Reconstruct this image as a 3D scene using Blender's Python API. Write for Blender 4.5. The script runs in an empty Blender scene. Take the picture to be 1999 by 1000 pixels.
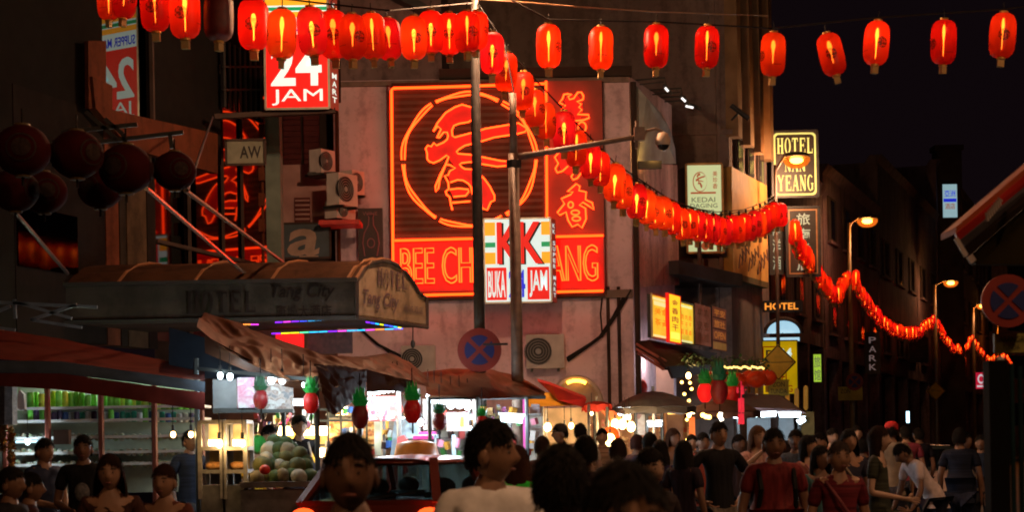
import bpy, bmesh, math, random
from math import sin, cos, pi, radians, sqrt
from mathutils import Vector, Matrix, noise
from mathutils.geometry import tessellate_polygon
random.seed(11)
S = bpy.context.scene
COL = S.collection
# ------------------------------------------------------------ camera, world, exposure
ROLL = radians(1.0); FPX = 3600.0; CX, CY = 1000.0, 865.0; EYE = 1.65
cam_d = bpy.data.cameras.new('camera'); cam = bpy.data.objects.new('camera', cam_d); COL.objects.link(cam)
cam_d.sensor_width = 36; cam_d.lens = 36*FPX/1999; cam_d.shift_y = (CY-500)/1999.0; cam_d.shift_x = -(CX-999.5)/1999.0
cam_d.clip_start = .1; cam_d.clip_end = 900
cam.matrix_world = Matrix.Translation((0, 0, EYE)) @ Matrix.Rotation(radians(90), 4, 'X') @ Matrix.Rotation(-ROLL, 4, 'Z')
cam_d.dof.use_dof = True; cam_d.dof.focus_distance = 36; cam_d.dof.aperture_fstop = 5.6
S.camera = cam
W = bpy.data.worlds.new('World'); S.world = W; W.use_nodes = True
nt = W.node_tree; nt.nodes.clear()
sky = nt.nodes.new('ShaderNodeTexSky'); sky.sky_type = 'NISHITA'; sky.sun_disc = False
sky.sun_elevation = radians(-4); sky.sun_rotation = radians(200)
mx = nt.nodes.new('ShaderNodeMix'); mx.data_type = 'RGBA'; mx.blend_type = 'ADD'; mx.inputs[0].default_value = 1
mx.inputs[7].default_value = (.046, .024, .034, 1)
bg = nt.nodes.new('ShaderNodeBackground'); bg.inputs[1].default_value = .085
ow = nt.nodes.new('ShaderNodeOutputWorld')
sc_ = nt.nodes.new('ShaderNodeVectorMath'); sc_.operation = 'SCALE'; sc_.inputs[3].default_value = .02
nt.links.new(sky.outputs[0], sc_.inputs[0]); nt.links.new(sc_.outputs[0], mx.inputs[6])
nt.links.new(mx.outputs[2], bg.inputs[0]); nt.links.new(bg.outputs[0], ow.inputs[0])
S.view_settings.view_transform = 'Standard'; S.view_settings.look = 'None'
S.view_settings.exposure = 0; S.view_settings.gamma = 1; S.view_settings.use_curve_mapping = False
cy = S.cycles; cy.use_denoising = True; cy.sample_clamp_indirect = 3; cy.sample_clamp_direct = 12
cy.max_bounces = 5; cy.diffuse_bounces = 2; cy.glossy_bounces = 3; cy.transmission_bounces = 3; cy.transparent_max_bounces = 24
cy.caustics_reflective = False; cy.caustics_refractive = False; cy.pixel_filter_type = 'BLACKMAN_HARRIS'; cy.filter_width = 1.9
# ------------------------------------------------------------ pixel -> world
def uv_(px, py):
    du, dv = px-CX, CY-py
    c, s = cos(ROLL), sin(ROLL)
    return (du*c+dv*s)/FPX, (-du*s+dv*c)/FPX
def P(px, py, Y):
    u, v = uv_(px, py); return Vector((u*Y, Y, EYE+v*Y))
def m(px, Y): return px*Y/FPX          # pixels -> metres at distance Y
TAN = .345; FX0, FY0 = 2.55, 38.2      # street line of facades
def FPp(px, py, off=0):                 # point on the facade line seen at (px,py)
    u, v = uv_(px, py)
    Y = (FX0+off-TAN*FY0)/(u-TAN); return Vector((u*Y, Y, EYE+v*Y))
SD = Vector((TAN, 1, 0)).normalized()   # along the street
SN = Vector((1, -TAN, 0)).normalized()  # out of the facades, to the street
ZU = Vector((0, 0, 1)); XR = Vector((1, 0, 0))
# ------------------------------------------------------------ materials
MATS = {}
def mat(name, col=(.5, .5, .5), rough=.7, metal=0, emit=None, es=0, var=.25, scale=5, bump=0, spec=.4, stretch=(1, 1, 1), dirt=None, streak=0):
    if name in MATS: return MATS[name]
    mt = bpy.data.materials.new(name); mt.use_nodes = True; n = mt.node_tree; b = n.nodes['Principled BSDF']
    b.inputs['Roughness'].default_value = rough; b.inputs['Metallic'].default_value = metal
    b.inputs['Specular IOR Level'].default_value = spec if rough < .65 else min(spec, .12)
    tc = n.nodes.new('ShaderNodeTexCoord'); mp = n.nodes.new('ShaderNodeMapping'); mp.inputs['Scale'].default_value = stretch
    n.links.new(tc.outputs['Object'], mp.inputs[0])
    nz = n.nodes.new('ShaderNodeTexNoise'); nz.inputs['Scale'].default_value = scale; nz.inputs['Detail'].default_value = 6
    n.links.new(mp.outputs[0], nz.inputs[0])
    cr = n.nodes.new('ShaderNodeValToRGB')
    cr.color_ramp.elements[0].position = .3; cr.color_ramp.elements[1].position = .7
    lo = dirt if dirt else tuple(c*(1-var) for c in col)
    cr.color_ramp.elements[0].color = (*lo, 1); cr.color_ramp.elements[1].color = (*[min(1, c*(1+var*.5)) for c in col], 1)
    n.links.new(nz.outputs[0], cr.inputs[0]); n.links.new(cr.outputs[0], b.inputs['Base Color'])
    if streak:
        m2_ = n.nodes.new('ShaderNodeMapping'); m2_.inputs['Scale'].default_value = (2.4, 2.4, .45); n.links.new(tc.outputs['Object'], m2_.inputs[0])
        n2_ = n.nodes.new('ShaderNodeTexNoise'); n2_.inputs['Scale'].default_value = 1.6; n2_.inputs['Detail'].default_value = 8; n.links.new(m2_.outputs[0], n2_.inputs[0])
        n3_ = n.nodes.new('ShaderNodeTexNoise'); n3_.inputs['Scale'].default_value = 7; n3_.inputs['Detail'].default_value = 8; n3_.inputs['Roughness'].default_value = .75; n.links.new(tc.outputs['Object'], n3_.inputs[0])
        ad_ = n.nodes.new('ShaderNodeMath'); ad_.operation = 'MULTIPLY'; n.links.new(n2_.outputs[0], ad_.inputs[0]); n.links.new(n3_.outputs[0], ad_.inputs[1])
        r2_ = n.nodes.new('ShaderNodeMapRange'); r2_.inputs[1].default_value = .15; r2_.inputs[2].default_value = .27; r2_.inputs[3].default_value = 1-streak; r2_.inputs[4].default_value = 1.08; n.links.new(ad_.outputs[0], r2_.inputs[0])
        mm_ = n.nodes.new('ShaderNodeVectorMath'); mm_.operation = 'SCALE'; n.links.new(cr.outputs[0], mm_.inputs[0]); n.links.new(r2_.outputs[0], mm_.inputs[3]); n.links.new(mm_.outputs[0], b.inputs['Base Color'])
    if bump:
        bp = n.nodes.new('ShaderNodeBump'); bp.inputs['Strength'].default_value = bump; bp.inputs['Distance'].default_value = .02
        n.links.new(nz.outputs[0], bp.inputs['Height']); n.links.new(bp.outputs[0], b.inputs['Normal'])
    if emit:
        if var > .3:
            mm = n.nodes.new('ShaderNodeMix'); mm.data_type = 'RGBA'; mm.blend_type = 'MULTIPLY'; mm.inputs[0].default_value = .7
            mm.inputs[6].default_value = (*emit, 1); n.links.new(nz.outputs[0], mm.inputs[7]); n.links.new(mm.outputs[2], b.inputs['Emission Color'])
        else: b.inputs['Emission Color'].default_value = (*emit, 1)
        b.inputs['Emission Strength'].default_value = es
    MATS[name] = mt; return mt
def glow(name, col, es, sample=True):
    if name in MATS: return MATS[name]
    mt = bpy.data.materials.new(name); mt.use_nodes = True; n = mt.node_tree; n.nodes.clear()
    e = n.nodes.new('ShaderNodeEmission'); e.inputs[0].default_value = (*col, 1); e.inputs[1].default_value = es
    o = n.nodes.new('ShaderNodeOutputMaterial'); n.links.new(e.outputs[0], o.inputs[0])
    if not sample: mt.cycles.emission_sampling = 'NONE'
    MATS[name] = mt; return mt
# ------------------------------------------------------------ mesh builder
TXT = {}
SPLIT = {k: '' for k in ('ledge', 'cable_bundle', 'drain_pipe', 'window', 'pane', 'post', 'bracket', 'medallion', 'mullion', 'joint_band', 'arcade_post', 'facade_pier', 'batten', 'small_poster', 'cord', 'magenta_tray', 'goods', 'hanging_cloth', 'collar', 'side_character_backing', 'panel_seam', 'medallion', 'small_bulb', 'lamp', 'rib', 'apron_strap', 'strap', 'frame_bar', 'light_tube')}
SPLIT.update({'lettering': 'letter', 'end_lettering': 'end_letter', 'bracket_arm': 'arm', 'truss_bar': 'truss_bar', 'fairy_light': 'fairy_light', 'bead_string': 'bead', 'blue_field': 'blue_field', 'clamp': 'clamp'})
def text_geo(s, outline=False, weight=0.0, shear=0.0):
    k = (s, outline, weight, shear)
    if k in TXT: return TXT[k]
    c = bpy.data.curves.new('t', 'FONT'); c.body = s; c.offset = min(weight, .022); c.resolution_u = 3; c.shear = shear
    c.fill_mode = 'NONE' if outline else 'FRONT'
    if outline: c.dimensions = '3D'
    o = bpy.data.objects.new('t', c); COL.objects.link(o)
    dg = bpy.context.evaluated_depsgraph_get(); me = bpy.data.meshes.new_from_object(o.evaluated_get(dg))
    vs = [v.co.copy() for v in me.vertices]; fs = [tuple(p.vertices) for p in me.polygons]; es = [tuple(e.vertices) for e in me.edges]
    bpy.data.objects.remove(o); bpy.data.curves.remove(c); bpy.data.meshes.remove(me)
    if not vs: vs = [Vector((0, 0, 0)), Vector((1, 1, 0))]
    x0 = min(v.x for v in vs); x1 = max(v.x for v in vs); y0 = min(v.y for v in vs); y1 = max(v.y for v in vs)
    vs = [((v.x-x0)/(x1-x0+1e-9), (v.y-y0)/(y1-y0+1e-9)) for v in vs]
    if outline:
        adj = {}
        for a, b in es: adj.setdefault(a, []).append(b); adj.setdefault(b, []).append(a)
        seen = set(); loops = []
        for st in adj:
            if st in seen: continue
            lp = [st]; seen.add(st); cur = st
            while True:
                nx = [q for q in adj[cur] if q not in seen]
                if not nx: break
                cur = nx[0]; seen.add(cur); lp.append(cur)
            loops.append([vs[i] for i in lp])
        TXT[k] = loops
    else: TXT[k] = (vs, fs)
    return TXT[k]
class MB:
    def __init__(s): s.v = []; s.f = []; s.mi = []; s.M = None
    def add(s, vs, fs, mi=0):
        b = len(s.v)
        s.v += [s.M @ Vector(v) if s.M else Vector(v) for v in vs]
        s.f += [tuple(b+i for i in f) for f in fs]; s.mi += [mi]*len(fs); return s
    def box(s, c, d, R=None, mi=0, bev=0):
        x, y, z = d[0]/2, d[1]/2, d[2]/2
        vs = [Vector((i*x, j*y, k*z)) for k in (-1, 1) for j in (-1, 1) for i in (-1, 1)]
        if R: vs = [R @ v for v in vs]
        c = Vector(c)
        return s.add([c+v for v in vs], [(0, 2, 3, 1), (4, 5, 7, 6), (0, 1, 5, 4), (2, 6, 7, 3), (0, 4, 6, 2), (1, 3, 7, 5)], mi)
    def bar(s, a, b, w, h=None, mi=0):      # square bar from a to b
        a = Vector(a); b = Vector(b); d = b-a; L = d.length
        if L < 1e-6: return s
        q = d.to_track_quat('X', 'Z').to_matrix(); return s.box((a+b)/2, (L, w, h or w), q, mi)
    def prism(s, pts, depth, mi=0):         # pts: 3d loop (front face), depth: Vector to the back
        n = len(pts); pts = [Vector(p) for p in pts]; tri = tessellate_polygon([pts])
        fs = []
        for t in tri: fs.append(tuple(t)); fs.append(tuple(n+i for i in reversed(t)))
        fs += [(i, n+i, n+(i+1) % n, (i+1) % n) for i in range(n)]
        return s.add(pts+[p+depth for p in pts], fs, mi)
    def tube(s, pts, r, n=6, closed=False, mi=0, r2=None):
        pts = [Vector(p) for p in pts]; N = len(pts); vs = []
        for i, p in enumerate(pts):
            if closed: t = pts[(i+1) % N]-pts[i-1]
            else: t = pts[min(i+1, N-1)]-pts[max(i-1, 0)]
            if t.length < 1e-9: t = Vector((0, 0, 1))
            t.normalize(); a = Vector((0, 1, 0)) if abs(t.y) < .9 else Vector((1, 0, 0))
            u = t.cross(a).normalized(); w = t.cross(u)
            rr = r if r2 is None else r+(r2-r)*i/max(1, N-1)
            vs += [p+rr*(cos(2*pi*k/n)*u+sin(2*pi*k/n)*w) for k in range(n)]
        fs = []
        for i in range(N if closed else N-1):
            j = (i+1) % N
            fs += [(i*n+k, i*n+(k+1) % n, j*n+(k+1) % n, j*n+k) for k in range(n)]
        if not closed: fs += [tuple(range(n-1, -1, -1)), tuple((N-1)*n+k for k in range(n))]
        return s.add(vs, fs, mi)
    def lathe(s, prof, n=16, c=(0, 0, 0), R=None, mi=0, rib=0, ribn=0):
        vs = []; c = Vector(c)
        for r, z in prof:
            for k in range(n):
                a = 2*pi*k/n; rr = r*(1+rib*(1 if k % 2 else -1)) if rib else r
                v = Vector((rr*cos(a), rr*sin(a), z)); vs.append(c+(R @ v if R else v))
        fs = [(i*n+k, i*n+(k+1) % n, (i+1)*n+(k+1) % n, (i+1)*n+k) for i in range(len(prof)-1) for k in range(n)]
        return s.add(vs, fs, mi)
    def sph(s, c, r, n=12, R=None, mi=0):
        r = r if hasattr(r, '__len__') else (r, r, r)
        pr = [(max(1e-4, sin(pi*i/(n//2+2))), -cos(pi*i/(n//2+2))) for i in range(n//2+3)]; c = Vector(c)
        b = MB(); b.lathe(pr, n)
        vs = [Vector((v.x*r[0], v.y*r[1], v.z*r[2])) for v in b.v]
        return s.add([c+(R @ v if R else v) for v in vs], b.f, mi)
    def text(s, t, o, r, u, w, h, mi=0, weight=0, shear=0, depth=.004):   # flat lettering: lower left o, directions r,u
        vs, fs = text_geo(t, False, weight, shear); o = Vector(o); nrm = Vector(r).cross(Vector(u)).normalized()
        return s.add([o+Vector(r)*(w*x)+Vector(u)*(h*y)+nrm*depth for x, y in vs], fs, mi)
    def outl(s, t, o, r, u, w, h, rad, mi=0):
        o = Vector(o)
        for lp in text_geo(t, True): 
            if len(lp) > 2: s.tube([o+Vector(r)*(w*x)+Vector(u)*(h*y) for x, y in lp], rad, 5, True, mi)
        return s
    def islands(s):
        par = list(range(len(s.v)))
        def fd(x):
            while par[x] != x: par[x] = par[par[x]]; x = par[x]
            return x
        for f in s.f:
            a = fd(f[0])
            for q in f[1:]: par[fd(q)] = a
        g = {}
        for i, f in enumerate(s.f): g.setdefault(fd(f[0]), []).append(i)
        return list(g.values())
    def build(s, name, mats, parent=None, smooth=False, loc=None):
        if parent and name in SPLIT and not s.M:
            isl = s.islands()
            if 1 < len(isl) <= 300:
                last = None
                for fi in isl:
                    used = sorted({v for i in fi for v in s.f[i]}); mp_ = {v: k for k, v in enumerate(used)}
                    q = MB(); q.v = [s.v[v] for v in used]; q.f = [tuple(mp_[v] for v in s.f[i]) for i in fi]; q.mi = [s.mi[i] for i in fi]
                    last = q._build(SPLIT[name] or name, mats, parent, smooth, loc)
                return last
        return s._build(name, mats, parent, smooth, loc)
    def _build(s, name, mats, parent=None, smooth=False, loc=None):
        me = bpy.data.meshes.new(name); me.from_pydata(s.v, [], s.f)
        for q in (mats if isinstance(mats, (list, tuple)) else [mats]): me.materials.append(q)
        me.polygons.foreach_set('material_index', s.mi)
        if smooth: me.polygons.foreach_set('use_smooth', [True]*len(s.f))
        me.update(); o = bpy.data.objects.new(name, me); COL.objects.link(o)
        if parent:
            o.parent = parent
            if not s.M: o.matrix_parent_inverse = pinv(parent)
        if loc: o.location = loc
        return o
def wmat(o):
    return (wmat(o.parent) @ o.matrix_parent_inverse if o.parent else Matrix.Identity(4)) @ o.matrix_basis
def pinv(p): return wmat(p).inverted()
def tag(o, label=None, cat=None, group=None, kind=None):
    if label: o['label'] = label
    if cat: o['category'] = cat
    if group: o['group'] = group
    if kind: o['kind'] = kind
    return o
def thing(name, loc, label, cat, group=None, rz=0):
    o = bpy.data.objects.new(name, None); COL.objects.link(o); o.location = loc; o.rotation_euler = (0, 0, rz); o.empty_display_size = .2
    return tag(o, label, cat, group)
def quick(name, label, cat, mb, mats, group=None, smooth=False):
    if name in QSPLIT:
        c = sum(mb.v, Vector())/len(mb.v); t = thing(name, c, label, cat, group); mb.build(QSPLIT[name], mats, t, smooth); return t
    return tag(mb.build(name, mats, None, smooth), label, cat, group)
QSPLIT = {'bracket_arm': 'bracket_arm', 'steel_truss': 'truss_bar', 'fairy_lights': 'fairy_light', 'beaded_strings': 'bead_string', 'floodlight': 'arm'}
def dup(root, M=None, loc=None, rot=None, scl=None):
    c = root.copy(); COL.objects.link(c)
    if loc is not None: c.location = loc
    if rot is not None: c.rotation_euler = rot
    if scl is not None: c.scale = (scl,)*3 if not hasattr(scl, '__len__') else scl
    for ch in list(root.children):
        d = ch.copy(); COL.objects.link(d); d.parent = c
        for g in list(ch.children):
            e = g.copy(); COL.objects.link(e); e.parent = d
    return c
def child(name, mb, mats, parent, smooth=False):    # mesh already in the parent's own space
    if name in SPLIT:
        isl = mb.islands()
        if len(isl) > 1:
            for fi in isl:
                used = sorted({v for i in fi for v in mb.f[i]}); mp_ = {v: k for k, v in enumerate(used)}
                q = MB(); q.v = [mb.v[v] for v in used]; q.f = [tuple(mp_[v] for v in mb.f[i]) for i in fi]; q.mi = [mb.mi[i] for i in fi]
                o = q._build(SPLIT[name] or name, mats, None, smooth); o.parent = parent
            return o
    o = mb._build(name, mats, None, smooth); o.parent = parent; return o
# serif capitals, unit box
def _st(a, b, w):
    a = Vector(a); b = Vector(b); d = (b-a).normalized(); n = Vector((-d.y, d.x))*w/2
    return [a-n, b-n, b+n, a+n]
def _arc(cx, cy, rx, ry, a0, a1, thick, thin, n=14):
    q = []
    for i in range(n):
        A = radians(a0+(a1-a0)*i/n); B = radians(a0+(a1-a0)*(i+1)/n)
        def o(t): return Vector((cx+rx*cos(t), cy+ry*sin(t)))
        def inn(t):
            return Vector((cx+(rx-thick)*cos(t), cy+(ry-thin)*sin(t)))
        q.append([o(A), o(B), inn(B), inn(A)])
    return q
def serif_letter(c):
    T = .26; t = .09; sf = lambda x, y, w=.42: [Vector((x-w/2, y)), Vector((x+w/2, y)), Vector((x+w/2, y+.06)), Vector((x-w/2, y+.06))]
    L = []
    if c == 'H': L = [_st((.2, 0), (.2, 1), T), _st((.8, 0), (.8, 1), T), _st((.2, .5), (.8, .5), t)]+[sf(x, y) for x in (.2, .8) for y in (0, .94)]
    if c == 'O': L = _arc(.5, .5, .48, .52, 0, 360, .22, .07, 24)
    if c == 'T': L = [_st((.5, 0), (.5, 1), T), _st((.04, .95), (.96, .95), .1), _st((.07, .75), (.07, 1), .08), _st((.93, .75), (.93, 1), .08), sf(.5, 0)]
    if c == 'E': L = [_st((.25, 0), (.25, 1), T), _st((.1, .95), (.92, .95), .09), _st((.1, .05), (.95, .05), .09), _st((.3, .52), (.7, .52), t), _st((.9, .74), (.9, 1), .08), _st((.92, 0), (.92, .28), .08), _st((.7, .4), (.7, .64), .07)]
    if c == 'L': L = [_st((.28, 0), (.28, 1), T), _st((.1, .05), (.95, .05), .09), _st((.92, 0), (.92, .3), .08), sf(.28, .94)]
    if c == 'N': L = [_st((.15, 0), (.15, 1), .1), _st((.85, 0), (.85, 1), .1), _st((.15, .95), (.83, .05), .26), sf(.15, 0, .3), sf(.85, .94, .3), sf(.12, .94, .25)]
    if c == 'A': L = [_st((.1, 0), (.5, 1), .1), _st((.5, 1), (.85, 0), T), _st((.25, .33), (.75, .33), t), sf(.1, 0, .3), sf(.85, 0, .38)]
    if c == 'Y': L = [_st((.5, 0), (.5, .5), T), _st((.5, .5), (.12, 1), T), _st((.5, .5), (.9, 1), .1), sf(.5, 0), sf(.14, .94, .36), sf(.88, .94, .28)]
    if c == 'G': L = _arc(.5, .5, .48, .52, 45, 320, .22, .07, 20)+[_st((.82, 0.05), (.82, .45), .2), sf(.8, .42, .38)]
    return L
def serif_text(mb, s, o, r, u, w, h, mi=0, gap=.18, depth=.006):
    o = Vector(o); n = len(s); lw = w/(n+gap*(n-1)); nrm = Vector(r).cross(Vector(u)).normalized()
    for i, c in enumerate(s):
        for j, q in enumerate(serif_letter(c)):
            mb.add([o+Vector(r)*(lw*(1+gap)*i+lw*p.x)+Vector(u)*(h*p.y)+nrm*(depth+.0006*j) for p in q], [(0, 1, 2, 3)], mi)
# ------------------------------------------------------------ shared materials
m_steel = mat('galvanised_steel', (.32, .31, .3), .45, .6, var=.3, scale=14)
m_dark = mat('black_painted_steel', (.02, .02, .02), .5, var=.3)
m_pole = mat('weathered_pole_paint', (.19, .13, .10), .55, .2, var=.35, scale=9, bump=.2)
m_poledark = mat('dark_pole_paint', (.05, .045, .04), .6, .1, var=.4, scale=12, bump=.3)
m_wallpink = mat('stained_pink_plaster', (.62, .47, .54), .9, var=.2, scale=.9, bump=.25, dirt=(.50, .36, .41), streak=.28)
m_wallbrown = mat('brown_plaster', (.20, .15, .13), .9, var=.2, scale=.8, bump=.25, streak=.3)
m_walldark = mat('dark_plaster', (.05, .035, .03), .9, var=.4, scale=1.5, bump=.2)
m_red = mat('red_paint', (.55, .03, .02), .5)
m_black = mat('black_plastic', (.012, .012, .013), .6)
m_white = mat('white_paint', (.75, .75, .73), .5, var=.1)
m_grey = mat('grey_paint', (.3, .3, .3), .6)
m_tube = glow('fluorescent_tube', (.72, .88, 1), 45)
m_warmtube = glow('warm_tube', (1, .66, .28), 30)
m_bulb = glow('white_bulb', (.75, .93, 1), 170)
m_warmbulb = glow('warm_bulb', (1, .58, .2), 110)
m_wire = mat('black_cable', (.015, .013, .012), .7)
m_gold = mat('gold_trim', (.5, .32, .06), .4, .3)
# ============================================================ ground
mr = mat('wet_asphalt', (.045, .043, .042), .45, var=.35, scale=3, bump=.3)
g = MB(); g.add([(-300, -60, 0), (400, -60, 0), (400, 700, 0), (-300, 700, 0)], [(0, 1, 2, 3)]); tag(g.build('road', mr), kind='structure')
def sidept(Y, off): return Vector((FX0+TAN*(Y-FY0)+off, Y, 0))
k = MB(); mp_ = mat('pavement_concrete', (.2, .18, .165), .8, var=.3, scale=4, bump=.2)
a, b = sidept(37.5, .1), sidept(240, .1); a2, b2 = sidept(37.5, 2.6), sidept(240, 2.6)
k.prism([a+ZU*.13, a2+ZU*.13, b2+ZU*.13, b+ZU*.13], Vector((0, 0, -.12))); tag(k.build('pavement', mp_), kind='structure')
k = MB(); k.prism([a2+ZU*.13, a2+SN*.15+ZU*.13, b2+SN*.15+ZU*.13, b2+ZU*.13], Vector((0, 0, -.125))); tag(k.build('kerb', m_grey), kind='structure')
k = MB(); k.prism([(-14, 22.5, .12), (.2, 22.5, .12), (2.6, 38, .12), (-14, 38, .12)], Vector((0, 0, -.115))); tag(k.build('paved_forecourt', mp_), kind='structure')
def vbox(mb, pts, z0, z1, mi=0):       # vertical prism over a footprint
    return mb.prism([Vector((x, y, z0)) for x, y in pts], Vector((0, 0, z1-z0)), mi)
def fr_rect(mb, x0, y0, x1, y1, Y, d=.05, mi=0):   # upright rectangle facing the camera between two photo corners
    a = P(x0, y0, Y); b = P(x1, y1, Y); z0, z1 = min(a.z, b.z), max(a.z, b.z); xa, xb = min(a.x, b.x), max(a.x, b.x)
    return mb.box(((xa+xb)/2, Y+d/2, (z0+z1)/2), (xb-xa, d, z1-z0), None, mi)
def zat(py, px, Y): return P(px, py, Y).z
# ============================================================ corner shophouse with the neon sign
CY_ = 38.2
bld = thing('corner_shophouse', (-2, CY_+2, 0), 'corner shophouse with stained pink plaster wall behind the big red neon sign', 'building')
w = MB()
xl = P(655, 500, CY_).x; xr = FX0
z1 = zat(152, 1000, CY_)
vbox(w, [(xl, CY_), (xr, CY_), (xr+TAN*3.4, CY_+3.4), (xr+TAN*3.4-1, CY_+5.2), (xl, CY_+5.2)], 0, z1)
w.build('wall', m_wallpink, bld)
w = MB(); xa = P(862, 100, CY_).x
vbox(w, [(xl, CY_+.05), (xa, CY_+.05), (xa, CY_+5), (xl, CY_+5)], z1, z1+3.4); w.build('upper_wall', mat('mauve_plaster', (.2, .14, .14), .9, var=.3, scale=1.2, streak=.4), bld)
w = MB(); w.box(((xa+xr)/2, CY_-.02, z1+.08), (xr-xa+.1, .3, .2)); w.build('parapet_cap', m_walldark, bld)
w = MB(); w.prism([Vector((xa-2.8, CY_-.5, z1+2.6)), Vector((xa+.4, CY_-.5, z1+.9)), Vector((xa+.4, CY_-.5, z1+1.05)), Vector((xa-2.8, CY_-.5, z1+2.9))], Vector((0, 1.6, 0))); w.build('eave', m_dark, bld)
w = MB(); w.box(((xl+xr)/2, CY_-.06, zat(578, 1000, CY_)), (xr-xl, .14, .16)); w.box(((xl+xr)/2, CY_-.06, zat(160, 1000, CY_)), (xr-xl, .1, .1)); w.build('ledge', m_wallbrown, bld)
w = MB()
for x in (1186, 1207): w.tube([P(x, 560, CY_-.06), Vector((P(x, 560, CY_).x, CY_-.06, .1))], .035, 6)
w.tube([P(1236, 160, CY_-.1), Vector((P(1236, 160, CY_).x, CY_-.1, .1))], .06, 8); w.build('drain_pipe', m_walldark, bld)
w = MB(); w.tube([P(1232, 566, CY_-.1), P(1205, 612, CY_-.12), P(1176, 655, CY_-.12), P(1140, 682, CY_-.1), P(1108, 705, CY_-.1)], .035, 6)
w.tube([P(1225, 566, CY_-.1), P(1196, 620, CY_-.12), P(1168, 662, CY_-.12), P(1106, 700, CY_-.1)], .025, 6)
w.tube([P(1176, 575, CY_-.05), P(1172, 612, CY_-.08), P(1176, 660, CY_-.05)], .018, 5)
w.tube([P(700, 640, CY_-.05), P(735, 672, CY_-.08), P(790, 700, CY_-.05), P(830, 706, CY_-.05)], .03, 5)
w.tube([P(690, 632, CY_-.05), P(760, 690, CY_-.08), P(800, 712, CY_-.05)], .02, 5); w.build('cable_bundle', m_wire, bld)
# arched doorway head at street level
w = MB(); pts = []
ac = P(1125, 788, CY_); ra = m(47, CY_)
for i in range(17): A = pi*i/16; pts.append(Vector((ac.x+ra*cos(A), CY_-.012, ac.z+ra*1.05*sin(A))))
w.prism(pts, Vector((0, .02, 0))); w.build('arched_opening', mat('warm_lit_plaster', (.32, .24, .22), .8, var=.2), bld)
w = MB(); w.tube([p+Vector((0, -.05, 0)) for p in pts], .06, 6); w.build('arch_moulding', mat('cream_plaster', (.5, .42, .36), .8), bld)
w = MB(); w.tube([Vector((ac.x+ra*.86*cos(A), CY_-.14, ac.z+ra*.93*sin(A))) for A in [radians(q) for q in range(62, 122, 6)]], .035, 6); w.build('arch_lamp', glow('amber_tube', (1, .42, .04), 9), bld)
# side facade: peeling paint band and pilaster
w = MB()
def fquad(mb, xa_, ya, xb_, yb, ya2, yb2, off=.03, th=.05, mi=0):   # four photo corners on a plane parallel to the street
    p = [FPp(xa_, ya, off), FPp(xb_, yb, off), FPp(xb_, yb2, off), FPp(xa_, ya2, off)]
    x_, X_ = p[0], p[1]; x2, X2 = p[3], p[2]; x2.x, x2.y = x_.x, x_.y; X2.x, X2.y = X_.x, X_.y
    return mb.prism(p, -SN*th, mi)
m_peel = mat('peeling_cream_paint', (.75, .52, .52), .9, var=.3, scale=1.6, bump=.3, stretch=(1, 1, .18), dirt=(.36, .2, .21), streak=.4)
fquad(w, 1246, 322, 1322, 322, 560, 555, .06, .06); w.build('peeling_facade_panel', m_peel, bld)
w = MB()
p = [FPp(1244, 168, .08), FPp(1300, 232, .08), FPp(1318, 320, .08), FPp(1246, 320, .08)]
pts = [FPp(1240, 165, .05), FPp(1262, 190, .3), FPp(1290, 220, .3), FPp(1308, 252, .3), FPp(1318, 290, .2), FPp(1320, 320, .08), FPp(1244, 320, .08)]
w.prism(pts, -SN*.05); w.build('painted_gable', mat('pale_blue_paint', (.3, .36, .38), .8, var=.35, scale=1.4, dirt=(.16, .14, .13)), bld)
w = MB(); lp = FPp(1268, 326, .35); w.box(lp, (.5, .12, .08)); w.build('wash_light_box', m_dark, bld)
w = MB(); w.box(lp+Vector((.0, .03, .055)), (.42, .05, .03)); w.build('wash_light', glow('wash_light', (1, .5, .08), 12), bld)
w = MB(); w.box(lp+Vector((.0, -.05, .07)), (.5, .02, .1)); w.build('wash_light_lip', m_dark, bld)
al = bpy.data.lights.new('wash_lamp', 'POINT'); al.energy = 9; al.color = (1, .48, .1); al.shadow_soft_size = .05; ao = bpy.data.objects.new('wash_lamp', al); COL.objects.link(ao); ao.location = lp+Vector((.08, -.12, .2))
# ============================================================ tall block behind the corner
tb = thing('tall_apartment_block', (3, 47, 0), 'tall plain brown block rising out of frame behind the neon corner', 'building')
CYY = 44.2; tx = P(1425, 400, CYY).x
w = MB(); e = FPp(1503, 300, 0); rx = tx+TAN*4.4
vbox(w, [(-8, CYY), (tx, CYY), (tx, CYY+.01), (rx, CYY+4.4), (rx-2, CYY+9), (-8, CYY+9)], 0, 19); w.build('wall', m_wallbrown, tb)
w = MB()
for i, t in enumerate((.15, 1.5, 2.7, 3.9)):
    c = Vector((tx+TAN*t+.02, CYY+t, 0)); w.M = None
    w.box((c.x+.08, c.y, 13.7), (.3, .45, 9.6), Matrix.Rotation(-radians(19), 3, 'Z'))
w.build('facade_pier', mat('ochre_pier', (.27, .17, .09), .85, var=.3, scale=2), tb)
for zz in (8.3, 11.3, 14.3):
    for t in (.85, 2.1, 3.3):
        c = Vector((tx+TAN*t+.05, CYY+t, zz)); w = MB(); w.box(c, (.06, .7, 1.5), Matrix.Rotation(-radians(19), 3, 'Z')); f = w.build('window', m_walldark, tb)
        w = MB(); w.box(c+SN*.03, (.05, .56, 1.3), Matrix.Rotation(-radians(19), 3, 'Z')); w.build('pane', mat('dark_glass', (.01, .01, .012), .08, spec=.6), f)
w = MB()
for py in (262, 500): w.box((0+P(900, py, CYY).x+2, CYY-.03, zat(py, 1200, CYY)), (9, .08, .12))
w.box((P(1405, 400, CYY).x, CYY-.04, 8), (.1, .1, 16)); w.build('joint_band', m_wallbrown, tb)
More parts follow.
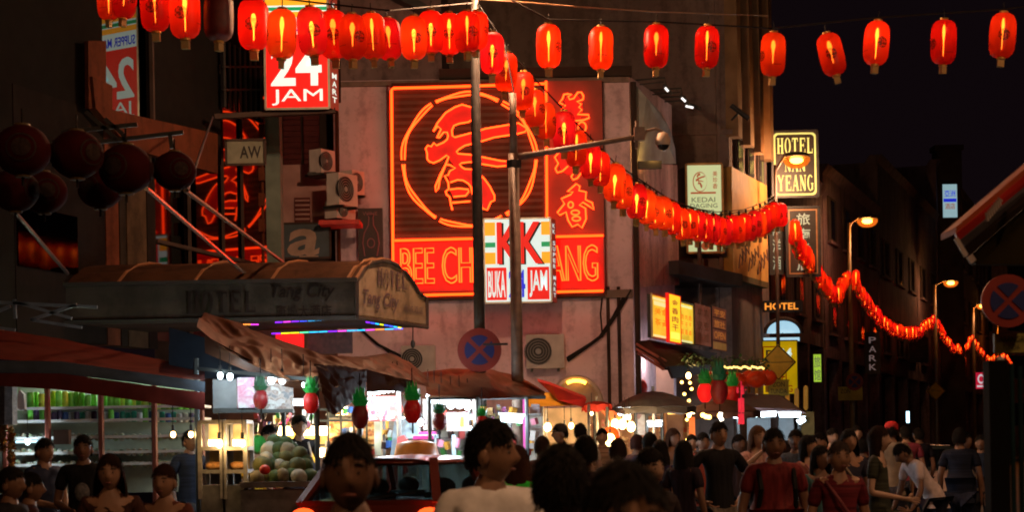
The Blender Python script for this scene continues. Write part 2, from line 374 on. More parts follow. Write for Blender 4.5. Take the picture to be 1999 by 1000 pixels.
# jetty over the pavement ; amber lamp light is put into the fascia colour
w = MB()
lo = P(1432, 545, CYY-.9); th = .06
def on(x, y, Y): return P(x, y, Y)
A1 = on(1428, 325, 44.0); A2 = on(1500, 362, 47.6); A3 = on(1500, 552, 47.6); A4 = on(1428, 532, 44.0)
A4.x, A2.x = A1.x, A3.x
w.prism([A1, A2, A3, A4], Vector((-.3, .3, 0))); w.build('lit_fascia', mat('amber_lit_fascia', (.62, .36, .1), .7, var=.35, scale=1.6, dirt=(.4, .22, .06)), tb)
w = MB(); random.seed(5)
for i in range(9):
    t = .12+i*.09; q = A4.lerp(A3, t)+Vector((.02, -.03, .12+.1*(i % 3))); w.tube([q, q+Vector((.05, .05, .35)), q+Vector((.12, .12, .2)), q+Vector((.1, .1, .5))], .015, 4)
w.build('scrawled_lettering', m_wallbrown, tb)
w = MB(); w.prism([A4, A3, A3+Vector((-2.5, 0, -.1)), A4+Vector((-2.6, 0, -.1))], Vector((0, 0, -.15))); w.build('soffit', mat('green_brown_soffit', (.12, .1, .05), .9), tb)
# dark canopy between
w = MB(); c0 = FPp(1325, 535, .3); c1 = FPp(1450, 560, 1.0)
w.prism([c0, c1, c1+ZU*.3, c0+ZU*.3], -SN*2); w.build('canopy', m_walldark, tb)
w = MB()
for x in (1368, 1398, 1435, 1452): q = FPp(x, 640, .2); w.tube([Vector((q.x, q.y, 3)), Vector((q.x, q.y, 6.3))], .05 if x < 1430 else .11, 8)
w.build('arcade_post', mat('old_pipe', (.15, .11, .1), .7), tb)
# ============================================================ further shophouses
def row(name, label, pxa, pya, pxb, zt, z_over, matw, cols, storeys=2, depth=7, off=0):
    a = FPp(pxa, 600, off); b = FPp(pxb, 600, off); a.z = b.z = 0
    r = thing(name, a.lerp(b, .5)-SN*3, label, 'building')
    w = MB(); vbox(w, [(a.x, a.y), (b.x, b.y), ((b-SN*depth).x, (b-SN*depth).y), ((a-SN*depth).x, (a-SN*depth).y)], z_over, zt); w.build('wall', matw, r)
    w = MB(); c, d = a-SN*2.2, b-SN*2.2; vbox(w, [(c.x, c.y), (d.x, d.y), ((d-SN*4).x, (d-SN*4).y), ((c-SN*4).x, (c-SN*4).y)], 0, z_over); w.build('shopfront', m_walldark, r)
    w = MB(); w.prism([a+ZU*zt, b+ZU*zt, b+ZU*(zt+.3)+SN*.2, a+ZU*(zt+.3)+SN*.2], -SN*.5); w.build('cornice', matw, r)
    n = cols; L = (b-a).length
    for s_ in range(storeys):
        for i in range(n):
            c = a.lerp(b, (i+.5)/n)+ZU*(z_over+1.6+s_*3.1); ww = L/n*.5
            if c.z+.8 > zt: continue
            R = Matrix.Rotation(-radians(19), 3, 'Z')
            w = MB(); w.box(c+SN*.02, (.07, ww, 1.5), R); f = w.build('window', m_walldark, r)
            w = MB(); w.box(c+SN*.05, (.05, ww*.42, 1.3), R); w.M = None
            w.build('pane', MATS['dark_glass'], f)
            w = MB(); w.box(c+SN*.07-ZU*.8, (.14, ww*1.1, .09), R); w.build('sill', matw, f)
    for i in range(n+1):
        c = a.lerp(b, i/n); w = MB(); w.box(c-SN*.2+ZU*(z_over/2), (.4, .4, z_over), Matrix.Rotation(-radians(19), 3, 'Z')); w.build('arcade_column', matw, r)
    return r
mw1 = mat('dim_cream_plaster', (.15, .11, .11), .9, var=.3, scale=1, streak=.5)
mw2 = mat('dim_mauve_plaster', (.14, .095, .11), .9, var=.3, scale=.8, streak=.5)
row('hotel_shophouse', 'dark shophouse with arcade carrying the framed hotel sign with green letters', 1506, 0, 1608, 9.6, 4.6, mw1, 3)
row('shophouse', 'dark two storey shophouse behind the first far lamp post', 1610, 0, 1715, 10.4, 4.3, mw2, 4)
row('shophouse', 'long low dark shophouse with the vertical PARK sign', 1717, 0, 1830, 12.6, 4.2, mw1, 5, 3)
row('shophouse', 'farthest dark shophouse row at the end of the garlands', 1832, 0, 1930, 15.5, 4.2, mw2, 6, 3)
# blocks closing the street end
e1 = thing('office_tower', (32, 128, 0), 'faint tower block closing the street beneath the small blue lightbox', 'building')
w = MB(); w.box((31, 130, 8), (26, 10, 16)); w.build('wall', mw2, e1)
w = MB()
for i in range(10):
    for j in range(4): w.box((20+i*2.4, 124.96, 3+j*3.2), (1.3, .12, 1.5))
w.build('window', MATS['dark_glass'], e1)
e2 = thing('sign_tower', (22.6, 95, 0), 'slim dark tower holding the blue and white lightbox', 'building')
w = MB(); w.box((P(1855, 400, 95).x, 95.6, 8.2), (1.3, 1, 16.4)); w.build('wall', m_walldark, e2)
w = MB(); w.box((P(1855, 400, 95).x, 95.6, 16.5), (1.5, 1.2, .25)); w.build('parapet', m_walldark, e2)
# building off to the right closing the scene
e3 = thing('distant_terrace', (60, 90, 0), 'unlit terrace across the road at the far right behind the dark kiosk roof', 'building')
w = MB(); w.box((62, 100, 4.5), (30, 8, 9)); w.build('wall', m_walldark, e3)
w = MB()
for i in range(8): w.box((50+i*3.3, 95.9, 6), (1.4, .2, 1.6))
w.build('window', MATS['dark_glass'], e3)
# ============================================================ left building with glass
lb = thing('glass_front_building', (-9, 27, 0), 'dark building at the left with glass panes mirroring the signs and a terracotta band', 'building')
m_mirror = bpy.data.materials.new('reflective_glass'); m_mirror.use_nodes = True
_b = m_mirror.node_tree.nodes['Principled BSDF']; _b.inputs['Base Color'].default_value = (.085, .10, .10, 1); _b.inputs['Metallic'].default_value = 1; _b.inputs['Roughness'].default_value = .02
_n = m_mirror.node_tree.nodes.new('ShaderNodeTexNoise'); _n.inputs['Scale'].default_value = .7; _u = m_mirror.node_tree.nodes.new('ShaderNodeBump'); _u.inputs['Strength'].default_value = .02
m_mirror.node_tree.links.new(_n.outputs[0], _u.inputs['Height']); m_mirror.node_tree.links.new(_u.outputs[0], _b.inputs['Normal'])
ta = math.tan(radians(16.5)); tbn = math.tan(radians(14.3))
def LA(px, py, off=0):   # plane A
    u, v = uv_(px, py); Y = (-4.97+off-ta*30.45)/(u-ta); return Vector((u*Y, Y, EYE+v*Y))
def LB(px, py, off=0):
    u, v = uv_(px, py); Y = (-3.4+off-tbn*38.65)/(u-tbn); return Vector((u*Y, Y, EYE+v*Y))
dA = Vector((ta, 1, 0)).normalized(); nA = Vector((1, -ta, 0)).normalized()
dB = Vector((tbn, 1, 0)).normalized(); nB = Vector((1, -tbn, 0)).normalized()
def plank(mb, a, b, z0, z1, n_, th, mi=0):
    a = Vector((a.x, a.y, z0)); b = Vector((b.x, b.y, z0))
    return mb.prism([a, b, b+ZU*(z1-z0), a+ZU*(z1-z0)], n_*th, mi)
zt = 11.5
w = MB(); plank(w, LA(-200, 100), LA(200, 100), 5.6, zt, nA, -.5); plank(w, LA(293, 100), LA(428, 100), 6.4, zt, nA, -.4); plank(w, LA(428, 100), LA(517, 100), 8.3, zt, nA, -.4); w.build('upper_wall', mat('near_black_wall', (.006, .005, .0045), .95, var=.3), lb)
w = MB(); plank(w, LA(200, 100), LA(290, 100), zat(230, 245, 27.7), zt, nA, -.03); f = w.build('window', m_mirror, lb)
w = MB(); plank(w, LA(291, 100), LA(294, 100), 6, zt, nA, .06); w.build('frame', m_walldark, f)
# terracotta band (fascia swinging down to the right)
w = MB(); q = [LA(166, 150, .15), LA(205, 168, .15), LA(205, 215, .15), LA(290, 235, .15), LA(412, 262, .15), LA(412, 340, .15), LA(240, 290, .15), LA(172, 212, .15)]
m_terra = mat('terracotta_band', (.075, .02, .008), .75, var=.3, scale=2, streak=.4)
w.prism(q, nA*.12); w.build('band', m_terra, lb)
w = MB(); q = [LA(165, 80, .16), LA(200, 80, .16), LA(200, 212, .16), LA(166, 212, .16)]; w.prism(q, nA*.06); w.build('band_end', m_terra, lb)
# barred window right of it
w = MB(); plank(w, LA(436, 100, .1), LA(512, 100, .1), zat(222, 470, 31.5), zat(95, 470, 31.5), nA, -.06); f = w.build('window', MATS['dark_glass'], lb)
w = MB()
for i in range(8): a = LA(438+i*10, 100, .18); w.bar(Vector((a.x, a.y, zat(222, 470, 31.5))), Vector((a.x, a.y, zat(95, 470, 31.5))), .03)
for py in (130, 175): w.bar(LA(436, py, .18), LA(512, py, .18), .03)
w.build('grille', m_dark, f)
w = MB(); w.bar(LA(420, 228, .3), P(655, 216, 30.2), .14, .08); w.build('sign_ledge', m_walldark, lb)
# recessed bay of mirror glass
a = LB(300, 400); b = LB(530, 400)
w = MB(); plank(w, a, b, 3.4, 8.2, nB, -.04); f = w.build('shop_window', mat('tinted_mirror_glass', (.02, .004, .004), .03, 1, var=.06), lb)
w = MB()
for x in (366, 432, 470):
    q = LB(x, 400); w.bar(Vector((q.x, q.y, 3.4))+nB*.03, Vector((q.x, q.y, 8.2))+nB*.03, .05)
w.bar(Vector((a.x, a.y, 5.0))+nB*.03, Vector((b.x, b.y, 5.0))+nB*.03, .06); w.build('mullion', m_walldark, f)
# lower wall panels
cols = [(-180, 28, (.005, .004, .003)), (30, 205, (.009, .006, .005)), (207, 232, (.10, .03, .015)), (234, 246, (.02, .016, .012)), (248, 286, (.055, .036, .022)), (288, 304, (.01, .008, .007))]
for i, (x0, x1, c) in enumerate(cols):
    w = MB(); plank(w, LA(x0, 450, .03), LA(x1, 450, .03), 3.2, 6.6, nA, -.3)
    w.build('facade_panel', mat('facade_panel_%s' % 'abcdef'[i], c, .9, var=.35, scale=3, streak=.4), lb)
w = MB(); plank(w, LA(36, 470, .06), LA(152, 470, .06), zat(535, 90, 26), zat(420, 90, 26), nA, -.03); w.build('lower_glass', mat('brown_mirror_glass', (.010, .007, .006), .05, 1, var=.08), lb)
# grey green pillar
w = MB(); fr_rect(w, 515, 150, 550, 520, 32.2, .4); w.build('pillar', mat('grey_green_pillar', (.10, .13, .115), .7, var=.25, scale=3), lb)
w = MB()
for py in (255, 340, 390, 440): w.box(P(511, py, 32.0), (.1, .1, .22))
w.tube([P(511, 250, 32.1), P(514, 520, 32.1)], .025, 6); w.build('conduit', m_terra, lb)
# ============================================================ middle building section
mb_ = thing('middle_shophouse', (-4.4, 39, 0), 'narrow shophouse with dark red louvred windows and outdoor cooling units', 'building')
w = MB(); fr_rect(w, 545, 322, 655, 440, 38.0, .8)
w.build('balcony_wall', mat('salmon_plaster', (.42, .26, .24), .85, var=.2, scale=2, dirt=(.3, .17, .16)), mb_)
w = MB(); fr_rect(w, 520, -60, 660, 700, 38.9, .3); w.build('wall', m_walldark, mb_)
for i, (x0, x1) in enumerate(((552, 588), (592, 624))):
    w = MB(); fr_rect(w, x0, 226, x1, 330, 38.78, .12); f = w.build('window', mat('oxblood_shutter', (.09, .02, .02), .7), mb_)
    for j in range(9):
        w = MB(); fr_rect(w, x0+2, 230+j*11, x1-2, 233+j*11, 38.72, .06); w.build('slat', MATS['oxblood_shutter'], f)
w = MB(); fr_rect(w, 574, 386, 606, 434, 37.97, .03); f = w.build('vent', mat('vent_backing', (.12, .035, .03), .7), mb_)
for j in range(5): w = MB(); fr_rect(w, 576, 390+j*9, 604, 393+j*9, 37.92, .05); w.build('slat', MATS['salmon_plaster'], f)
w = MB(); w.tube([P(657, 190, 37.8), P(662, 520, 37.8)], .04, 6); w.build('drain_pipe', m_terra, mb_)
w = MB(); w.tube([P(655, 0, 37.8), P(657, 200, 37.8)], .09, 8); w.build('gutter', m_walldark, mb_)
w = MB(); fr_rect(w, 545, 436, 660, 445, 37.7, .6); w.build('slab_edge', m_walldark, mb_)
# lower storey wall behind the stalls
w = MB(); fr_rect(w, 300, 560, 660, 870, 37.6, .3); w.build('lower_wall', mat('lower_brown_wall', (.13, .08, .07), .9), mb_)
# ============================================================ cooling units
def aircon(px, py, wp, hp, Y, label, rz=0, mtl=None, sub=True):
    c = P(px, py, Y); W_, H_ = m(wp, Y), m(hp, Y); D_ = .3
    t = thing('cooling_unit', c, label, 'air conditioner', 'outdoor cooling units on the walls', rz)
    mtl = mtl or mat('aged_white_casing', (.42, .37, .35), .5, var=.2)
    w = MB(); w.box((0, 0, 0), (W_, D_, H_)); 
    for i in range(6): w.box((W_*.32, -D_/2-.006, -H_*.3+i*H_*.12), (W_*.26, .012, .012))
    child('casing', w, mtl, t)
    w = MB(); R = Matrix.Rotation(pi/2, 3, 'X'); r = H_*.4; cx = -W_*.18
    w.lathe([(.001, .01), (r, .01), (r, -.02), (r*1.05, -.02)], 24, (cx, -D_/2-.012, 0), R); child('fan_recess', w, m_black, t)
    w = MB()
    for q in range(1, 6): rr = r*q/5; w.tube([(cx+rr*cos(A), -D_/2-.03, rr*sin(A)) for A in [2*pi*k_/20 for k_ in range(20)]], .006, 4, True)
    w.sph((cx, -D_/2-.03, 0), (r*.2, .015, r*.2), 8); child('fan_grille', w, m_grey, t)
    w = MB(); w.box((-W_*.35, .05, -H_/2-.03), (.05, .5, .05)); w.box((W_*.35, .05, -H_/2-.03), (.05, .5, .05)); child('bracket', w, m_dark, t)
    return t
aircon(1064, 687, 74, 66, CY_-.28, 'large cooling unit on the pink wall right of the double lamp posts')
aircon(817, 702, 66, 52, CY_-.28, 'cooling unit on the pink wall just above the crumpled tarpaulin')
m_unit = mat('pale_unit_casing', (.55, .5, .48), .5, var=.15)
aircon(629, 317, 44, 46, 37.2, 'small upper cooling unit under the barred red windows', radians(58), m_unit)
aircon(688, 358, 40, 46, 37.6, 'rear cooling unit half hidden behind a bigger one, beside the neon sign', radians(58), m_unit)
aircon(668, 372, 60, 62, 36.6, 'big square cooling unit glowing red on its neon facing side', radians(58), m_unit)
aircon(664, 412, 60, 34, 36.9, 'low cooling unit on the steel shelf below the big square one', radians(58), m_unit)
q = MB(); fr_rect(q, 622, 430, 702, 437, 36.4, .8); quick('steel_shelf', 'rusty steel shelf carrying two stacked cooling units', 'shelf', q, m_red)
q = MB(); fr_rect(q, 600, 336, 655, 341, 37, .5); quick('steel_shelf', 'narrow dark steel shelf below the small upper cooling unit', 'shelf', q, m_dark)
# ============================================================ neon sign
NY = 37.85
ns = thing('neon_sign', P(970, 370, NY), 'huge square red neon sign with a circled brush character and BEE CHENG HIANG', 'sign')
w = MB(); fr_rect(w, 764, 168, 1064, 464, NY+.1, .12); w.build('upper_panel', mat('brown_sign_panel', (.10, .05, .03), .6, var=.2, scale=3), ns)
w = MB(); fr_rect(w, 1064, 158, 1180, 464, NY+.1, .12); w.build('side_panel', mat('maroon_sign_panel', (.30, .06, .04), .6, var=.2, scale=3), ns)
w = MB(); fr_rect(w, 766, 466, 1180, 574, NY+.09, .13); w.build('name_panel', mat('neon_glow_red', (.5, .01, .01), .5, emit=(1, .004, .002), es=.26, var=.31, scale=2), ns)  # emission on the red band stands in for the glow of the neon
w = MB()
for i in range(22): fr_rect(w, 770, 178+i*13, 1060, 179.5+i*13, NY+.085, .02)
w.build('panel_seam', mat('seam_brown', (.08, .04, .025), .7), ns)
w = MB()
for (x0, y0, x1, y1) in ((757, 163, 764, 578), (1176, 158, 1184, 574)): fr_rect(w, x0, y0, x1, y1, NY+.05, .2)
fr_rect(w, 764, 162, 1064, 168, NY+.05, .2); fr_rect(w, 766, 572, 1180, 578, NY+.05, .2); w.build('frame', m_walldark, ns)
m_neon = glow('neon_orange_red', (1, .034, .003), 8.5); m_neon2 = glow('neon_orange', (1, .045, .005), 7.5)
def neon(name, lines, r=.027, Y=NY-.02, mt=m_neon, closed=False):
    for l in lines:
        w = MB(); w.tube([P(x, y, Y) for x, y in l], r, 6, closed); w.build(name, mt, ns, True)
neon('border_tube', [[(764, 176), (768, 172), (850, 170), (1065, 163)], [(764, 176), (768, 570), (769, 576)], [(770, 578), (1178, 568)], [(1066, 158), (1068, 464)], [(770, 470), (1178, 460)]], .026)
c1 = [(846,256),(854,240),(870,220),(888,209),(902,204),(919,209),(930,218)]
c2 = [(926,233),(919,235),(914,238),(896,241),(886,245),(882,254),(883,265),(888,268),(918,260),(932,256),(948,251),(972,247),(990,244),(1012,240),(1028,250),(1025,257),(1006,262),(990,264),(964,268),(932,278),(919,281),(907,284),(896,291),(891,296),(894,300),(918,302),(934,305),(948,308),(977,314),(994,315),(996,321),(993,323),(970,325),(953,322),(934,319),(918,316),(901,318),(897,321),(901,326),(907,330),(926,331),(934,337),(946,350),(956,364),(965,382),(965,391),(958,394),(951,410),(943,407),(935,396),(922,378),(919,364),(914,358),(904,352),(893,351),(879,356)]
c3 = [(846,256),(855,246),(861,252),(853,269),(857,269),(866,258),(873,258),(875,265),(873,272),(866,278),(852,284),(847,279),(842,286),(835,284),(831,290),(834,299),(834,310),(838,315),(846,318),(858,313),(872,303),(876,306),(870,321),(859,342),(850,364),(851,374),(856,367),(858,352),(870,321)]
c4 = [(870,321),(878,322),(889,328),(878,334),(875,342),(868,343),(875,356),(876,369),(870,374),(872,380),(878,385),(880,398),(883,410)]
c5 = [(878,370),(896,368),(914,370),(915,374),(909,382),(885,384)]
neon('character_tube', [c1, c2, c3, c4, c5, [(882, 396), (918, 393)]], .018, NY-.03, m_neon2)
circ = []
for r0 in (127.5, 132):
    for k_ in range(6):
        a0 = k_*60+4; circ.append([(916+(r0+1.6*sin(A*9+r0))*cos(A), 312-(r0+1.6*sin(A*9+r0))*sin(A)) for A in [radians(a0+j*3.5) for j in range(17)]])
neon('ring_tube', circ, .018, NY-.03, m_neon2)
fill = [(847,256),(854,240),(870,220),(888,209),(902,204),(919,209),(928,222),(924,234),(914,238),(896,241),(886,245),(882,254),(883,265),(888,268),(918,260),(948,251),(990,244),(1012,241),(1027,251),(1006,262),(964,268),(932,278),(907,284),(896,291),(891,296),(894,300),(918,302),(948,308),(977,314),(995,317),(991,322),(953,322),(918,316),(901,318),(897,321),(901,326),(907,330),(926,331),(934,337),(956,364),(965,382),(958,394),(951,410),(943,407),(935,396),(922,378),(917,362),(904,352),(893,351),(879,356),(875,342),(878,334),(889,328),(876,308),(870,305),(858,313),(846,318),(834,310),(831,290),(842,286),(866,278),(875,265),(867,259),(857,269),(853,268),(861,252),(855,247)]
m_fill = mat('lit_red_channel', (.5, .01, .01), .5, emit=(1, .006, .003), es=.55, var=.4, scale=2.2)
w = MB(); w.prism([P(x, y, NY+.02) for x, y in fill], Vector((0, .08, 0))); w.prism([P(x, y, NY+.02) for x, y in c5], Vector((0, .08, 0))); w.build('brush_character', m_fill, ns)
mei = [(1105,228),(1098,224),(1103,217),(1097,212),(1104,206),(1092,200),(1098,193),(1101,184),(1109,183),(1116,184),(1109,188),(1112,194),(1120,192),(1128,180),(1135,180),(1139,187),(1138,194),(1126,198),(1135,203),(1130,209),(1136,214),(1127,223),(1149,224),(1150,230),(1140,234),(1120,236),(1118,240)]
zhen = [[(1090,262),(1110,258),(1100,275),(1112,280),(1096,292),(1083,307),(1090,319),(1084,329),(1088,337),(1098,334),(1109,324)], [(1124,262),(1140,278),(1128,290),(1146,300),(1134,314),(1119,329),(1125,330),(1115,345),(1119,351),(1127,348),(1140,330)]]
xiang = [(1108,374),(1125,359),(1132,364),(1130,372),(1144,375),(1143,390),(1156,396),(1159,409),(1149,402),(1138,395),(1131,400),(1143,407),(1144,428),(1136,445),(1128,438),(1117,443),(1109,430),(1105,414),(1093,420),(1088,415),(1102,398),(1096,388),(1114,380),(1119,375)]
neon('character_tube', [mei]+zhen, .018, NY-.03, m_neon2); neon('character_tube', [xiang], .018, NY-.03, m_neon2, True)
def ov(cx, cy, rx, ry): return [(cx+rx*cos(A), cy+ry*sin(A)) for A in [2*pi*i/14 for i in range(14)]]
neon('character_tube', [ov(1136, 248, 8, 10), ov(1114, 400, 5, 6), ov(1123, 415, 8, 4.5), ov(1125, 427, 8, 4.5)], .018, NY-.03, m_neon2, True)
w = MB(); w.prism([P(x, y, NY+.03) for x, y in xiang], Vector((0, .06, 0))); w.prism([P(x, y, NY+.03) for x, y in ov(1118, 212, 20, 28)], Vector((0, .06, 0))); w.prism([P(x, y, NY+.03) for x, y in ov(1112, 300, 24, 42)], Vector((0, .06, 0))); w.build('side_character_backing', m_fill, ns)
o = P(783, 555, NY-.02); w = MB(); w.outl('BEE CHENG HIANG', o, XR, ZU, m(384, NY), m(70, NY), .017); w.build('name_tube', m_neon2, ns, True)
# ============================================================ flat signs
def panel(mb, a, r, u, w_, h_, mi=0, depth=0.0):
    nrm = Vector(r).cross(Vector(u)).normalized(); a = Vector(a)+nrm*depth
    return mb.add([a, a+r*w_, a+r*w_+u*h_, a+u*h_], [(0, 1, 2, 3)], mi)
def lit(name, col, es): return mat(name, tuple(min(1, c*.7) for c in col), .5, emit=col, es=es, var=.05)
L_white = lit('lit_white_acrylic', (.72, .95, .92), .75); L_red = lit('lit_red_sheet', (.8, .008, .006), .75); L_yel = lit('lit_amber_sheet', (1, .42, .02), .8)
L_grn = lit('lit_green_sheet', (0, .3, .1), .8); L_blue = lit('lit_blue_ink', (.01, .02, .6), .9); m_ink = mat('black_ink', (.01, .01, .01), .6)
def kk(name, label, x0, y0, x1, y1, Y, layout, sidew):
    t = thing(name, P((x0+x1)/2, y1, Y), label, 'sign'); a = P(x0, y1, Y); W_ = m(x1-x0, Y); H_ = m(y1-y0, Y)
    w = MB(); w.prism([a, a+XR*W_, a+XR*(W_+m(sidew, Y))+Vector((0, .3, 0)), a+Vector((0, .3, 0))], ZU*H_); w.build('box', m_walldark, t)
    w = MB(); panel(w, a, XR, ZU, W_, H_, 0, .01)
    def pr(x, y, ww, hh, mi, dp): panel(w, a+XR*(x*W_)+ZU*(y*H_), XR, ZU, ww*W_, hh*H_, mi, dp)
    def tx(s, x, y, ww, hh, mi, dp, wt=.02, sh=0): w.text(s, a+XR*(x*W_)+ZU*(y*H_), XR, ZU, ww*W_, hh*H_, mi, wt, sh, dp)
    layout(pr, tx); w.build('face', [L_white, L_red, L_yel, L_grn, L_blue, m_ink], t)
    sd = Vector((m(sidew, Y), .3, 0)); sl = sd.length; sd.normalize(); b_ = a+XR*W_
    w = MB(); panel(w, b_, sd, ZU, sl, H_, 0, .012)
    S_ = 'KK SUPER MART'; st = H_*.9/len(S_)
    for i, ch in enumerate(S_):
        if ch != ' ': w.text(ch, b_+sd*(sl*.25)+ZU*(H_*.95-st*(i+1)+st*.15), sd, ZU, sl*.5, st*.72, 1, .02, 0, .02)
    w.build('side_strip', [mat('maroon_strip', (.2, .04, .03), .6, emit=(.2, .02, .01), es=.4, var=.1), L_white], t)
    w = MB(); q = .035
    for s_, e_ in (((0, 0), (1, 0)), ((1, 0), (1, 1)), ((1, 1), (0, 1)), ((0, 1), (0, 0))):
        w.bar(a+XR*(W_*s_[0])+ZU*(H_*s_[1]), a+XR*(W_*e_[0])+ZU*(H_*e_[1]), q)
    w.build('frame', mat('silver_frame', (.4, .4, .35), .4, .5), t)
    return t
def lay1(pr, tx):
    pr(0, .80, .17, .16, 2, .012); pr(.86, .80, .14, .16, 2, .012); pr(0, .66, .17, .06, 3, .012); pr(.86, .66, .14, .06, 3, .012); pr(0, .46, .17, .14, 2, .012); pr(.86, .46, .14, .14, 2, .012)
    tx('K', .22, .45, .36, .50, 5, .014, .06); tx('K', .55, .45, .36, .50, 5, .016, .06)
    tx('K', .19, .46, .36, .50, 1, .018, .05); tx('K', .52, .46, .36, .50, 1, .020, .05)
    pr(.03, .03, .30, .39, 1, .012); pr(.64, .03, .33, .39, 1, .012)
    tx('BUKA', .05, .06, .26, .32, 0, .014, .02); tx('JAM', .67, .06, .27, .32, 0, .014, .02); tx('24', .36, .06, .25, .33, 4, .014, .05)
kk('minimart_sign', 'lit KK sign reading BUKA 24 JAM hung in front of the neon sign', 947, 428, 1077, 592, 36.4, lay1, 10)
def lay2(pr, tx):
    pr(0, .905, 1, .095, 2, .012); pr(0, .80, 1, .05, 2, .012); pr(0, .86, 1, .03, 3, .012)
    tx('SUPPER MART', .05, .675, .9, .085, 4, .014, .02)
    pr(0, 0, 1, .65, 1, .012); tx('24', .09, .20, .8, .37, 0, .014, .08); tx('JAM', .1, .03, .8, .14, 0, .014, 0)
kk('minimart_sign', 'tall lit 24 JAM sign at upper left behind the row of lanterns', 519, -10, 643, 213, 30, lay2, 14)
# KEDAI white sign
def simple_sign(name, label, x0, y0, x1, y1, Y, dep, mats, fn, frame=None, fw=.03, r=XR, boxm=None):
    a = P(x0, y1, Y); u_ = ZU; W_ = m(x1-x0, Y)/max(.2, abs(Vector(r).dot(XR))); H_ = P(x0, y0, Y).z-a.z
    t = thing(name, a, label, 'sign'); w = MB(); nrm = Vector(r).cross(ZU).normalized()
    w.prism([a, a+r*W_, a+r*W_+ZU*H_, a+ZU*H_], -nrm*dep); w.build('box', boxm or m_dark, t)
    w = MB(); panel(w, a, r, ZU, W_, H_, 0, .008)
    def pr(x, y, ww, hh, mi, dp=.012): panel(w, a+r*(x*W_)+ZU*(y*H_), r, ZU, ww*W_, hh*H_, mi, dp)
    def tx(s, x, y, ww, hh, mi, dp=.014, wt=.01, sh=0): w.text(s, a+r*(x*W_)+ZU*(y*H_), r, ZU, ww*W_, hh*H_, mi, wt, sh, dp)
    def sf(s, x, y, ww, hh, mi, dp=.014): serif_text(w, s, a+r*(x*W_)+ZU*(y*H_), r, ZU, ww*W_, hh*H_, mi, depth=dp)
    def poly(pts, mi, dp=.014): w.add([a+r*(x*W_)+ZU*(y*H_)+nrm*dp for x, y in pts], [tuple(q) for q in tessellate_polygon([[Vector((x, y, 0)) for x, y in pts]])], mi)
    fn(pr, tx, sf, poly); w.build('face', mats, t)
    if frame:
        w = MB(); c = [(0, 0), (1, 0), (1, 1), (0, 1)]
        for i in range(4):
            s_, e_ = c[i], c[(i+1) % 4]; w.bar(a+r*(W_*s_[0])+ZU*(H_*s_[1])+nrm*.01, a+r*(W_*e_[0])+ZU*(H_*e_[1])+nrm*.01, fw)
        w.build('frame', frame, t)
    return t
L_ked = lit('lit_pale_green_acrylic', (.58, .66, .33), .8); m_inkred = mat('faded_red_ink', (.4, .1, .04), .6, emit=(.5, .1, .03), es=.5, var=.05)
m_inkgrey = mat('grey_ink', (.2, .2, .12), .6, emit=(.22, .25, .12), es=.5)
def lay3(pr, tx, sf, poly):
    poly([(.18+.33*(1+cos(A))/1.65, .80+.115*sin(A)) for A in [2*pi*i/20 for i in range(20)]], 1, .010)
    poly([(.205+.33*(1+cos(A))/1.78, .80+.105*sin(A)) for A in [2*pi*i/20 for i in range(20)]], 0, .011)
    q = [((x-785)/262*.36+.2, .92-(y-180)/262*.22) for x, y in fill]; poly(q, 1)
    for i, c in enumerate('美珍香'): tx(c, .74, .86-.07*i, .13, .06, 1)
    pr(.12, .665, .7, .02, 1);
    tx('KEDAI', .14, .57, .66, .055, 2); tx('DAGING', .1, .505, .76, .05, 2); tx('KERING', .2, .44, .56, .045, 2)
    poly([(.5+.11*cos(A), .075+.05*sin(A)) for A in [2*pi*i/16 for i in range(16)]], 1)
simple_sign('shop_sign', 'pale green lit vertical sign KEDAI DAGING with a small circled brush character', 1342, 321, 1412, 494, 43.6, .25, [L_ked, m_inkred, m_inkgrey], lay3, mat('amber_edge', (.5, .3, .1), .4, .3), .05)
# HOTEL NAN YEANG
L_hot = lit('lit_lime_letters', (.50, .56, .17), .95); m_signblack = mat('black_sign_face', (.02, .015, .01), .5)
def lay4(pr, tx, sf, poly):
    for d_, mi, z_ in ((.03, 1, .010), (.07, 0, .011)):
        c = []; 
        for (cx, cy_, a0) in ((1-d_-.09, d_*.7+.06, 270), (1-d_-.09, 1-d_*.7-.06, 0), (d_+.09, 1-d_*.7-.06, 90), (d_+.09, d_*.7+.06, 180)):
            c += [(cx+.09*cos(radians(a0+i*18)), cy_+.06*sin(radians(a0+i*18))) for i in range(6)]
        poly(c, mi, z_)
    sf('HOTEL', .11, .66, .79, .24, 1); sf('NAN', .27, .385, .46, .20, 1); sf('YEANG', .11, .09, .79, .24, 1)
simple_sign('hotel_sign', 'framed black sign reading HOTEL NAN YEANG in glowing green letters', 1509, 257, 1597, 385, 48.3, .25, [m_signblack, L_hot], lay4, m_dark, .06)
L_cn = lit('lit_teal_letters', (.30, .42, .34), .5)
def lay5(pr, tx, sf, poly):
    c = [(0, 0), (1, 0), (1, 1), (0, 1)]
    pr(.06, .03, .88, .94, 2, .009); pr(.10, .05, .8, .9, 0, .0105)
    for i, ch in enumerate('旅南洋店'): tx(ch, .3, .74-.22*i, .42, .17, 1)
simple_sign('chinese_hotel_sign', 'dark framed vertical sign with Chinese characters below the hotel sign', 1537, 405, 1601, 540, 48.6, .25, [m_signblack, L_cn, mat('bronze_line', (.35, .18, .08), .4, .3)], lay5, m_dark, .05)
def lay6(pr, tx, sf, poly):
    for i, ch in enumerate('南洋酒'): tx(ch, .2, .68-.3*i, .6, .24, 1)
simple_sign('chinese_hotel_sign', 'narrow teal lettered sign partly hidden behind the lantern pole', 1504, 425, 1530, 536, 49.2, .2, [m_signblack, L_cn], lay6, m_dark, .03)
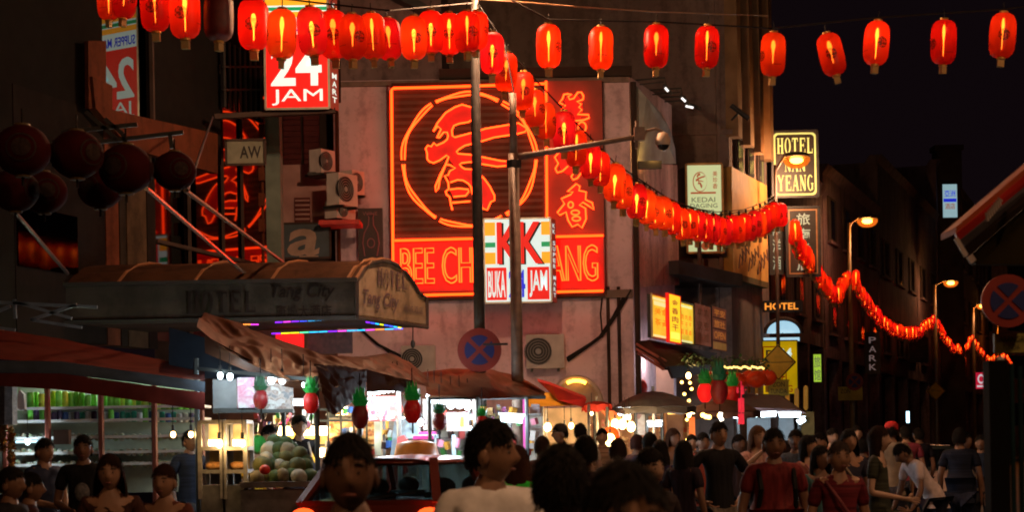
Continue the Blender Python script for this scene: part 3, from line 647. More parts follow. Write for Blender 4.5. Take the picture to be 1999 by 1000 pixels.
# HOTEL small amber
L_amb = lit('lit_orange_letters', (1, .34, .04), .95)
def lay7(pr, tx, sf, poly): tx('HOTEL', .04, .16, .86, .68, 1, .014, .05)
simple_sign('hotel_letter_sign', 'small horizontal sign spelling HOTEL in orange letters above the lit arch', 1490, 589, 1566, 609, 47.4, .12, [m_signblack, L_amb], lay7, m_dark, .03)
# lunette window
t = thing('lunette_window', P(1529, 651, 47.9), 'half round lit fanlight above the yellow hotel board', 'window')
w = MB(); c = P(1529, 651, 47.9); R_ = m(36, 47.9); w.prism([c+Vector((R_*cos(A), 0, R_*.78*sin(A))) for A in [pi*i/18 for i in range(19)]], Vector((0, .05, 0))); w.build('pane', lit('lit_sky_blue_glass', (.42, .72, .9), .85), t)
w = MB(); fr_rect(w, 1490, 660, 1561, 666, 47.8, .06); w.build('light_slot', MATS['lit_sky_blue_glass'], t)
w = MB(); w.tube([c+Vector((R_*cos(A), -.03, R_*.78*sin(A))) for A in [pi*i/18 for i in range(19)]], .05, 6); w.bar(P(1529, 651, 47.8), P(1520, 655, 47.8), .03); w.build('frame', m_walldark, t)
# yellow board
L_yb = mat('lit_mustard_board', (.5, .35, .02), .6, emit=(.8, .5, .0), es=.75, var=.4, scale=1.5); m_inkblue = mat('dark_blue_ink', (.02, .03, .2), .6)
def lay8(pr, tx, sf, poly):
    pr(.36, .62, .32, .28, 3, .010); pr(.38, .64, .28, .24, 0, .011)
    tx('P', .42, .67, .12, .16, 2, .014, .04); tx('24', .66, .68, .24, .18, 1, .014, .05); tx('JAM', .7, .55, .18, .1, 1)
    tx('HOTEL', .38, .24, .46, .17, 3, .014, .03); tx('24 G', .6, .04, .3, .13, 3)
simple_sign('hotel_board', 'yellow lit hotel board with 24 and red letters behind the diamond sign', 1452, 667, 1558, 772, 47.7, .2, [L_yb, L_white, m_inkblue, mat('red_ink', (.4, .02, .01), .6, emit=(.3, .02, 0), es=.3)], lay8, m_dark, .03)
def lay9(pr, tx, sf, poly): tx('旅', .1, .52, .8, .4, 1); tx('馆', .1, .06, .8, .4, 1)
simple_sign('lime_sign', 'small narrow lime green lit sign on a dark arcade wall', 1588, 692, 1604, 747, 55, .12, [lit('lit_lime_sheet', (.42, .68, .05), .8), m_inkgrey], lay9, m_dark, .02)
def lay10(pr, tx, sf, poly):
    for i, ch in enumerate('PARK'): tx(ch, .25, .74-.22*i, .5, .15, 1)
simple_sign('park_sign', 'dark vertical sign reading PARK beyond the second far lamp post', 1690, 650, 1718, 730, 66, .15, [m_signblack, lit('lit_dim_white_letters', (.35, .25, .24), .3)], lay10, m_dark, .03)
def lay11(pr, tx, sf, poly):
    tx('亞洲', .12, .62, .76, .2, 1); pr(.05, .47, .9, .1, 1); tx('酒店', .15, .25, .7, .18, 2)
simple_sign('far_lightbox', 'small blue and white lightbox high on the slim dark tower', 1841, 360, 1869, 425, 94.8, .3, [lit('lit_ice_sheet', (.35, .55, .6), .7), L_blue, m_inkred], lay11)
def lay12(pr, tx, sf, poly): tx('营业', .1, .5, .8, .4, 1); tx('中', .3, .08, .4, .34, 1)
simple_sign('dark_square_sign', 'unlit square sign board hanging beneath the long garland', 1776, 660, 1812, 708, 82, .15, [m_signblack, mat('dull_ink', (.08, .05, .05), .7)], lay12, m_dark, .03)
def lay13(pr, tx, sf, poly):
    poly([(.5+.34*cos(A), .6+.3*sin(A)) for A in [2*pi*i/18 for i in range(18)]], 1); poly([(.5+.2*cos(A), .6+.18*sin(A)) for A in [2*pi*i/12 for i in range(12)]], 0, .016); pr(.1, .1, .8, .12, 1); pr(.3, .5, .5, .06, 0, .018)
simple_sign('red_logo_sign', 'small red sign with a white emblem left of the black post', 1905, 728, 1926, 760, 60, .1, [lit('lit_crimson_sheet', (.55, .01, .04), .7), lit('lit_soft_white', (.7, .6, .65), .7)], lay13)
def slimlight(px, y0, y1, Y, label):
    w = MB(); a = P(px, y0, Y); b = P(px, y1, Y); b.x = a.x; w.tube([a, b], .05, 6); quick('light_strip', label, 'light', w, glow('ice_strip', (.45, .8, 1), 5))
slimlight(1772, 804, 826, 60, 'thin vertical ice blue light strip far down the street')
# signs along the facade, parallel to the street
def fsign(name, label, xa, ya, xb, yb, off, mats, fn, frame=None, fw=.03, dep=.08, boxm=None):
    a = FPp(xa, yb, off); b = FPp(xb, yb, off); c = FPp(xa, ya, off); H_ = c.z-a.z; W_ = (Vector((b.x, b.y, 0))-Vector((a.x, a.y, 0))).length
    t = thing(name, a, label, 'sign'); nrm = SD.cross(ZU).normalized(); w = MB(); a = a.copy()
    w.prism([a, a+SD*W_, a+SD*W_+ZU*H_, a+ZU*H_], -nrm*dep); w.build('box', boxm or m_dark, t)
    w = MB(); panel(w, a, SD, ZU, W_, H_, 0, .008)
    def pr(x, y, ww, hh, mi, dp=.012): panel(w, a+SD*(x*W_)+ZU*(y*H_), SD, ZU, ww*W_, hh*H_, mi, dp)
    def tx(s, x, y, ww, hh, mi, dp=.014, wt=.02): w.text(s, a+SD*(x*W_)+ZU*(y*H_), SD, ZU, ww*W_, hh*H_, mi, wt, 0, dp)
    fn(pr, tx); w.build('face', mats, t)
    if frame:
        w = MB(); c = [(0, 0), (1, 0), (1, 1), (0, 1)]
        for i in range(4): s_, e_ = c[i], c[(i+1) % 4]; w.bar(a+SD*(W_*s_[0])+ZU*(H_*s_[1])+nrm*.01, a+SD*(W_*e_[0])+ZU*(H_*e_[1])+nrm*.01, fw)
        w.build('frame', frame, t)
    return t, a, W_, H_
L_y1 = mat('lit_yellow_menu', (.8, .6, .05), .5, emit=(1, .62, .04), es=1.2, var=.4, scale=3); L_y2 = lit('lit_pale_yellow', (.85, .85, .35), .9); L_or = lit('lit_orange_print', (1, .25, .01), .8)
def f1(pr, tx):
    pr(.03, .88, .94, .06, 1); pr(.03, .03, .94, .05, 1); pr(.05, .76, .3, .1, 1)
    tx('美食', .06, .55, .3, .16, 2); tx('茶餐', .06, .3, .3, .16, 2); pr(.3, .4, .14, .4, 2, .011)
    for i in range(3):
        for j, ch in enumerate('肉干香'): tx(ch, .68+.1*i, .58-.18*j, .07, .13, 2)
fsign('menu_sign', 'bright yellow lit menu board above the pink lit doorway', 1272, 574, 1353, 659, .75, [L_y1, L_y2, L_or], f1, mat('silver_edge', (.4, .35, .2), .4, .4), .04)
a = FPp(1308, 662, .95)
def f2(pr, tx):
    pr(.08, .02, .84, .96, 1, .01)
    for i, ch in enumerate('金香肉干'): tx(ch, .25, .76-.17*i, .5, .13, 2)
    pr(.15, .08, .7, .14, 3)
fsign('blade_sign', 'narrow red edged yellow lightbox standing in front of the menu board', 1305, 572, 1330, 668, 1.0, [L_red, lit('lit_strong_yellow', (1, .62, .02), 1.1), m_inkred, lit('lit_lemon', (1, .9, .1), 1.1)], f2, boxm=L_red, dep=.05)
L_br = mat('dim_brown_board', (.22, .07, .04), .6, emit=(.18, .045, .02), es=.35, var=.3); L_bo = lit('dim_orange_letters', (.55, .17, .03), .5)
def f3(pr, tx):
    for i in range(2):
        for j, ch in enumerate('平安旅'): tx(ch, .12+.42*i, .66-.29*j, .3, .22, 1, .014, 0)
fsign('brown_sign', 'dim brown sign board with dark characters right of the yellow menu board', 1357, 592, 1388, 672, .8, [L_br, mat('dark_orange_ink', (.2, .06, .02), .6)], f3)
def f4(pr, tx):
    pr(.02, .2, .96, .02, 2); pr(.02, .48, .96, .02, 2); pr(.02, .74, .96, .02, 2); pr(.03, .02, .94, .16, 3)
    tx('平安', .1, .78, .8, .17, 1); tx('旅社', .1, .52, .8, .18, 1); tx('OPEN', .1, .26, .8, .17, 1)
fsign('brown_sign', 'dim sign board with orange letters in ruled rows beside the grey pipes', 1391, 598, 1418, 682, .8, [L_br, L_bo, m_walldark, mat('ochre_strip', (.3, .16, .05), .6, emit=(.3, .13, .03), es=.4)], f4)
# WINE sign and a-sign
L_wine = mat('wine_line', (.16, .05, .04), .6, emit=(.2, .05, .04), es=.25)
def lay14(pr, tx, sf, poly): tx('WINE', .2, .86, .6, .07, 1, .014, 0)
t = simple_sign('wine_sign', 'dark vertical WINE sign with an outlined bottle left of the neon sign', 700, 407, 748, 508, 37.9, .15, [mat('oxblood_face', (.03, .012, .012), .5), L_wine], lay14)
w = MB(); w.tube([P(x, y, 37.86) for x, y in ((712, 500), (708, 475), (711, 455), (719, 440), (720, 425), (717, 418), (730, 418), (728, 425), (729, 440), (737, 455), (740, 475), (736, 500))], .012, 4); w.tube([P(724+7*cos(A), 475+9*sin(A), 37.86) for A in [2*pi*i/12 for i in range(12)]], .012, 4, True); w.build('bottle_outline', L_wine, t)
def lay15(pr, tx, sf, poly): tx('a', .1, .06, .68, .78, 1, .014, .05, .12); pr(.35, .03, .4, .04, 1)
simple_sign('letter_sign', 'blue sign board with one big tan letter a above the curved canopy', 552, 437, 645, 505, 36.9, .15, [mat('slate_blue_board', (.035, .055, .07), .6), mat('tan_paint', (.30, .2, .15), .6)], lay15, m_walldark, .04)
def lay16(pr, tx, sf, poly): tx('AW', .35, .25, .55, .5, 1, .014, .03)
simple_sign('hanging_board', 'tilted grey board with dark letters AW beside the grey green pillar', 442, 274, 518, 322, 30.6, .12, [mat('grey_green_board', (.17, .18, .14), .7), m_ink], lay16, m_walldark, .04)
# ============================================================ hotel canopy
cp = thing('hotel_canopy', P(560, 640, 26), 'long barrel vaulted hotel canopy with Tang City lettering and rainbow lights beneath', 'canopy')
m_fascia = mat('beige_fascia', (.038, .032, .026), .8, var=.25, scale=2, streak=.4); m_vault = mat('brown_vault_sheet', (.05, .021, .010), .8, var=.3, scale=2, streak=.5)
A0 = P(695, 621, 26); A1 = P(-60, 640, 26); zt0 = P(695, 546, 26).z; zb0 = A0.z
E1u = P(832, 640, 28.4)
ex, ey = E1u.x, 28.4
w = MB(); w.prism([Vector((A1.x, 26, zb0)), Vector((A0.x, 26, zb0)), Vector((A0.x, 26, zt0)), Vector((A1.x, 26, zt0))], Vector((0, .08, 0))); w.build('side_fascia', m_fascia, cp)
# end face with arched head
ed = Vector((ex-A0.x, ey-26, 0)); eL = ed.length; ed.normalize(); en = Vector((ed.y, -ed.x, 0))
prof = [(0, 0), (1, 0), (1, .56), (.93, .60), (.88, .64), (.80, .82), (.70, .97), (.58, 1.08), (.46, 1.13), (.34, 1.12), (.22, 1.05), (.10, .90), (.0, .66)]
Hh = P(695, 497, 26).z-zb0; Hh /= 1.13
arch = [A0+ed*(x*eL)+ZU*(z*Hh) for x, z in prof]; arch = [Vector((p.x, p.y, p.z)) for p in arch]
w = MB(); w.prism(arch, -en*.06); w.build('end_face', mat('tan_end_panel', (.20, .14, .09), .8, var=.2, scale=3, streak=.35), cp)
w = MB(); w.tube([p+en*.02 for p in arch], .03, 6, True); w.build('end_trim', m_walldark, cp)
vt = [arch[i] for i in range(2, len(arch))]+[Vector((A0.x, 26, zt0))]
w = MB(); n_ = len(vt); L_ = A0.x-A1.x
for i in range(n_-1):
    a, b = vt[i], vt[i+1]; w.add([a, b, Vector((b.x-L_, b.y, b.z)), Vector((a.x-L_, a.y, a.z))], [(0, 1, 2, 3)])
w.build('vault', m_vault, cp, True)
w = MB()
for px in (695, 678, 528, 378, 228, 78):
    dx = P(px, 560, 26).x-A0.x; w = MB(); w.tube([p+Vector((dx, 0, 0.015)) for p in vt], .022 if px < 670 else .03, 5); w.build('rib', mat('orange_brown_rib', (.2, .09, .04), .5), cp)
w = MB(); w.prism([A0-ZU*.0, Vector((ex, ey, zb0)), Vector((A1.x, ey, zb0)), Vector((A1.x, 26, zb0))], ZU*.05); w.build('underside', m_walldark, cp)
w = MB(); w.bar(Vector((A1.x, 25.96, zb0)), Vector((A0.x, 25.96, zb0)), .06); w.bar(Vector((A1.x, 25.96, zt0)), Vector((A0.x+.03, 25.96, zt0)), .05); w.build('edge_trim', m_dark, cp)
w = MB(); ft = 25.985
def ftxt(s, x0, y0, x1, y1, wt=.02, sh=0):
    o = P(x0, y1, ft); w.text(s, o, XR, ZU, m(x1-x0, ft), m(y1-y0, ft), 0, wt, sh, .012)
def serif_parts(s_, o, r, u, ww, hh, mt_, par):
    lw = ww/(len(s_)+.18*(len(s_)-1))
    for i, ch in enumerate(s_): q = MB(); serif_text(q, ch, o+r*(lw*1.18*i), r, u, lw, hh, depth=.012); q.build('serif_letter', mt_, par)
serif_parts('HOTEL', P(366, 613, ft), XR, ZU, m(134, ft), m(42, ft), mat('dark_brown_letters', (.012, .008, .007), .8), cp)
ftxt('Tang City', 530, 556, 655, 590, .015, .3); ftxt('唐城大酒店', 538, 597, 648, 622, .01)
w.build('lettering', mat('dark_brown_letters', (.012, .008, .007), .8), cp)
w = MB()
serif_parts('HOTEL', A0+ed*(.28*eL)+ZU*(Hh*.66)+en*.01, ed, ZU, eL*.42, Hh*.31, mat('plum_letters', (.07, .035, .04), .6), cp)
w.text('Tang City', A0+ed*(.08*eL)+ZU*(Hh*.2)+en*.01, ed, ZU, eL*.5, Hh*.34, 0, .015, .3, .012); w.text('唐城酒店', A0+ed*(.64*eL)+ZU*(Hh*.24)+en*.01, ed, ZU, eL*.3, Hh*.14, 0, 0, 0, .012)
w.build('end_lettering', mat('plum_letters', (.07, .035, .04), .6), cp)
cols_ = [(.25, .02, 1), (.05, .1, 1), (.02, .5, 1), (.1, .9, .4), (.7, .8, .02), (1, .3, .05), (.8, .05, .7)]
def strip(a, b, n, seq, y_):
    for j, ci in enumerate(seq):
        w = MB()
        for i in range(int(n/len(seq))):
            t_ = (j+(i+.5)/(n/len(seq)))/len(seq); w.sph(a.lerp(b, t_), .0105, 6)
        w.build('led_segment', glow('led_%d' % ci, cols_[ci], 2.6), cp)
strip(P(537, 630, 26.2), P(666, 623, 26.2), 45, [0, 6, 0, 1, 2, 2, 4, 4], 0)
strip(P(530, 652, 27.6), P(788, 642, 27.6), 90, [0, 4, 4, 3, 2, 2, 0, 6, 2, 2, 6, 5, 2, 1], 0)
strip(P(714, 629, 26.5), P(785, 641, 27.6), 28, [0, 1, 2, 4, 1, 1, 2, 4], 0)
strip(P(474, 634, 26.6), P(505, 634, 26.6), 10, [5, 6], 0)
w = MB(); w.bar(P(540, 672, 27.9), P(592, 672, 27.9), .22, .3); w.build('red_light_panel', lit('lit_pure_red', (1, .01, .01), 1), cp)
w = MB(); w.tube([P(806, 640, 28), P(806, 668, 28)], .01, 4); w.sph(P(806, 672, 28), (.035, .035, .07), 8); w.build('hanging_plug', m_black, cp)
w = MB(); fr_rect(w, 600, 650, 688, 690, 28.2, .1); quick('notice_board', 'dark reddish notice board hanging under the canopy', 'board', w, mat('dark_menu_board', (.10, .035, .03), .6, var=.5, scale=14))
# steel truss at far left
w = MB(); Yt = 22
for a, b in (((-20, 590), (190, 600)), ((-20, 615), (20, 598)), ((30, 590), (140, 622)), ((150, 595), (60, 625)), ((60, 625), (160, 640)), ((28, 585), (30, 622)), ((-10, 640), (30, 645))): w.bar(P(*a, Yt), P(*b, Yt), .035)
quick('steel_truss', 'crossed blue grey steel truss under the dark awning at the left edge', 'truss', w, mat('blue_grey_steel', (.12, .15, .17), .5, .2))
# rods holding the canopy
def rod(a, b, Ya, Yb, label, mt_, r=.025):
    w = MB(); w.tube([P(*a, Ya), P(*b, Yb)], r, 6); quick('stay_rod', label, 'rod', w, mt_, 'slanting stay rods over the canopy')
m_chrome = mat('polished_rod', (.6, .6, .58), .2, .9)
rod((286, 368), (482, 538), 19, 26.5, 'bright metal stay rod slanting down onto the canopy', m_chrome)
rod((362, 372), (552, 512), 19, 27.5, 'dull brown stay rod slanting down behind the bright one', mat('rust_rod', (.10, .06, .035), .4, .5))
rod((8, 390), (132, 534), 19, 25, 'black stay rod at the far left above the canopy', m_dark)
rod((415, 228), (366, 372), 28, 19, 'thin dark rod rising behind the round lanterns', m_dark, .015)
# bracket arms above the round lanterns
w = MB()
for a, b in (((150, 255), (268, 243)), ((196, 277), (358, 258)), ((168, 218), (228, 272)), ((240, 262), (248, 285)), ((332, 262), (336, 290)), ((120, 260), (150, 250)), ((205, 232), (240, 262)), ((0, 265), (40, 250))): w.bar(P(*a, 16.2), P(*b, 16.2), .035)
quick('bracket_arm', 'black steel bracket arms above the dark round lanterns', 'bracket', w, m_dark)
# ============================================================ lamp posts and poles
m_lens = glow('sodium_lens', (1, .42, .08), 260)
m_halo = bpy.data.materials.new('amber_halo_bowl'); m_halo.use_nodes = True; _q = m_halo.node_tree; _q.nodes.clear()
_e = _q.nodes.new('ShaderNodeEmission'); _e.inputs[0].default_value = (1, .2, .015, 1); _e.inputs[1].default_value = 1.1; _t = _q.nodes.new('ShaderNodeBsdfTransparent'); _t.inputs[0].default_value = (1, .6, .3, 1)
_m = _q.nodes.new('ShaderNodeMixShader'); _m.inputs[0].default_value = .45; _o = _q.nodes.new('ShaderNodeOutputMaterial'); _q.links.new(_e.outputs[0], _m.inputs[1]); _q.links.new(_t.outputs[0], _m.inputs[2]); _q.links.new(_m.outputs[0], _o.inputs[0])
def lamp_post(ptop, Y, lamp, label, r=.07, extra=0, pm=None, power=0):
    u, v = uv_(*ptop); zt_ = P(*ptop, Y).z+extra; b = Vector((u*Y, Y, 0))
    t = thing('lamp_post', b, label, 'lamp post', 'lamp posts along the street')
    w = MB(); w.tube([b, b+ZU*zt_*.5, b+ZU*zt_], r*1.25, 10, r2=r*.75); w.lathe([(r*2.2, 0), (r*2.2, .02), (r*1.6, .25)], 12, b); w.build('pole', pm or m_pole, t, True)
    h = P(*lamp, Y); w = MB(); w.tube([b+ZU*(zt_-.15), b+ZU*(zt_-.02)+Vector((.1, 0, .02)), h+Vector((-.3, 0, .12))], .035, 6); w.build('arm', pm or m_pole, t)
    w = MB(); w.sph(h+Vector((0, 0, .13)), (.34, .2, .09), 12); w.build('lamp_head', m_dark, t)
    w = MB(); w.sph(h, (.17, .15, .085), 12); w.build('lens', m_lens, t, True)
    w = MB(); w.lathe([(.02, -.2), (.16, -.18), (.27, -.12), (.34, -.02), (.34, .06)], 16, h); w.build('halo_bowl', m_halo, t, True)  # glowing bowl added to imitate the orange halo around the lamp
    if power:
        l = bpy.data.lights.new('lamp_light', 'POINT'); l.energy = power; l.color = (1, .57, .32); l.shadow_soft_size = .15
        lo_ = bpy.data.objects.new('lamp_light', l); COL.objects.link(lo_); lo_.location = h-ZU*.25
    return t
lamp_post((925, 0), 25, (962, -82), 'dark lamp post nearest the neon sign rising out of the top of the photo', .07, 2.1, m_poledark, 1750)
lamp_post((1513, 322), 46.7, (1555, 313), 'lamp post with its lamp glowing over the hotel sign', .05, 0, mat('brown_pole', (.09, .055, .04), .5), 620)
lamp_post((1657, 435), 60.3, (1693, 432), 'second far lamp post with an orange lamp against the dark sky', .075, 0, mat('yellow_pole', (.25, .17, .07), .5), 110)
lamp_post((1824, 556), 85.7, (1856, 553), 'third far lamp post with its orange lamp', .1, 0, MATS['yellow_pole'], 90)
lamp_post((1899, 601), 101.6, (1918, 598), 'smallest lamp post at the far end of the garlands', .1, 0, MATS['yellow_pole'], 70)
lamp_post((1946, 634), 118, (1962, 632), 'tiny lamp post tip beside the black post at the right', .1, 0, MATS['yellow_pole'])
# lamp post behind the camera's side of the road (out of frame) that lights the crowd
w = MB()
for i, (x, y, wd) in enumerate(((5.0, 16.5, 520), (-4.0, 10.0, 230), (8.5, 28.0, 650))):
    t = thing('lamp_post', (x, y, 0), ['lamp post out of frame above the near crowd', 'lamp post out of frame above the stalls at the left', 'lamp post out of frame beside the far crowd'][i], 'lamp post', 'lamp posts along the street')
    w = MB(); w.tube([(x+1.2, y, 0), (x+1.2, y, 9.2)], .08, 8) if False else w.tube([(x, y-14, 0), (x, y-14, 9.2), (x, y-13, 9.5)], .08, 8); w.build('pole', m_pole, t)
    w = MB(); w.sph((x, y-12.8, 9.5), (.3, .15, .09), 10); w.build('lens', m_lens, t)
    l = bpy.data.lights.new('lamp_light', 'POINT'); l.energy = wd*1.3; l.color = (1, .56, .34); l.shadow_soft_size = .2
    lo_ = bpy.data.objects.new('lamp_light', l); COL.objects.link(lo_); lo_.location = (x, y-12.8, 9.2)
# camera pole
b = Vector((P(1006, 500, 24.6).x, 24.6, 0)); zt_ = P(1000, 182, 24.6).z
t = thing('camera_pole', b, 'thick brown pole with a long arm carrying a dome camera', 'pole')
w = MB(); w.tube([b, b+ZU*P(1003, 300, 24.6).z], .088, 12, r2=.072); w.tube([b+ZU*P(1003, 300, 24.6).z, b+ZU*zt_], .05, 8); w.build('pole', m_pole, t, True)
w = MB(); w.tube([b+ZU*P(1003, 328, 24.6).z, b+ZU*(P(1003, 328, 24.6).z+.1)], .1, 10)
w.bar(b+ZU*P(1003, 672, 24.6).z+Vector((-.12, 0, 0)), b+ZU*P(1003, 672, 24.6).z+Vector((-.45, 0, 0)), .03); w.build('collar', m_dark, t)
w = MB(); w.tube([P(1008, 307, 24.6), P(1238, 268, 24.6)], .045, 8, r2=.032); w.build('arm', m_pole, t, True)
w = MB(); a = P(1248, 262, 24.6); w.box(a, (.14, .12, .18)); w.tube([P(1243, 236, 24.6), P(1243, 290, 24.6)], .025, 6); w.build('junction_box', m_pole, t)
w = MB(); w.tube([P(1256, 270, 24.6), P(1262, 256, 24.6), P(1280, 251, 24.6), P(1294, 257, 24.6)], .02, 6); w.build('hook', m_pole, t)
w = MB(); d = P(1294, 275, 24.6); w.lathe([(.02, .12), (.07, .1), (.1, .03), (.105, -.03), (.09, -.06)], 16, d); w.build('camera_housing', mat('tan_housing', (.5, .38, .28), .5), t, True)
w = MB(); w.sph(d-ZU*.05, (.08, .08, .08), 12); w.build('dome', mat('smoked_dome', (.01, .01, .01), .05), t, True)
# no stopping signs
m_sred = mat('sign_red', (.22, .02, .012), .5, var=.15); m_sblue = mat('sign_blue', (.01, .018, .12), .5, var=.15)
def nostop(px, py, rp, Y, label, mats=None):
    c = P(px, py, Y); R_ = m(rp, Y); q = Matrix.Rotation(pi/2, 3, 'X'); t = thing('no_stopping_sign', c, label, 'road sign')
    w = MB(); w.lathe([(.001, -.012), (R_, -.012), (R_, .012), (.001, .012)], 32, c, q); w.build('disc', m_sred, t)
    w = MB()
    for a0 in (-45, 45, 135, 225):
        rr = R_*.68; pts = []
        for i in range(9): A = radians(a0+9+i*9); pts.append((rr*cos(A), rr*sin(A)))
        cA = radians(a0+45); pts.append((R_*.13*cos(cA), R_*.13*sin(cA)))
        w.prism([c+Vector((x, -.02, z)) for x, z in pts], Vector((0, .01, 0)))
    w.build('blue_field', m_sblue, t)
    w = MB(); w.bar(c+Vector((-.1, .03, .1)), c+Vector((.1, .03, .1)), .03); w.build('clamp', m_dark, t); return t
nostop(936, 684, 43, 24.8, 'round red and blue no stopping sign on the dark lamp post')
nostop(1668, 746, 17, 59.5, 'small distant no stopping sign on the second far post')
nostop(1967, 588, 52, 11, 'large shadowed no stopping sign near the right edge under the kiosk roof')
def diamond(px, py, rp, Y, label, line):
    c = P(px, py, Y); R_ = m(rp, Y); t = thing('warning_sign', c, label, 'road sign')
    w = MB(); w.prism([c+Vector((x*R_, 0, z*R_)) for x, z in ((0, -1), (1, 0), (0, 1), (-1, 0))], Vector((0, .03, 0))); w.build('plate', mat('sign_mustard', (.8, .5, .03), .5, var=.2), t)
    w = MB(); w.tube([c+Vector((x*R_*.93, -.01, z*R_*.93)) for x, z in ((0, -1), (1, 0), (0, 1), (-1, 0))], R_*.035, 4, True)
    for q in line: w.bar(c+Vector((q[0]*R_, -.012, q[1]*R_)), c+Vector((q[2]*R_, -.012, q[3]*R_)), R_*.07, .01)
    w.build('pictogram', m_ink, t)
diamond(1519, 708, 36, 45.8, 'yellow diamond warning sign on the hotel lamp post', [(-.8, 0, .8, 0)])
diamond(1827, 764, 19, 84, 'small yellow diamond road sign below the far lamp', [(-.5, 0, .5, 0), (-.4, .1, 0, .1)])
def plate(px0, py0, px1, py1, Y, label, txts, mt_):
    t = thing('plate_sign', P((px0+px1)/2, py1, Y), label, 'sign'); w = MB(); fr_rect(w, px0, py0, px1, py1, Y, .03); w.build('plate', mt_, t)
    w = MB()
    for s_, x, y, ww, hh in txts: w.text(s_, P(px0+(px1-px0)*x, py0+(py1-py0)*y, Y), XR, ZU, m((px1-px0)*ww, Y), m((py1-py0)*hh, Y), 0, .01, 0, .008)
    w.build('lettering', mat('olive_ink', (.05, .05, .01), .6), t)
m_oliv = mat('faded_yellow_plate', (.42, .36, .04), .6, var=.2)
plate(1500, 742, 1540, 773, 45.7, 'faded yellow plate under the diamond warning sign', [('ZON', .2, .45, .6, .3), ('TUNDA', .1, .88, .8, .3)], m_oliv)
plate(1941, 652, 2010, 688, 11.2, 'shadowed yellow plate reading LARANGAN at the right edge', [('LARANGAN', .06, .45, .9, .3), ('TUNDA', .22, .88, .5, .28)], mat('dark_olive_plate', (.22, .2, .04), .6))
plate(1636, 756, 1684, 782, 59.6, 'yellow plate under the small distant no stopping sign', [('ZON', .1, .5, .4, .35)], m_oliv); 
plate(1560, 805, 1590, 850, 44, 'brownish yellow notice at the end of the white lit stall', [('旅', .2, .5, .5, .3)], mat('brown_notice', (.3, .2, .05), .6))
w = MB(); w.tube([Vector((P(1827, 764, 84.2).x, 84.2, 0)), P(1827, 700, 84.2)], .06, 6); quick('sign_post', 'thin post holding the small yellow diamond sign', 'post', w, m_steel)
# three floodlight arms over the corner gable
t = thing('sign_floodlight', FPp(1240, 165, 0), 'cluster of long floodlight arms sticking out above the pale gable', 'floodlight')
for i, (a, b, c) in enumerate((((1222, 158), (1298, 152), (1310, 184)), ((1240, 178), (1330, 172), (1346, 204)), ((1252, 192), (1338, 188), (1368, 212)))):
    Y = 39+i; w = MB(); w.tube([P(*a, Y), P(*b, Y), P(b[0]+2, b[1]+14, Y)], .02, 5); w.tube([P(a[0]+4, a[1]+9, Y), P(b[0]-2, b[1]+8, Y)], .015, 5); w.bar(P(b[0]-2, b[1]+12, Y), P(*c, Y), .09, .06); f = w.build('arm', m_dark, t)
    w = MB(); q = P(b[0], b[1]+13, Y).lerp(P(*c, Y), .5); w.bar(P(b[0], b[1]+16, Y)+Vector((0, -.05, -.04)), q+Vector((0, -.05, -.05)), .04); w.build('lamp', glow('pale_floodlamp', (.8, .75, .7), 3 if i else 2), f)
w = MB(); w.tube([P(1427, 205, 43.5), P(1440, 215, 43.5), P(1462, 232, 43.5)], .06, 6); w.tube([P(1428, 235, 43.5), P(1445, 218, 43.5)], .03, 5); quick('floodlight', 'small unlit floodlight on the tall block', 'floodlight', w, m_dark)
# ============================================================ wires
def cable(label, pts, r=.012, mt_=None):
    w = MB(); w.tube([P(*p) for p in pts], r, 5); quick('cable', label, 'cable', w, mt_ or m_wire)
cable('taut cable crossing the top of the photo right of the dark lamp post', [(925, -2, 25), (1020, 4, 25), (1120, 12, 25), (1270, 22, 26), (1500, 30, 28)], .01, mat('lit_cable', (.3, .18, .1), .5))
cable('drooping cable from the lamp post to the camera pole', [(935, 10, 25), (955, 40, 25), (985, 85, 25), (1003, 180, 24.6)], .01)
# ============================================================ hanging lanterns
m_shell = bpy.data.materials.new('lantern_shell'); m_shell.use_nodes = True
n = m_shell.node_tree; n.nodes.clear(); N = n.nodes.new; Lk = n.links.new
tc = N('ShaderNodeTexCoord'); sx = N('ShaderNodeSeparateXYZ'); Lk(tc.outputs['Object'], sx.inputs[0])
def mth(op, a, b=None, c=None):
    q = N('ShaderNodeMath'); q.operation = op
    for i, v in enumerate((a, b, c)):
        if v is None: continue
        if isinstance(v, (int, float)): q.inputs[i].default_value = v
        else: Lk(v, q.inputs[i])
    return q.outputs[0]
x2 = mth('POWER', sx.outputs[0], 2); zz = mth('ADD', sx.outputs[2], .02); z2 = mth('POWER', zz, 2); rr = mth('SQRT', mth('ADD', x2, z2))
inC = mth('LESS_THAN', rr, .068)
nz = N('ShaderNodeTexNoise'); nz.inputs['Scale'].default_value = 42; nz.inputs['Detail'].default_value = 1; Lk(tc.outputs['Object'], nz.inputs[0])
emb = mth('MULTIPLY', inC, mth('ADD', .45, mth('MULTIPLY', mth('GREATER_THAN', nz.outputs[0], .47), .5)))
ln = mth('MULTIPLY', mth('LESS_THAN', mth('ABSOLUTE', mth('ADD', sx.outputs[2], .12)), .006), mth('LESS_THAN', mth('ABSOLUTE', sx.outputs[1]), .06))
emb = mth('MAXIMUM', emb, mth('MULTIPLY', ln, .6))
oi = N('ShaderNodeObjectInfo'); hsv = N('ShaderNodeHueSaturation'); Lk(mth('ADD', .485, mth('MULTIPLY', oi.outputs['Random'], .03)), hsv.inputs[0]); Lk(mth('ADD', .7, mth('MULTIPLY', oi.outputs['Random'], .6)), hsv.inputs[2])
base = N('ShaderNodeMix'); base.data_type = 'RGBA'; base.inputs[6].default_value = (.62, .022, .012, 1); base.inputs[7].default_value = (.05, .01, .01, 1); Lk(emb, base.inputs[0])
Lk(base.outputs[2], hsv.inputs[4])
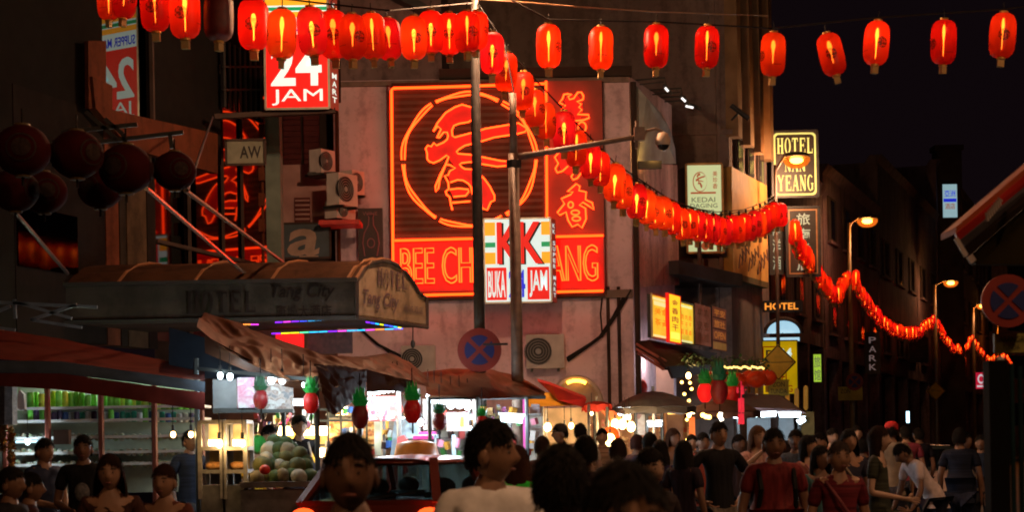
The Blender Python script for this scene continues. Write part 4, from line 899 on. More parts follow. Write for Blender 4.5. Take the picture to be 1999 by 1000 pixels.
tl = N('ShaderNodeBsdfTranslucent'); Lk(hsv.outputs[0], tl.inputs[0])
df = N('ShaderNodeBsdfPrincipled'); df.inputs['Roughness'].default_value = .35; Lk(base.outputs[2], df.inputs['Base Color'])
tp = N('ShaderNodeBsdfTransparent'); tp.inputs[0].default_value = (1, .42, .10, 1)
m1 = N('ShaderNodeMixShader'); m1.inputs[0].default_value = .2; Lk(tl.outputs[0], m1.inputs[1]); Lk(df.outputs[0], m1.inputs[2])
m2 = N('ShaderNodeMixShader'); Lk(mth('SUBTRACT', .24, mth('MULTIPLY', emb, .15)), m2.inputs[0]); Lk(m1.outputs[0], m2.inputs[1]); Lk(tp.outputs[0], m2.inputs[2])
oo = N('ShaderNodeOutputMaterial'); Lk(m2.outputs[0], oo.inputs[0])
m_bul = glow('lantern_bulb', (1, .36, .10), 30); m_cap = mat('gold_cap', (.45, .25, .05), .4, .4); m_tag = mat('lantern_tag', (.4, .26, .1), .7)
m_shelldark = mat('unlit_lantern_shell', (.14, .012, .008), .5, var=.4, scale=12)
def shell_mb(n=24):
    w = MB(); pr = [(.045, .262), (.09, .25), (.125, .215), (.143, .165), (.148, .10), (.15, 0), (.148, -.10), (.143, -.165), (.125, -.215), (.09, -.25), (.045, -.262)]
    w.lathe(pr, n*2 if n > 20 else n, rib=.022); return w
def bulb_mb(): return MB().lathe([(.001, .19), (.012, .18), (.021, .13), (.023, .09), (.014, .03), (.006, -.04), (.004, -.17), (.001, -.19)], 8)
def caps_mb(s): return MB().lathe([(.001, s*.262), (.05, s*.262), (.052, s*.285), (.001, s*.287)], 12)
def tag_mb(): return MB().box((0, 0, -.33), (.075, .06, .08)).tube([(0, 0, -.28), (0, 0, -.32)], .006, 4)
def hook_mb(): return MB().tube([(0, 0, .28), (0, 0, .36), (.015, 0, .375), (0, 0, .39)], .006, 4)
LP = thing('lantern', (0, 0, 0), 'x', 'lantern')
child('shell', shell_mb(), m_shell, LP, True); child('bulb', bulb_mb(), m_bul, LP, True); child('top_cap', caps_mb(1), m_cap, LP); child('bottom_cap', caps_mb(-1), m_cap, LP); child('tag', tag_mb(), m_tag, LP); child('hook', hook_mb(), m_wire, LP)
BV = []
for dz_, rs_, es_ in ((0, 1, 30), (.02, .8, 22), (-.03, 1.15, 38), (.03, 1.3, 14)):
    q = bulb_mb(); q.v = [Vector((v.x*rs_, v.y*rs_, v.z*(1-.25*(rs_ > 1))+dz_)) for v in q.v]; o_ = q.build('bulb', glow('lantern_bulb_%d' % es_, (1, .36, .10), es_), None, True); BV.append(o_.data); bpy.data.objects.remove(o_)
_w = shell_mb(16); k0 = len(_w.f); _b2 = bulb_mb(); _w.add(_b2.v, _b2.f, 1); _c = caps_mb(1); _w.add(_c.v, _c.f, 2); _c = caps_mb(-1); _w.add(_c.v, _c.f, 2); _c = tag_mb(); _w.add(_c.v, _c.f, 3)
LS = _w.build('lantern', [m_shell, m_bul, m_cap, m_tag], None, True); LS['category'] = 'lantern'
used_LP = [False]; used_LS = [False]
def lantern(px, py, Y, hp, label, group=None, tilt=0, full=True, wsc=1.0, lit_=True):
    s = m(hp, Y)/.55; c = P(px, py, Y); rot = (radians(random.uniform(-3, 3)), radians(tilt), random.choice([0, pi/2, pi, -pi/2, .5, 1.1])+random.uniform(-.3, .3))
    if full:
        o = dup(LP, loc=c, rot=rot, scl=(s*wsc, s*wsc, s)); bd = random.choice(BV)
        for ch in o.children:
            if ch.name.startswith('bulb'): ch.data = bd
        if not lit_:
            for ch in list(o.children):
                if ch.name.startswith('bulb'): bpy.data.objects.remove(ch)
                elif ch.name.startswith('shell'): ch.data = ch.data.copy(); ch.data.materials[0] = m_shelldark
    else:
        o = LS.copy(); COL.objects.link(o); o.location = c; o.rotation_euler = rot; o.scale = (s*wsc, s*wsc, s)
    o['label'] = label; o['category'] = 'lantern'
    if group: o['group'] = group
    return o
GR = 'red lanterns strung across the street'
# single row across the dark sky at right: each has its own tilt
for i, (px, py, hp, ti, nm) in enumerate(((1071, 90, 88, 0, 'lantern leading the spaced row, straight above the neon character column'), (1173, 94, 88, 4, 'lantern second from the left in the spaced row, tilted left at its foot'), (1281, 90, 88, -1, 'upright lantern above the floodlight arms in the spaced row'), (1380, 92, 86, 3, 'fourth lantern of the spaced row against the tall brown block'), (1509, 106, 88, -9, 'lantern at the edge of the tall block leaning to the right at its foot'), (1623, 106, 88, -12, 'most tilted lantern of the spaced row, foot swung right against the night sky'), (1711, 84, 90, 7, 'lantern in the night sky with its foot swung to the left'), (1842, 82, 90, -9, 'lantern second from the right edge in the night sky'), (1957, 69, 92, -5, 'rightmost and highest lantern in the night sky'))):
    lantern(px, py, 24.5, hp, nm, GR, ti)
for i, (px, py, hp, ti, nm, on_) in enumerate(((212, 2, 76, 0, 'cut off lantern at the left end of the top row', 1), (242, -6, 86, 3, 'lantern overlapping the mirrored sign, cut by the photo top', 1), (302, 14, 98, 2, 'wide dim lantern third from the left in the top row', 1), (361, 25, 104, 0, 'bright lantern fourth from the left in the top row', 1), (427, 32, 100, 0, 'unlit dark lantern in the gap of the top row', 0), (495, 47, 104, 0, 'lantern just left of the tall 24 JAM sign', 1), (550, 66, 100, -1, 'lantern hiding the 2 of the tall 24 JAM sign', 1), (609, 61, 98, -4, 'lantern covering the 4 of the tall 24 JAM sign', 1), (651, 67, 98, -3, 'lantern over the right edge of the 24 JAM sign', 1), (688, 72, 92, 0, 'narrow lantern right of the 24 JAM sign', 1), (727, 70, 92, 0, 'lantern at the left of a touching pair left of the neon sign', 1), (759, 76, 86, 10, 'lantern leaning left, last before the gap in the top row', 1), (808, 74, 88, 0, 'lantern right after the gap in the top row', 1), (841, 62, 86, 0, 'lantern in the top row above the big circled character', 1), (877, 66, 84, 0, 'lantern in the top row left of the dark lamp post', 1), (912, 62, 84, 1, 'lantern touching the dark lamp post from the left', 1), (930, 60, 80, 9, 'lantern half behind the dark lamp post, leaning', 1))):
    lantern(px, py, 21.5 if px < 480 else 22.5+(i % 3)*.25, hp, nm[0].upper()*0+nm if on_ else nm, GR, ti, lit_=bool(on_), wsc=1.05)
# first falling garland
for i, (px, py, hp, Y, nm) in enumerate(((961, 104, 84, 24.6, 'first lantern of the falling garland right of the lamp post'), (988, 141, 78, 25.2, 'second lantern of the falling garland above the neon ring'), (1021, 178, 78, 25.8, 'third lantern of the falling garland at the neon border'), (1044, 212, 76, 26.4, 'fourth lantern of the falling garland in front of the ring'), (1065, 236, 74, 27, 'fifth lantern of the falling garland beside the neon divider'), (1101, 256, 80, 27.6, 'bright lantern over the column of neon characters'), (1125, 290, 74, 28.2, 'lantern above the camera arm, over the neon column'), (1153, 314, 74, 28.8, 'lantern just beneath the camera arm'), (1172, 330, 70, 29.4, 'lantern at the neon sign edge under the camera arm'))):
    lantern(px, py, Y, hp, nm, GR, random.uniform(-4, 4))
way = [(1200, 358, 78, 30), (1215, 375, 74, 30.4), (1243, 396, 72, 31.5), (1262, 405, 70, 32), (1278, 412, 68, 32.6), (1295, 418, 68, 33.2), (1313, 428, 66, 33.8), (1330, 436, 64, 34.4), (1347, 438, 60, 35), (1362, 442, 62, 35.6), (1378, 444, 58, 36.2), (1391, 447, 60, 36.8), (1403, 451, 58, 37.4), (1415, 452, 56, 38), (1428, 449, 56, 38.6), (1440, 449, 56, 39.2), (1452, 446, 56, 39.8), (1463, 443, 54, 40.4), (1473, 440, 54, 41), (1483, 436, 52, 41.6), (1493, 430, 52, 42.2), (1502, 425, 50, 43), (1510, 420, 50, 44), (1517, 418, 48, 45), (1524, 420, 48, 46)]
ORD = 'first second third fourth fifth sixth seventh eighth ninth tenth eleventh twelfth thirteenth fourteenth fifteenth sixteenth seventeenth eighteenth nineteenth twentieth twenty-first twenty-second twenty-third twenty-fourth twenty-fifth'.split()
for i_, (px, py, hp, Y) in enumerate(way):
    lantern(px, py+random.uniform(-3, 3), Y, hp, ORD[i_]+' lantern from the left in the drooping garland before the hotel sign', 'lanterns packed in the first drooping garland', random.uniform(-7, 7), full=px < 1300)
GL = {1: 'small glowing lantern packed in the V shaped garland right of the hotel sign', 2: 'small glowing lantern packed in the long drooping garland after the second far post', 3: 'tiny glowing lantern in the short garland between the two farthest posts', 4: 'tiny glowing lantern in the last garland running behind the black post'}
def seg(pts, n, idx):
    # pts: (px,py,Y,hp) way points along the wire; even spacing in length
    d = [0]
    for a, b in zip(pts, pts[1:]): d.append(d[-1]+math.hypot(b[0]-a[0], b[1]-a[1]))
    for i in range(n):
        t = d[-1]*(i+.5)/n; k = max(j for j in range(len(d)-1) if d[j] <= t); f = (t-d[k])/(d[k+1]-d[k]+1e-9); a, b = pts[k], pts[k+1]
        q = [a[j]+(b[j]-a[j])*f for j in range(4)]
        lantern(q[0]+random.uniform(-2, 2), q[1]+random.uniform(-2.5, 2.5), q[2], q[3]*random.uniform(.92, 1.08), GL[idx], GL[idx].replace('glowing lantern', 'glowing lanterns'), random.uniform(-10, 10), False, wsc=.85)
seg([(1550, 446, 46, 46), (1560, 485, 47, 44), (1585, 518, 49, 42), (1605, 548, 50, 40), (1622, 572, 52, 38), (1636, 576, 54, 36), (1644, 560, 57, 34), (1657, 540, 60, 32)], 32, 1)
seg([(1668, 542, 60, 32), (1680, 572, 62, 31), (1700, 602, 65, 30), (1722, 628, 68, 28), (1748, 646, 71, 27), (1775, 653, 75, 26), (1800, 645, 79, 24), (1818, 630, 84, 22), (1824, 624, 85, 21)], 36, 2)
seg([(1829, 630, 86, 20), (1842, 655, 89, 19), (1860, 678, 93, 18), (1878, 686, 96, 17), (1890, 673, 99, 16), (1899, 661, 101, 15)], 24, 3)
seg([(1903, 664, 102, 15), (1914, 685, 106, 14), (1930, 703, 110, 14), (1950, 698, 114, 13), (1962, 697, 118, 12), (1975, 708, 124, 12), (1990, 725, 130, 12)], 19, 4)
for o in list(LP.children): bpy.data.objects.remove(o)
bpy.data.objects.remove(LP); bpy.data.objects.remove(LS)
def hangwire(label, pts):
    cable(label, pts, .012)
hangwire('support wire of the top row of lanterns', [(200, -60, 21.5), (480, -12, 22), (620, 5, 22.7), (760, 20, 22.7), (925, 5, 25)])
hangwire('support wire of the spaced lantern row', [(925, -40, 25), (1071, 38, 24.5), (1281, 42, 24.5), (1509, 55, 24.5), (1711, 34, 24.5), (1957, 18, 24.5), (2020, 10, 24.5)])
hangwire('support wire of the first drooping garland', [(955, 55, 24.6), (1021, 130, 25.8), (1101, 215, 27.6), (1200, 318, 30), (1313, 393, 33.8), (1403, 420, 37.4), (1483, 408, 41.6), (1515, 385, 46)])
t = thing('bulb_string', P(1390, 400, 36), 'thin string of tiny unlit bulbs above the first drooping garland', 'string lights')
pts = [(1232, 348, 31), (1262, 360, 32), (1300, 385, 33.5), (1345, 405, 35), (1400, 414, 37), (1450, 410, 39.5), (1490, 395, 43), (1513, 380, 46)]
w = MB(); w.tube([P(*p) for p in pts], .01, 4); w.build('cord', m_wire, t)
w = MB()
for a, b in zip(pts, pts[1:]):
    for f in (.15, .5, .85): q = P(*[a[j]+(b[j]-a[j])*f for j in range(3)]); w.sph(q-ZU*.06, (.03, .03, .055), 6)
w.build('small_bulb', m_black, t)
# big round unlit lanterns at left
m_rl = mat('dark_red_silk', (.045, .002, .002), .85, var=.25, scale=9); m_pr = mat('faded_gold_print', (.04, .024, .018), .8, var=.4, scale=40)
def roundl(px, py, rp, Y, label, rz):
    c = P(px, py, Y); R_ = m(rp, Y); t = thing('round_lantern', c, label, 'round lantern', 'big unlit round lanterns at the left', rz)
    w = MB(); pr = [(R_*sin(pi*i/16)*(1 if i not in (0, 16) else .001), -R_*.92*cos(pi*i/16)) for i in range(1, 16)]; w.lathe(pr, 28, rib=.008); child('body', w, m_rl, t, True)
    w = MB()
    for A in (0, pi*2/3, pi*4/3):
        d = Vector((sin(A), -cos(A), 0)); r_ = Vector((cos(A), sin(A), 0)); L = []
        for rad in (0, .45, .62, .70):
            L.append([(d*sqrt(max(0, 1-(rad*.75)**2))+r_*(rad*.75*cos(B))+ZU*(rad*.75*sin(B)*.92)).normalized()*R_*1.02 for B in [2*pi*k_/18 for k_ in range(18)]])
        for g0, g1 in ((0, 1), (2, 3)):
            vs = L[g0]+L[g1]; w.add(vs, [(k_, (k_+1) % 18, 18+(k_+1) % 18, 18+k_) for k_ in range(18)])
    child('medallion', w, m_pr, t)
    for s_ in (1, -1):
        w = MB(); w.lathe([(.001, s_*R_*.95), (R_*.28, s_*R_*.95), (R_*.3, s_*R_*.88)], 12); child('cap', w, mat('dull_gold', (.12, .07, .015), .6), t)
    w = MB(); w.tube([(0, 0, R_*.95), (0, 0, R_*1.5)], .008, 4); w.tube([(0, 0, -R_*.95), (0, 0, -R_*1.25)], .012, 4); child('cord', w, m_wire, t)
roundl(44, 294, 55, 14.5, 'big unlit round lantern at the left edge, upper row', .2)
roundl(150, 302, 52, 15, 'big unlit round lantern second in the upper row', .9)
roundl(246, 330, 53, 15.4, 'big unlit round lantern with a pale medallion, below the black bracket', -.3)
roundl(341, 334, 42, 15.8, 'smallest unlit round lantern of the upper row, nearest the red reflections', .5)
roundl(30, 372, 46, 15.4, 'unlit round lantern in the lower row at the left edge', 1.2)
roundl(86, 376, 45, 16, 'unlit round lantern in the lower row between two upper ones', .4)
roundl(196, 368, 44, 16.2, 'unlit round lantern behind and below the medallion one', 1.7)
# ============================================================ market stalls
def patch(mb, top, bot, nu=40, nv=14, amp=.05, sag=.1, seed=0, mi=0, fold=7, th=0):
    def ev(L, t):
        d = [0]
        for a, b in zip(L, L[1:]): d.append(d[-1]+math.hypot(b[0]-a[0], b[1]-a[1]))
        s_ = t*d[-1]; k = min(len(L)-2, max(j for j in range(len(d)) if d[j] <= s_+1e-9)); f = (s_-d[k])/(d[k+1]-d[k]+1e-9)
        return P(L[k][0], L[k][1], L[k][2]).lerp(P(L[k+1][0], L[k+1][1], L[k+1][2]), f)
    vs = []
    for j in range(nv+1):
        for i in range(nu+1):
            u, v = i/nu, j/nv; p = ev(top, u).lerp(ev(bot, u), v)
            e = sin(pi*v)**.5 if 0 < v < 1 else 0
            a = noise.noise(Vector((u*3+seed, v*1.5, seed)))
            r = 1-abs(noise.noise(Vector((u*fold*.3+v*1.2+seed*3, v*4.2-u*fold*.45, seed+5))))*2.4
            r2 = noise.noise(Vector((u*fold*1.3-v*3, v*8+u*fold+seed, seed)))
            k = .12+.88*e
            p += Vector((r2*amp*.08, -r*amp*.5*k, (a*1.3+r*.55+r2*.12)*amp*k-sag*sin(pi*u)*v*.5))
            vs.append(p)
    mb.add(vs, [(j*(nu+1)+i, j*(nu+1)+i+1, (j+1)*(nu+1)+i+1, (j+1)*(nu+1)+i) for j in range(nv) for i in range(nu)], mi)
m_tarp = mat('brown_tarpaulin', (.068, .019, .004), .5, var=.25, scale=1.2, bump=.12, spec=.35)
m_tarp2 = mat('dark_brown_tarpaulin', (.04, .012, .004), .6, var=.25, scale=1.5, bump=.15)
m_counter = mat('scratched_steel_counter', (.2, .2, .2), .35, .6, var=.4, scale=8)
m_postd = mat('dark_post', (.03, .035, .035), .5)
def post(mb, px, py, Y, r=.03, z0=.1): p = P(px, py, Y); mb.tube([Vector((p.x, p.y, z0)), p], r, 6)
def collage(name, cols, es, sc=9):
    if name in MATS: return MATS[name]
    mt = bpy.data.materials.new(name); mt.use_nodes = True; n = mt.node_tree; b = n.nodes['Principled BSDF']
    tc = n.nodes.new('ShaderNodeTexCoord'); v = n.nodes.new('ShaderNodeTexVoronoi'); v.inputs['Scale'].default_value = sc
    mp = n.nodes.new('ShaderNodeMapping'); mp.inputs['Scale'].default_value = (1, 1, 1.4); n.links.new(tc.outputs['Object'], mp.inputs[0]); n.links.new(mp.outputs[0], v.inputs[0])
    nz = n.nodes.new('ShaderNodeTexNoise'); nz.inputs['Scale'].default_value = sc*.9; nz.inputs['Detail'].default_value = 3; n.links.new(tc.outputs['Object'], nz.inputs[0])
    ad = n.nodes.new('ShaderNodeMix'); ad.data_type = 'RGBA'; ad.inputs[0].default_value = .75; n.links.new(v.outputs['Color'], ad.inputs[6]); n.links.new(nz.outputs['Color'], ad.inputs[7])
    sp = n.nodes.new('ShaderNodeSeparateColor'); n.links.new(ad.outputs[2], sp.inputs[0])
    cr = n.nodes.new('ShaderNodeValToRGB'); cr.color_ramp.interpolation = 'LINEAR'
    el = cr.color_ramp.elements
    while len(el) < len(cols): el.new(.5)
    for i, c in enumerate(cols): el[i].position = .34+.32*i/(len(cols)-1); el[i].color = (*c, 1)
    n.links.new(sp.outputs[0], cr.inputs[0]); n.links.new(cr.outputs[0], b.inputs['Base Color']); b.inputs['Roughness'].default_value = .5
    if es: n.links.new(cr.outputs[0], b.inputs['Emission Color']); b.inputs['Emission Strength'].default_value = es
    MATS[name] = mt; return mt
# --- stall with fruit, under the long crumpled tarpaulin
s1 = thing('market_stall', Vector((P(520, 900, 21).x, 21, 0)), 'fruit stall under the long crumpled brown tarpaulin', 'stall')
w = MB(); patch(w, [(400, 612, 24.5), (450, 628, 24), (520, 655, 23.5), (600, 682, 23), (716, 723, 22.3)], [(385, 640, 21), (440, 676, 20.8), (500, 708, 20.6), (560, 736, 20.6), (640, 752, 21)], 110, 40, .10, .1, 3, fold=12); w.build('tarpaulin', m_tarp, s1, True)
w = MB(); patch(w, [(400, 655, 21), (500, 710, 20.7), (560, 738, 20.7), (628, 752, 21)], [(400, 690, 21.2), (500, 728, 21), (556, 752, 21), (628, 766, 21.2)], 50, 6, .04, .05, 7); w.build('tarpaulin_edge', m_tarp2, s1, True)
w = MB(); patch(w, [(612, 712, 20.6), (660, 714, 21), (718, 724, 21.6)], [(640, 806, 20.8), (655, 812, 20.9), (714, 764, 21.6)], 40, 30, .12, 0, 12, fold=12); w.build('hanging_flap', m_tarp2, s1, True)
w = MB(); patch(w, [(330, 640, 21.9), (400, 660, 21.8), (470, 700, 21.7), (545, 742, 21.6)], [(330, 738, 21.9), (400, 740, 21.8), (470, 742, 21.7), (545, 748, 21.6)], 20, 8, .04, 0, 91); w.build('tarp_shade_sheet', mat('blue_black_shade', (.012, .016, .024), .7), s1, True)  # dark sheet added for the shade beneath the tarpaulin
w = MB()
for px, py, Y in ((383, 700, 21), (617, 735, 20.6), (552, 700, 23.5), (700, 730, 23)): post(w, px, py, Y)
w.bar(P(383, 720, 21), P(617, 742, 20.6), .04); w.build('post', m_postd, s1)
w = MB(); a, b = P(470, 948, 20), P(612, 936, 20.3); w.box(((a.x+b.x)/2, 20.5, a.z), (b.x-a.x, 1.2, .06)); w.box(((a.x+b.x)/2, 20.0, a.z/2), (b.x-a.x, .05, a.z-.1)); w.build('counter', m_counter, s1)
w = MB(); fr_rect(w, 395, 850, 760, 905, 25.2, .05); w.build('back_wall', mat('cream_back_wall', (.55, .42, .22), .7, var=.3, scale=3), s1)
w = MB(); fr_rect(w, 600, 640, 1060, 1000, 37.0, .1)
# sleeve with lit white panels hanging left
for i, (x0, y0, x1, y1, Y, c) in enumerate(((415, 742, 462, 800, 21.4, 'g'), (463, 738, 497, 800, 21.3, 'p'), (499, 742, 572, 806, 21.5, 'w'))):
    w = MB(); fr_rect(w, x0, y0, x1, y1, Y, .05)
    w.build('printed_panel', {'g': mat('grey_panel', (.16, .17, .18), .5, var=.3), 'p': collage('pink_print', [(.5, .5, .6), (.4, .12, .2), (.6, .6, .65)], 0, 7), 'w': collage('white_poster', [(.45, .42, .42), (.55, .55, .55), (.16, .09, .07), (.4, .33, .3), (.1, .1, .12)], 0, 11)}[c], s1)
w = MB(); fr_rect(w, 499, 800, 572, 806, 21.3, .1); fr_rect(w, 415, 798, 500, 806, 21.3, .1); w.build('rail', m_postd, s1)
m_red_print = collage('red_food_poster', [(.45, .03, .03), (.75, .2, .15), (.9, .8, .8), (.5, .05, .1), (.3, .02, .02)], 0, 12)
def bulb(px, py, Y, r, label, warm=False, grp='bare bulbs lighting the stalls', rz=1.3):
    t = thing('bulb', P(px, py, Y), label, 'light bulb', grp); w = MB(); w.sph((0, 0, 0), (m(r, Y), m(r, Y), m(r, Y)*rz), 10); child('glass', w, m_warmbulb if warm else m_bulb, t, True)
    w = MB(); w.tube([(0, 0, m(r, Y)*1.1), (0, 0, m(r, Y)*1.1+.08)], .018, 6); w.tube([(0, 0, .1), (0, 0, .35)], .005, 4); child('socket', w, m_black, t); return t
bulb(430, 734, 20.9, 5.5, 'left of two white bulbs over the glass food case'); bulb(449, 736, 20.9, 6, 'right of two white bulbs over the glass food case')
bulb(530, 742, 20.9, 7, 'left of two big white bulbs in front of the white poster'); bulb(551, 742, 20.9, 7, 'right of two big white bulbs in front of the white poster')
bulb(593, 752, 20.8, 4, 'small white bulb touching the green lantern top')
for i in range(7): bulb(722+i*9, 768-i*1.5, 23.4, 4.5, 'white bulb in the tight row above the red poster, number %s from the left' % ['one', 'two', 'three', 'four', 'five', 'six', 'seven'][i])
for i, (x, y, r) in enumerate(((836, 774, 4), (848, 776, 4), (862, 778, 4), (880, 788, 9), (897, 786, 10), (913, 792, 8), (788, 822, 6), (821, 825, 6), (918, 815, 4), (918, 837, 3.5))): bulb(x, y, 24, r, 'white bulb among the brilliant cluster of the middle stall', grp='bulbs of the brilliant middle stall')
def tube(a, b, Y, label, r=.03, mt_=None, th=True):
    w = MB(); w.tube([P(*a, Y), P(*b, Y)], r, 8); t = thing('tube_light', P(*a, Y), label, 'tube light'); w.build('tube', mt_ or m_tube, t, True)
    w = MB(); w.bar(P(*a, Y)+Vector((-.03, .04, .05)), P(*b, Y)+Vector((.03, .04, .05)), .05, .03); w.build('fixture', m_white, t); return t
tube((568, 788), (592, 788), 24.8, 'short white tube light behind the red bottomed lantern')
tube((540, 842), (572, 842), 24.9, 'warm tube left of the cap wearing vendor', .06, m_warmtube); tube((592, 842), (618, 842), 24.9, 'warm tube right of the cap wearing vendor', .06, m_warmtube); tube((620, 842), (640, 842), 24.9, 'warm tube beside the dark stall post', .06, m_warmtube)
tube((655, 804), (678, 803), 24.9, 'short warm tube left of the hanging pineapple lantern', .05, m_warmtube)
tube((622, 885), (634, 885), 22, 'small glaring lamp by the stall post low down', .05, m_warmtube)
# warm goods behind, back board bits
gb = thing('snack_rack', P(700, 900, 24.9), 'rack of amber snack bags glowing behind the foreground man', 'rack')
w = MB(); fr_rect(w, 640, 822, 738, 900, 25.0, .1); w.build('snack_bag', collage('amber_bags', [(.35, .12, .03), (.85, .5, .15), (.9, .7, .35), (.3, .08, .03), (.7, .3, .1)], .0, 11), gb)
w = MB(); fr_rect(w, 556, 845, 620, 925, 25.05, .1); w.build('back_board', mat('yellow_board', (.85, .62, .12), .6, var=.3, scale=4), gb)
w = MB(); fr_rect(w, 640, 806, 660, 816, 24.9, .05)
for x in (640, 665, 690, 715, 738): post(w, x, 800, 24.8, .015)
for y in (822, 800, 870): w.bar(P(622, y, 24.8), P(745, y, 24.8), .03)
w.build('frame', m_postd, gb)
l = bpy.data.lights.new('stall_fill', 'POINT')
w = MB(); fr_rect(w, 533, 812, 575, 828, 24.8, .06); quick('banner', 'magenta and lime price banner hanging behind the vendors', 'banner', w, collage('magenta_banner', [(.6, .02, .2), (.7, .8, .1), (.8, .75, .8), (.4, .1, .5)], .15, 6))
w = MB(); fr_rect(w, 590, 800, 612, 828, 24.7, .03); quick('banner', 'pale blue printed banner under the red bottomed lantern', 'banner', w, collage('blue_banner', [(.5, .75, .9), (.2, .4, .8), (.8, .85, .9)], .2, 9))
# food display cases
def case(x0, y0, x1, y1, Y, label):
    t = thing('food_case', P((x0+x1)/2, y1, Y), label, 'display case'); a = P(x0, y1, Y); b = P(x1, y0, Y); D = .5
    w = MB(); 
    for x in (a.x, b.x):
        for y in (Y, Y+D): w.bar((x, y, a.z-.3), (x, y, b.z), .045)
    for z in (a.z, b.z, (a.z+b.z)/2-.02):
        w.bar((a.x, Y, z), (b.x, Y, z), .04); w.bar((a.x, Y+D, z), (b.x, Y+D, z), .04); w.bar((a.x, Y, z), (a.x, Y+D, z), .04); w.bar((b.x, Y, z), (b.x, Y+D, z), .04)
    w.build('frame', m_steel, t)
    w = MB(); w.box(((a.x+b.x)/2, Y+D, (a.z+b.z)/2), (b.x-a.x, .02, b.z-a.z)); w.build('back', mat('warm_case_back', (.75, .5, .2), .6, var=.4, scale=6), t)
    w = MB(); w.box(((a.x+b.x)/2, Y+D/2, (a.z+b.z)/2-.02), (b.x-a.x-.06, D-.05, .015)); w.build('shelf', m_white, t)
    w = MB(); z = b.z-.23; w.tube([(a.x+.05, Y+D*.6, z), (b.x-.05, Y+D*.6, z)], .035, 8); w.build('tube', m_warmtube, t)
    w = MB(); w.box(((a.x+b.x)/2, Y+D/2, a.z/2-.1), (b.x-a.x, D, a.z-.1)); w.build('cabinet', m_counter, t)
    for i in range(5):
        w = MB(); w.sph((a.x+.08+(b.x-a.x-.16)*i/4, Y+D*.5, a.z+.06), (.07, .1, .05), 8); w.build('snack', mat('fried_snack', (.5, .25, .08), .6, var=.5, scale=30), t, True)
    return t
case(391, 824, 432, 922, 20.2, 'glass food case left of the dark divider with a glaring bulb'); case(439, 824, 478, 922, 20.2, 'glass food case nearest the fruit pile')
bulb(428, 867, 20.0, 7, 'glaring warm bulb in the left glass food case', True); bulb(473, 866, 20.0, 6, 'warm bulb in the right glass food case', True); bulb(373, 849, 21, 5, 'warm bulb left of the glass food cases', True); bulb(338, 849, 22, 5, 'warm bulb above the girl at the left', True)
# fruit pile
random.seed(21); GF = 'coconuts and melons heaped on the counter'
m_fr = [mat('fruit_green', (.035, .06, .02), .7, var=.4, scale=9, bump=.3), mat('fruit_olive', (.07, .075, .03), .7, var=.4, scale=9, bump=.3), mat('fruit_husk', (.14, .12, .075), .8, var=.4, scale=12, bump=.4), mat('fruit_pale', (.24, .24, .2), .7, var=.3, scale=8)]
fm = {}
for i, mt_ in enumerate(m_fr):
    w = MB(); w.sph((0, 0, 0), (.105, .1, .095), 14)
    for j, v in enumerate(w.v): v *= 1+.07*noise.noise(v*14+Vector((i, 0, 0)))
    fm[i] = w.build('coconut', mt_, None, True)
spots = []
for row_, (y0, xs) in enumerate(((934, range(506, 612, 16)), (914, range(512, 600, 17)), (896, range(522, 584, 17)), (880, range(530, 566, 16)), (866, range(540, 556, 14)))):
    for x in xs: spots.append((x+random.uniform(-4, 4), y0+random.uniform(-3, 3), 20.1+row_*.1+random.uniform(-.03, .1)))
spots += [(566, 878, 20.6), (583, 890, 20.4), (592, 905, 20.4)]
for k_, (x, y, Y) in enumerate(spots):
    i = random.choice([0, 0, 1, 1, 2, 3]); o = fm[i].copy(); COL.objects.link(o); o.location = P(x, y, Y); o.rotation_euler = (random.uniform(0, 6), random.uniform(0, 6), 0); s_ = random.uniform(.85, 1.15); o.scale = (s_,)*3
    tag(o, ['green coconut in the heap on the fruit counter', 'olive coloured coconut in the heap on the fruit counter', 'brown husked coconut in the heap on the fruit counter', 'pale trimmed coconut in the heap on the fruit counter'][i], 'coconut', GF+' '+['green', 'olive', 'husked', 'pale'][i])
for i in fm: bpy.data.objects.remove(fm[i])
w = MB(); w.sph(P(517, 918, 19.85), (.06, .06, .055), 10); quick('red_fruit', 'single red fruit among the pale ones at the left of the heap', 'fruit', w, m_red, smooth=True)
# --- middle stall (bright)
s2 = thing('market_stall', Vector((P(760, 900, 24).x, 24, 0)), 'brilliantly lit stall with a red food poster under the second tarpaulin', 'stall')
w = MB(); patch(w, [(615, 700, 23.8), (690, 699, 24), (760, 690, 24.2), (800, 708, 24), (832, 735, 23.5)], [(640, 722, 21.8), (715, 725, 21.7), (770, 738, 22), (800, 744, 22), (838, 758, 22.5)], 70, 28, .06, .05, 23, fold=12); w.build('tarpaulin', m_tarp, s2, True)
w = MB(); patch(w, [(715, 722, 21.7), (770, 736, 22), (805, 744, 22)], [(716, 766, 21.8), (770, 764, 22), (800, 768, 22.2)], 30, 8, .04, 0, 31); w.build('tarpaulin_edge', m_tarp2, s2, True)
w = MB(); fr_rect(w, 716, 775, 776, 822, 23.6, .05); w.build('food_poster', m_red_print, s2)
w = MB(); fr_rect(w, 825, 780, 846, 840, 24.4, .05); w.build('grey_curtain', mat('grey_curtain', (.35, .33, .3), .8, var=.2, stretch=(8, 8, 1)), s2)
w = MB(); fr_rect(w, 846, 800, 860, 835, 24.5, .05); fr_rect(w, 872, 806, 916, 842, 24.3, .05); w.build('small_poster', collage('mixed_poster', [(.55, .2, .25), (.8, .8, .85), (.4, .25, .2), (.85, .5, .5)], 0, 12), s2)
w = MB()
for x, y, Y in ((778, 760, 23.5), (927, 780, 24), (748, 822, 24.2), (816, 760, 24.4)): post(w, x, y, Y, .03)
w.build('post', m_steel, s2)
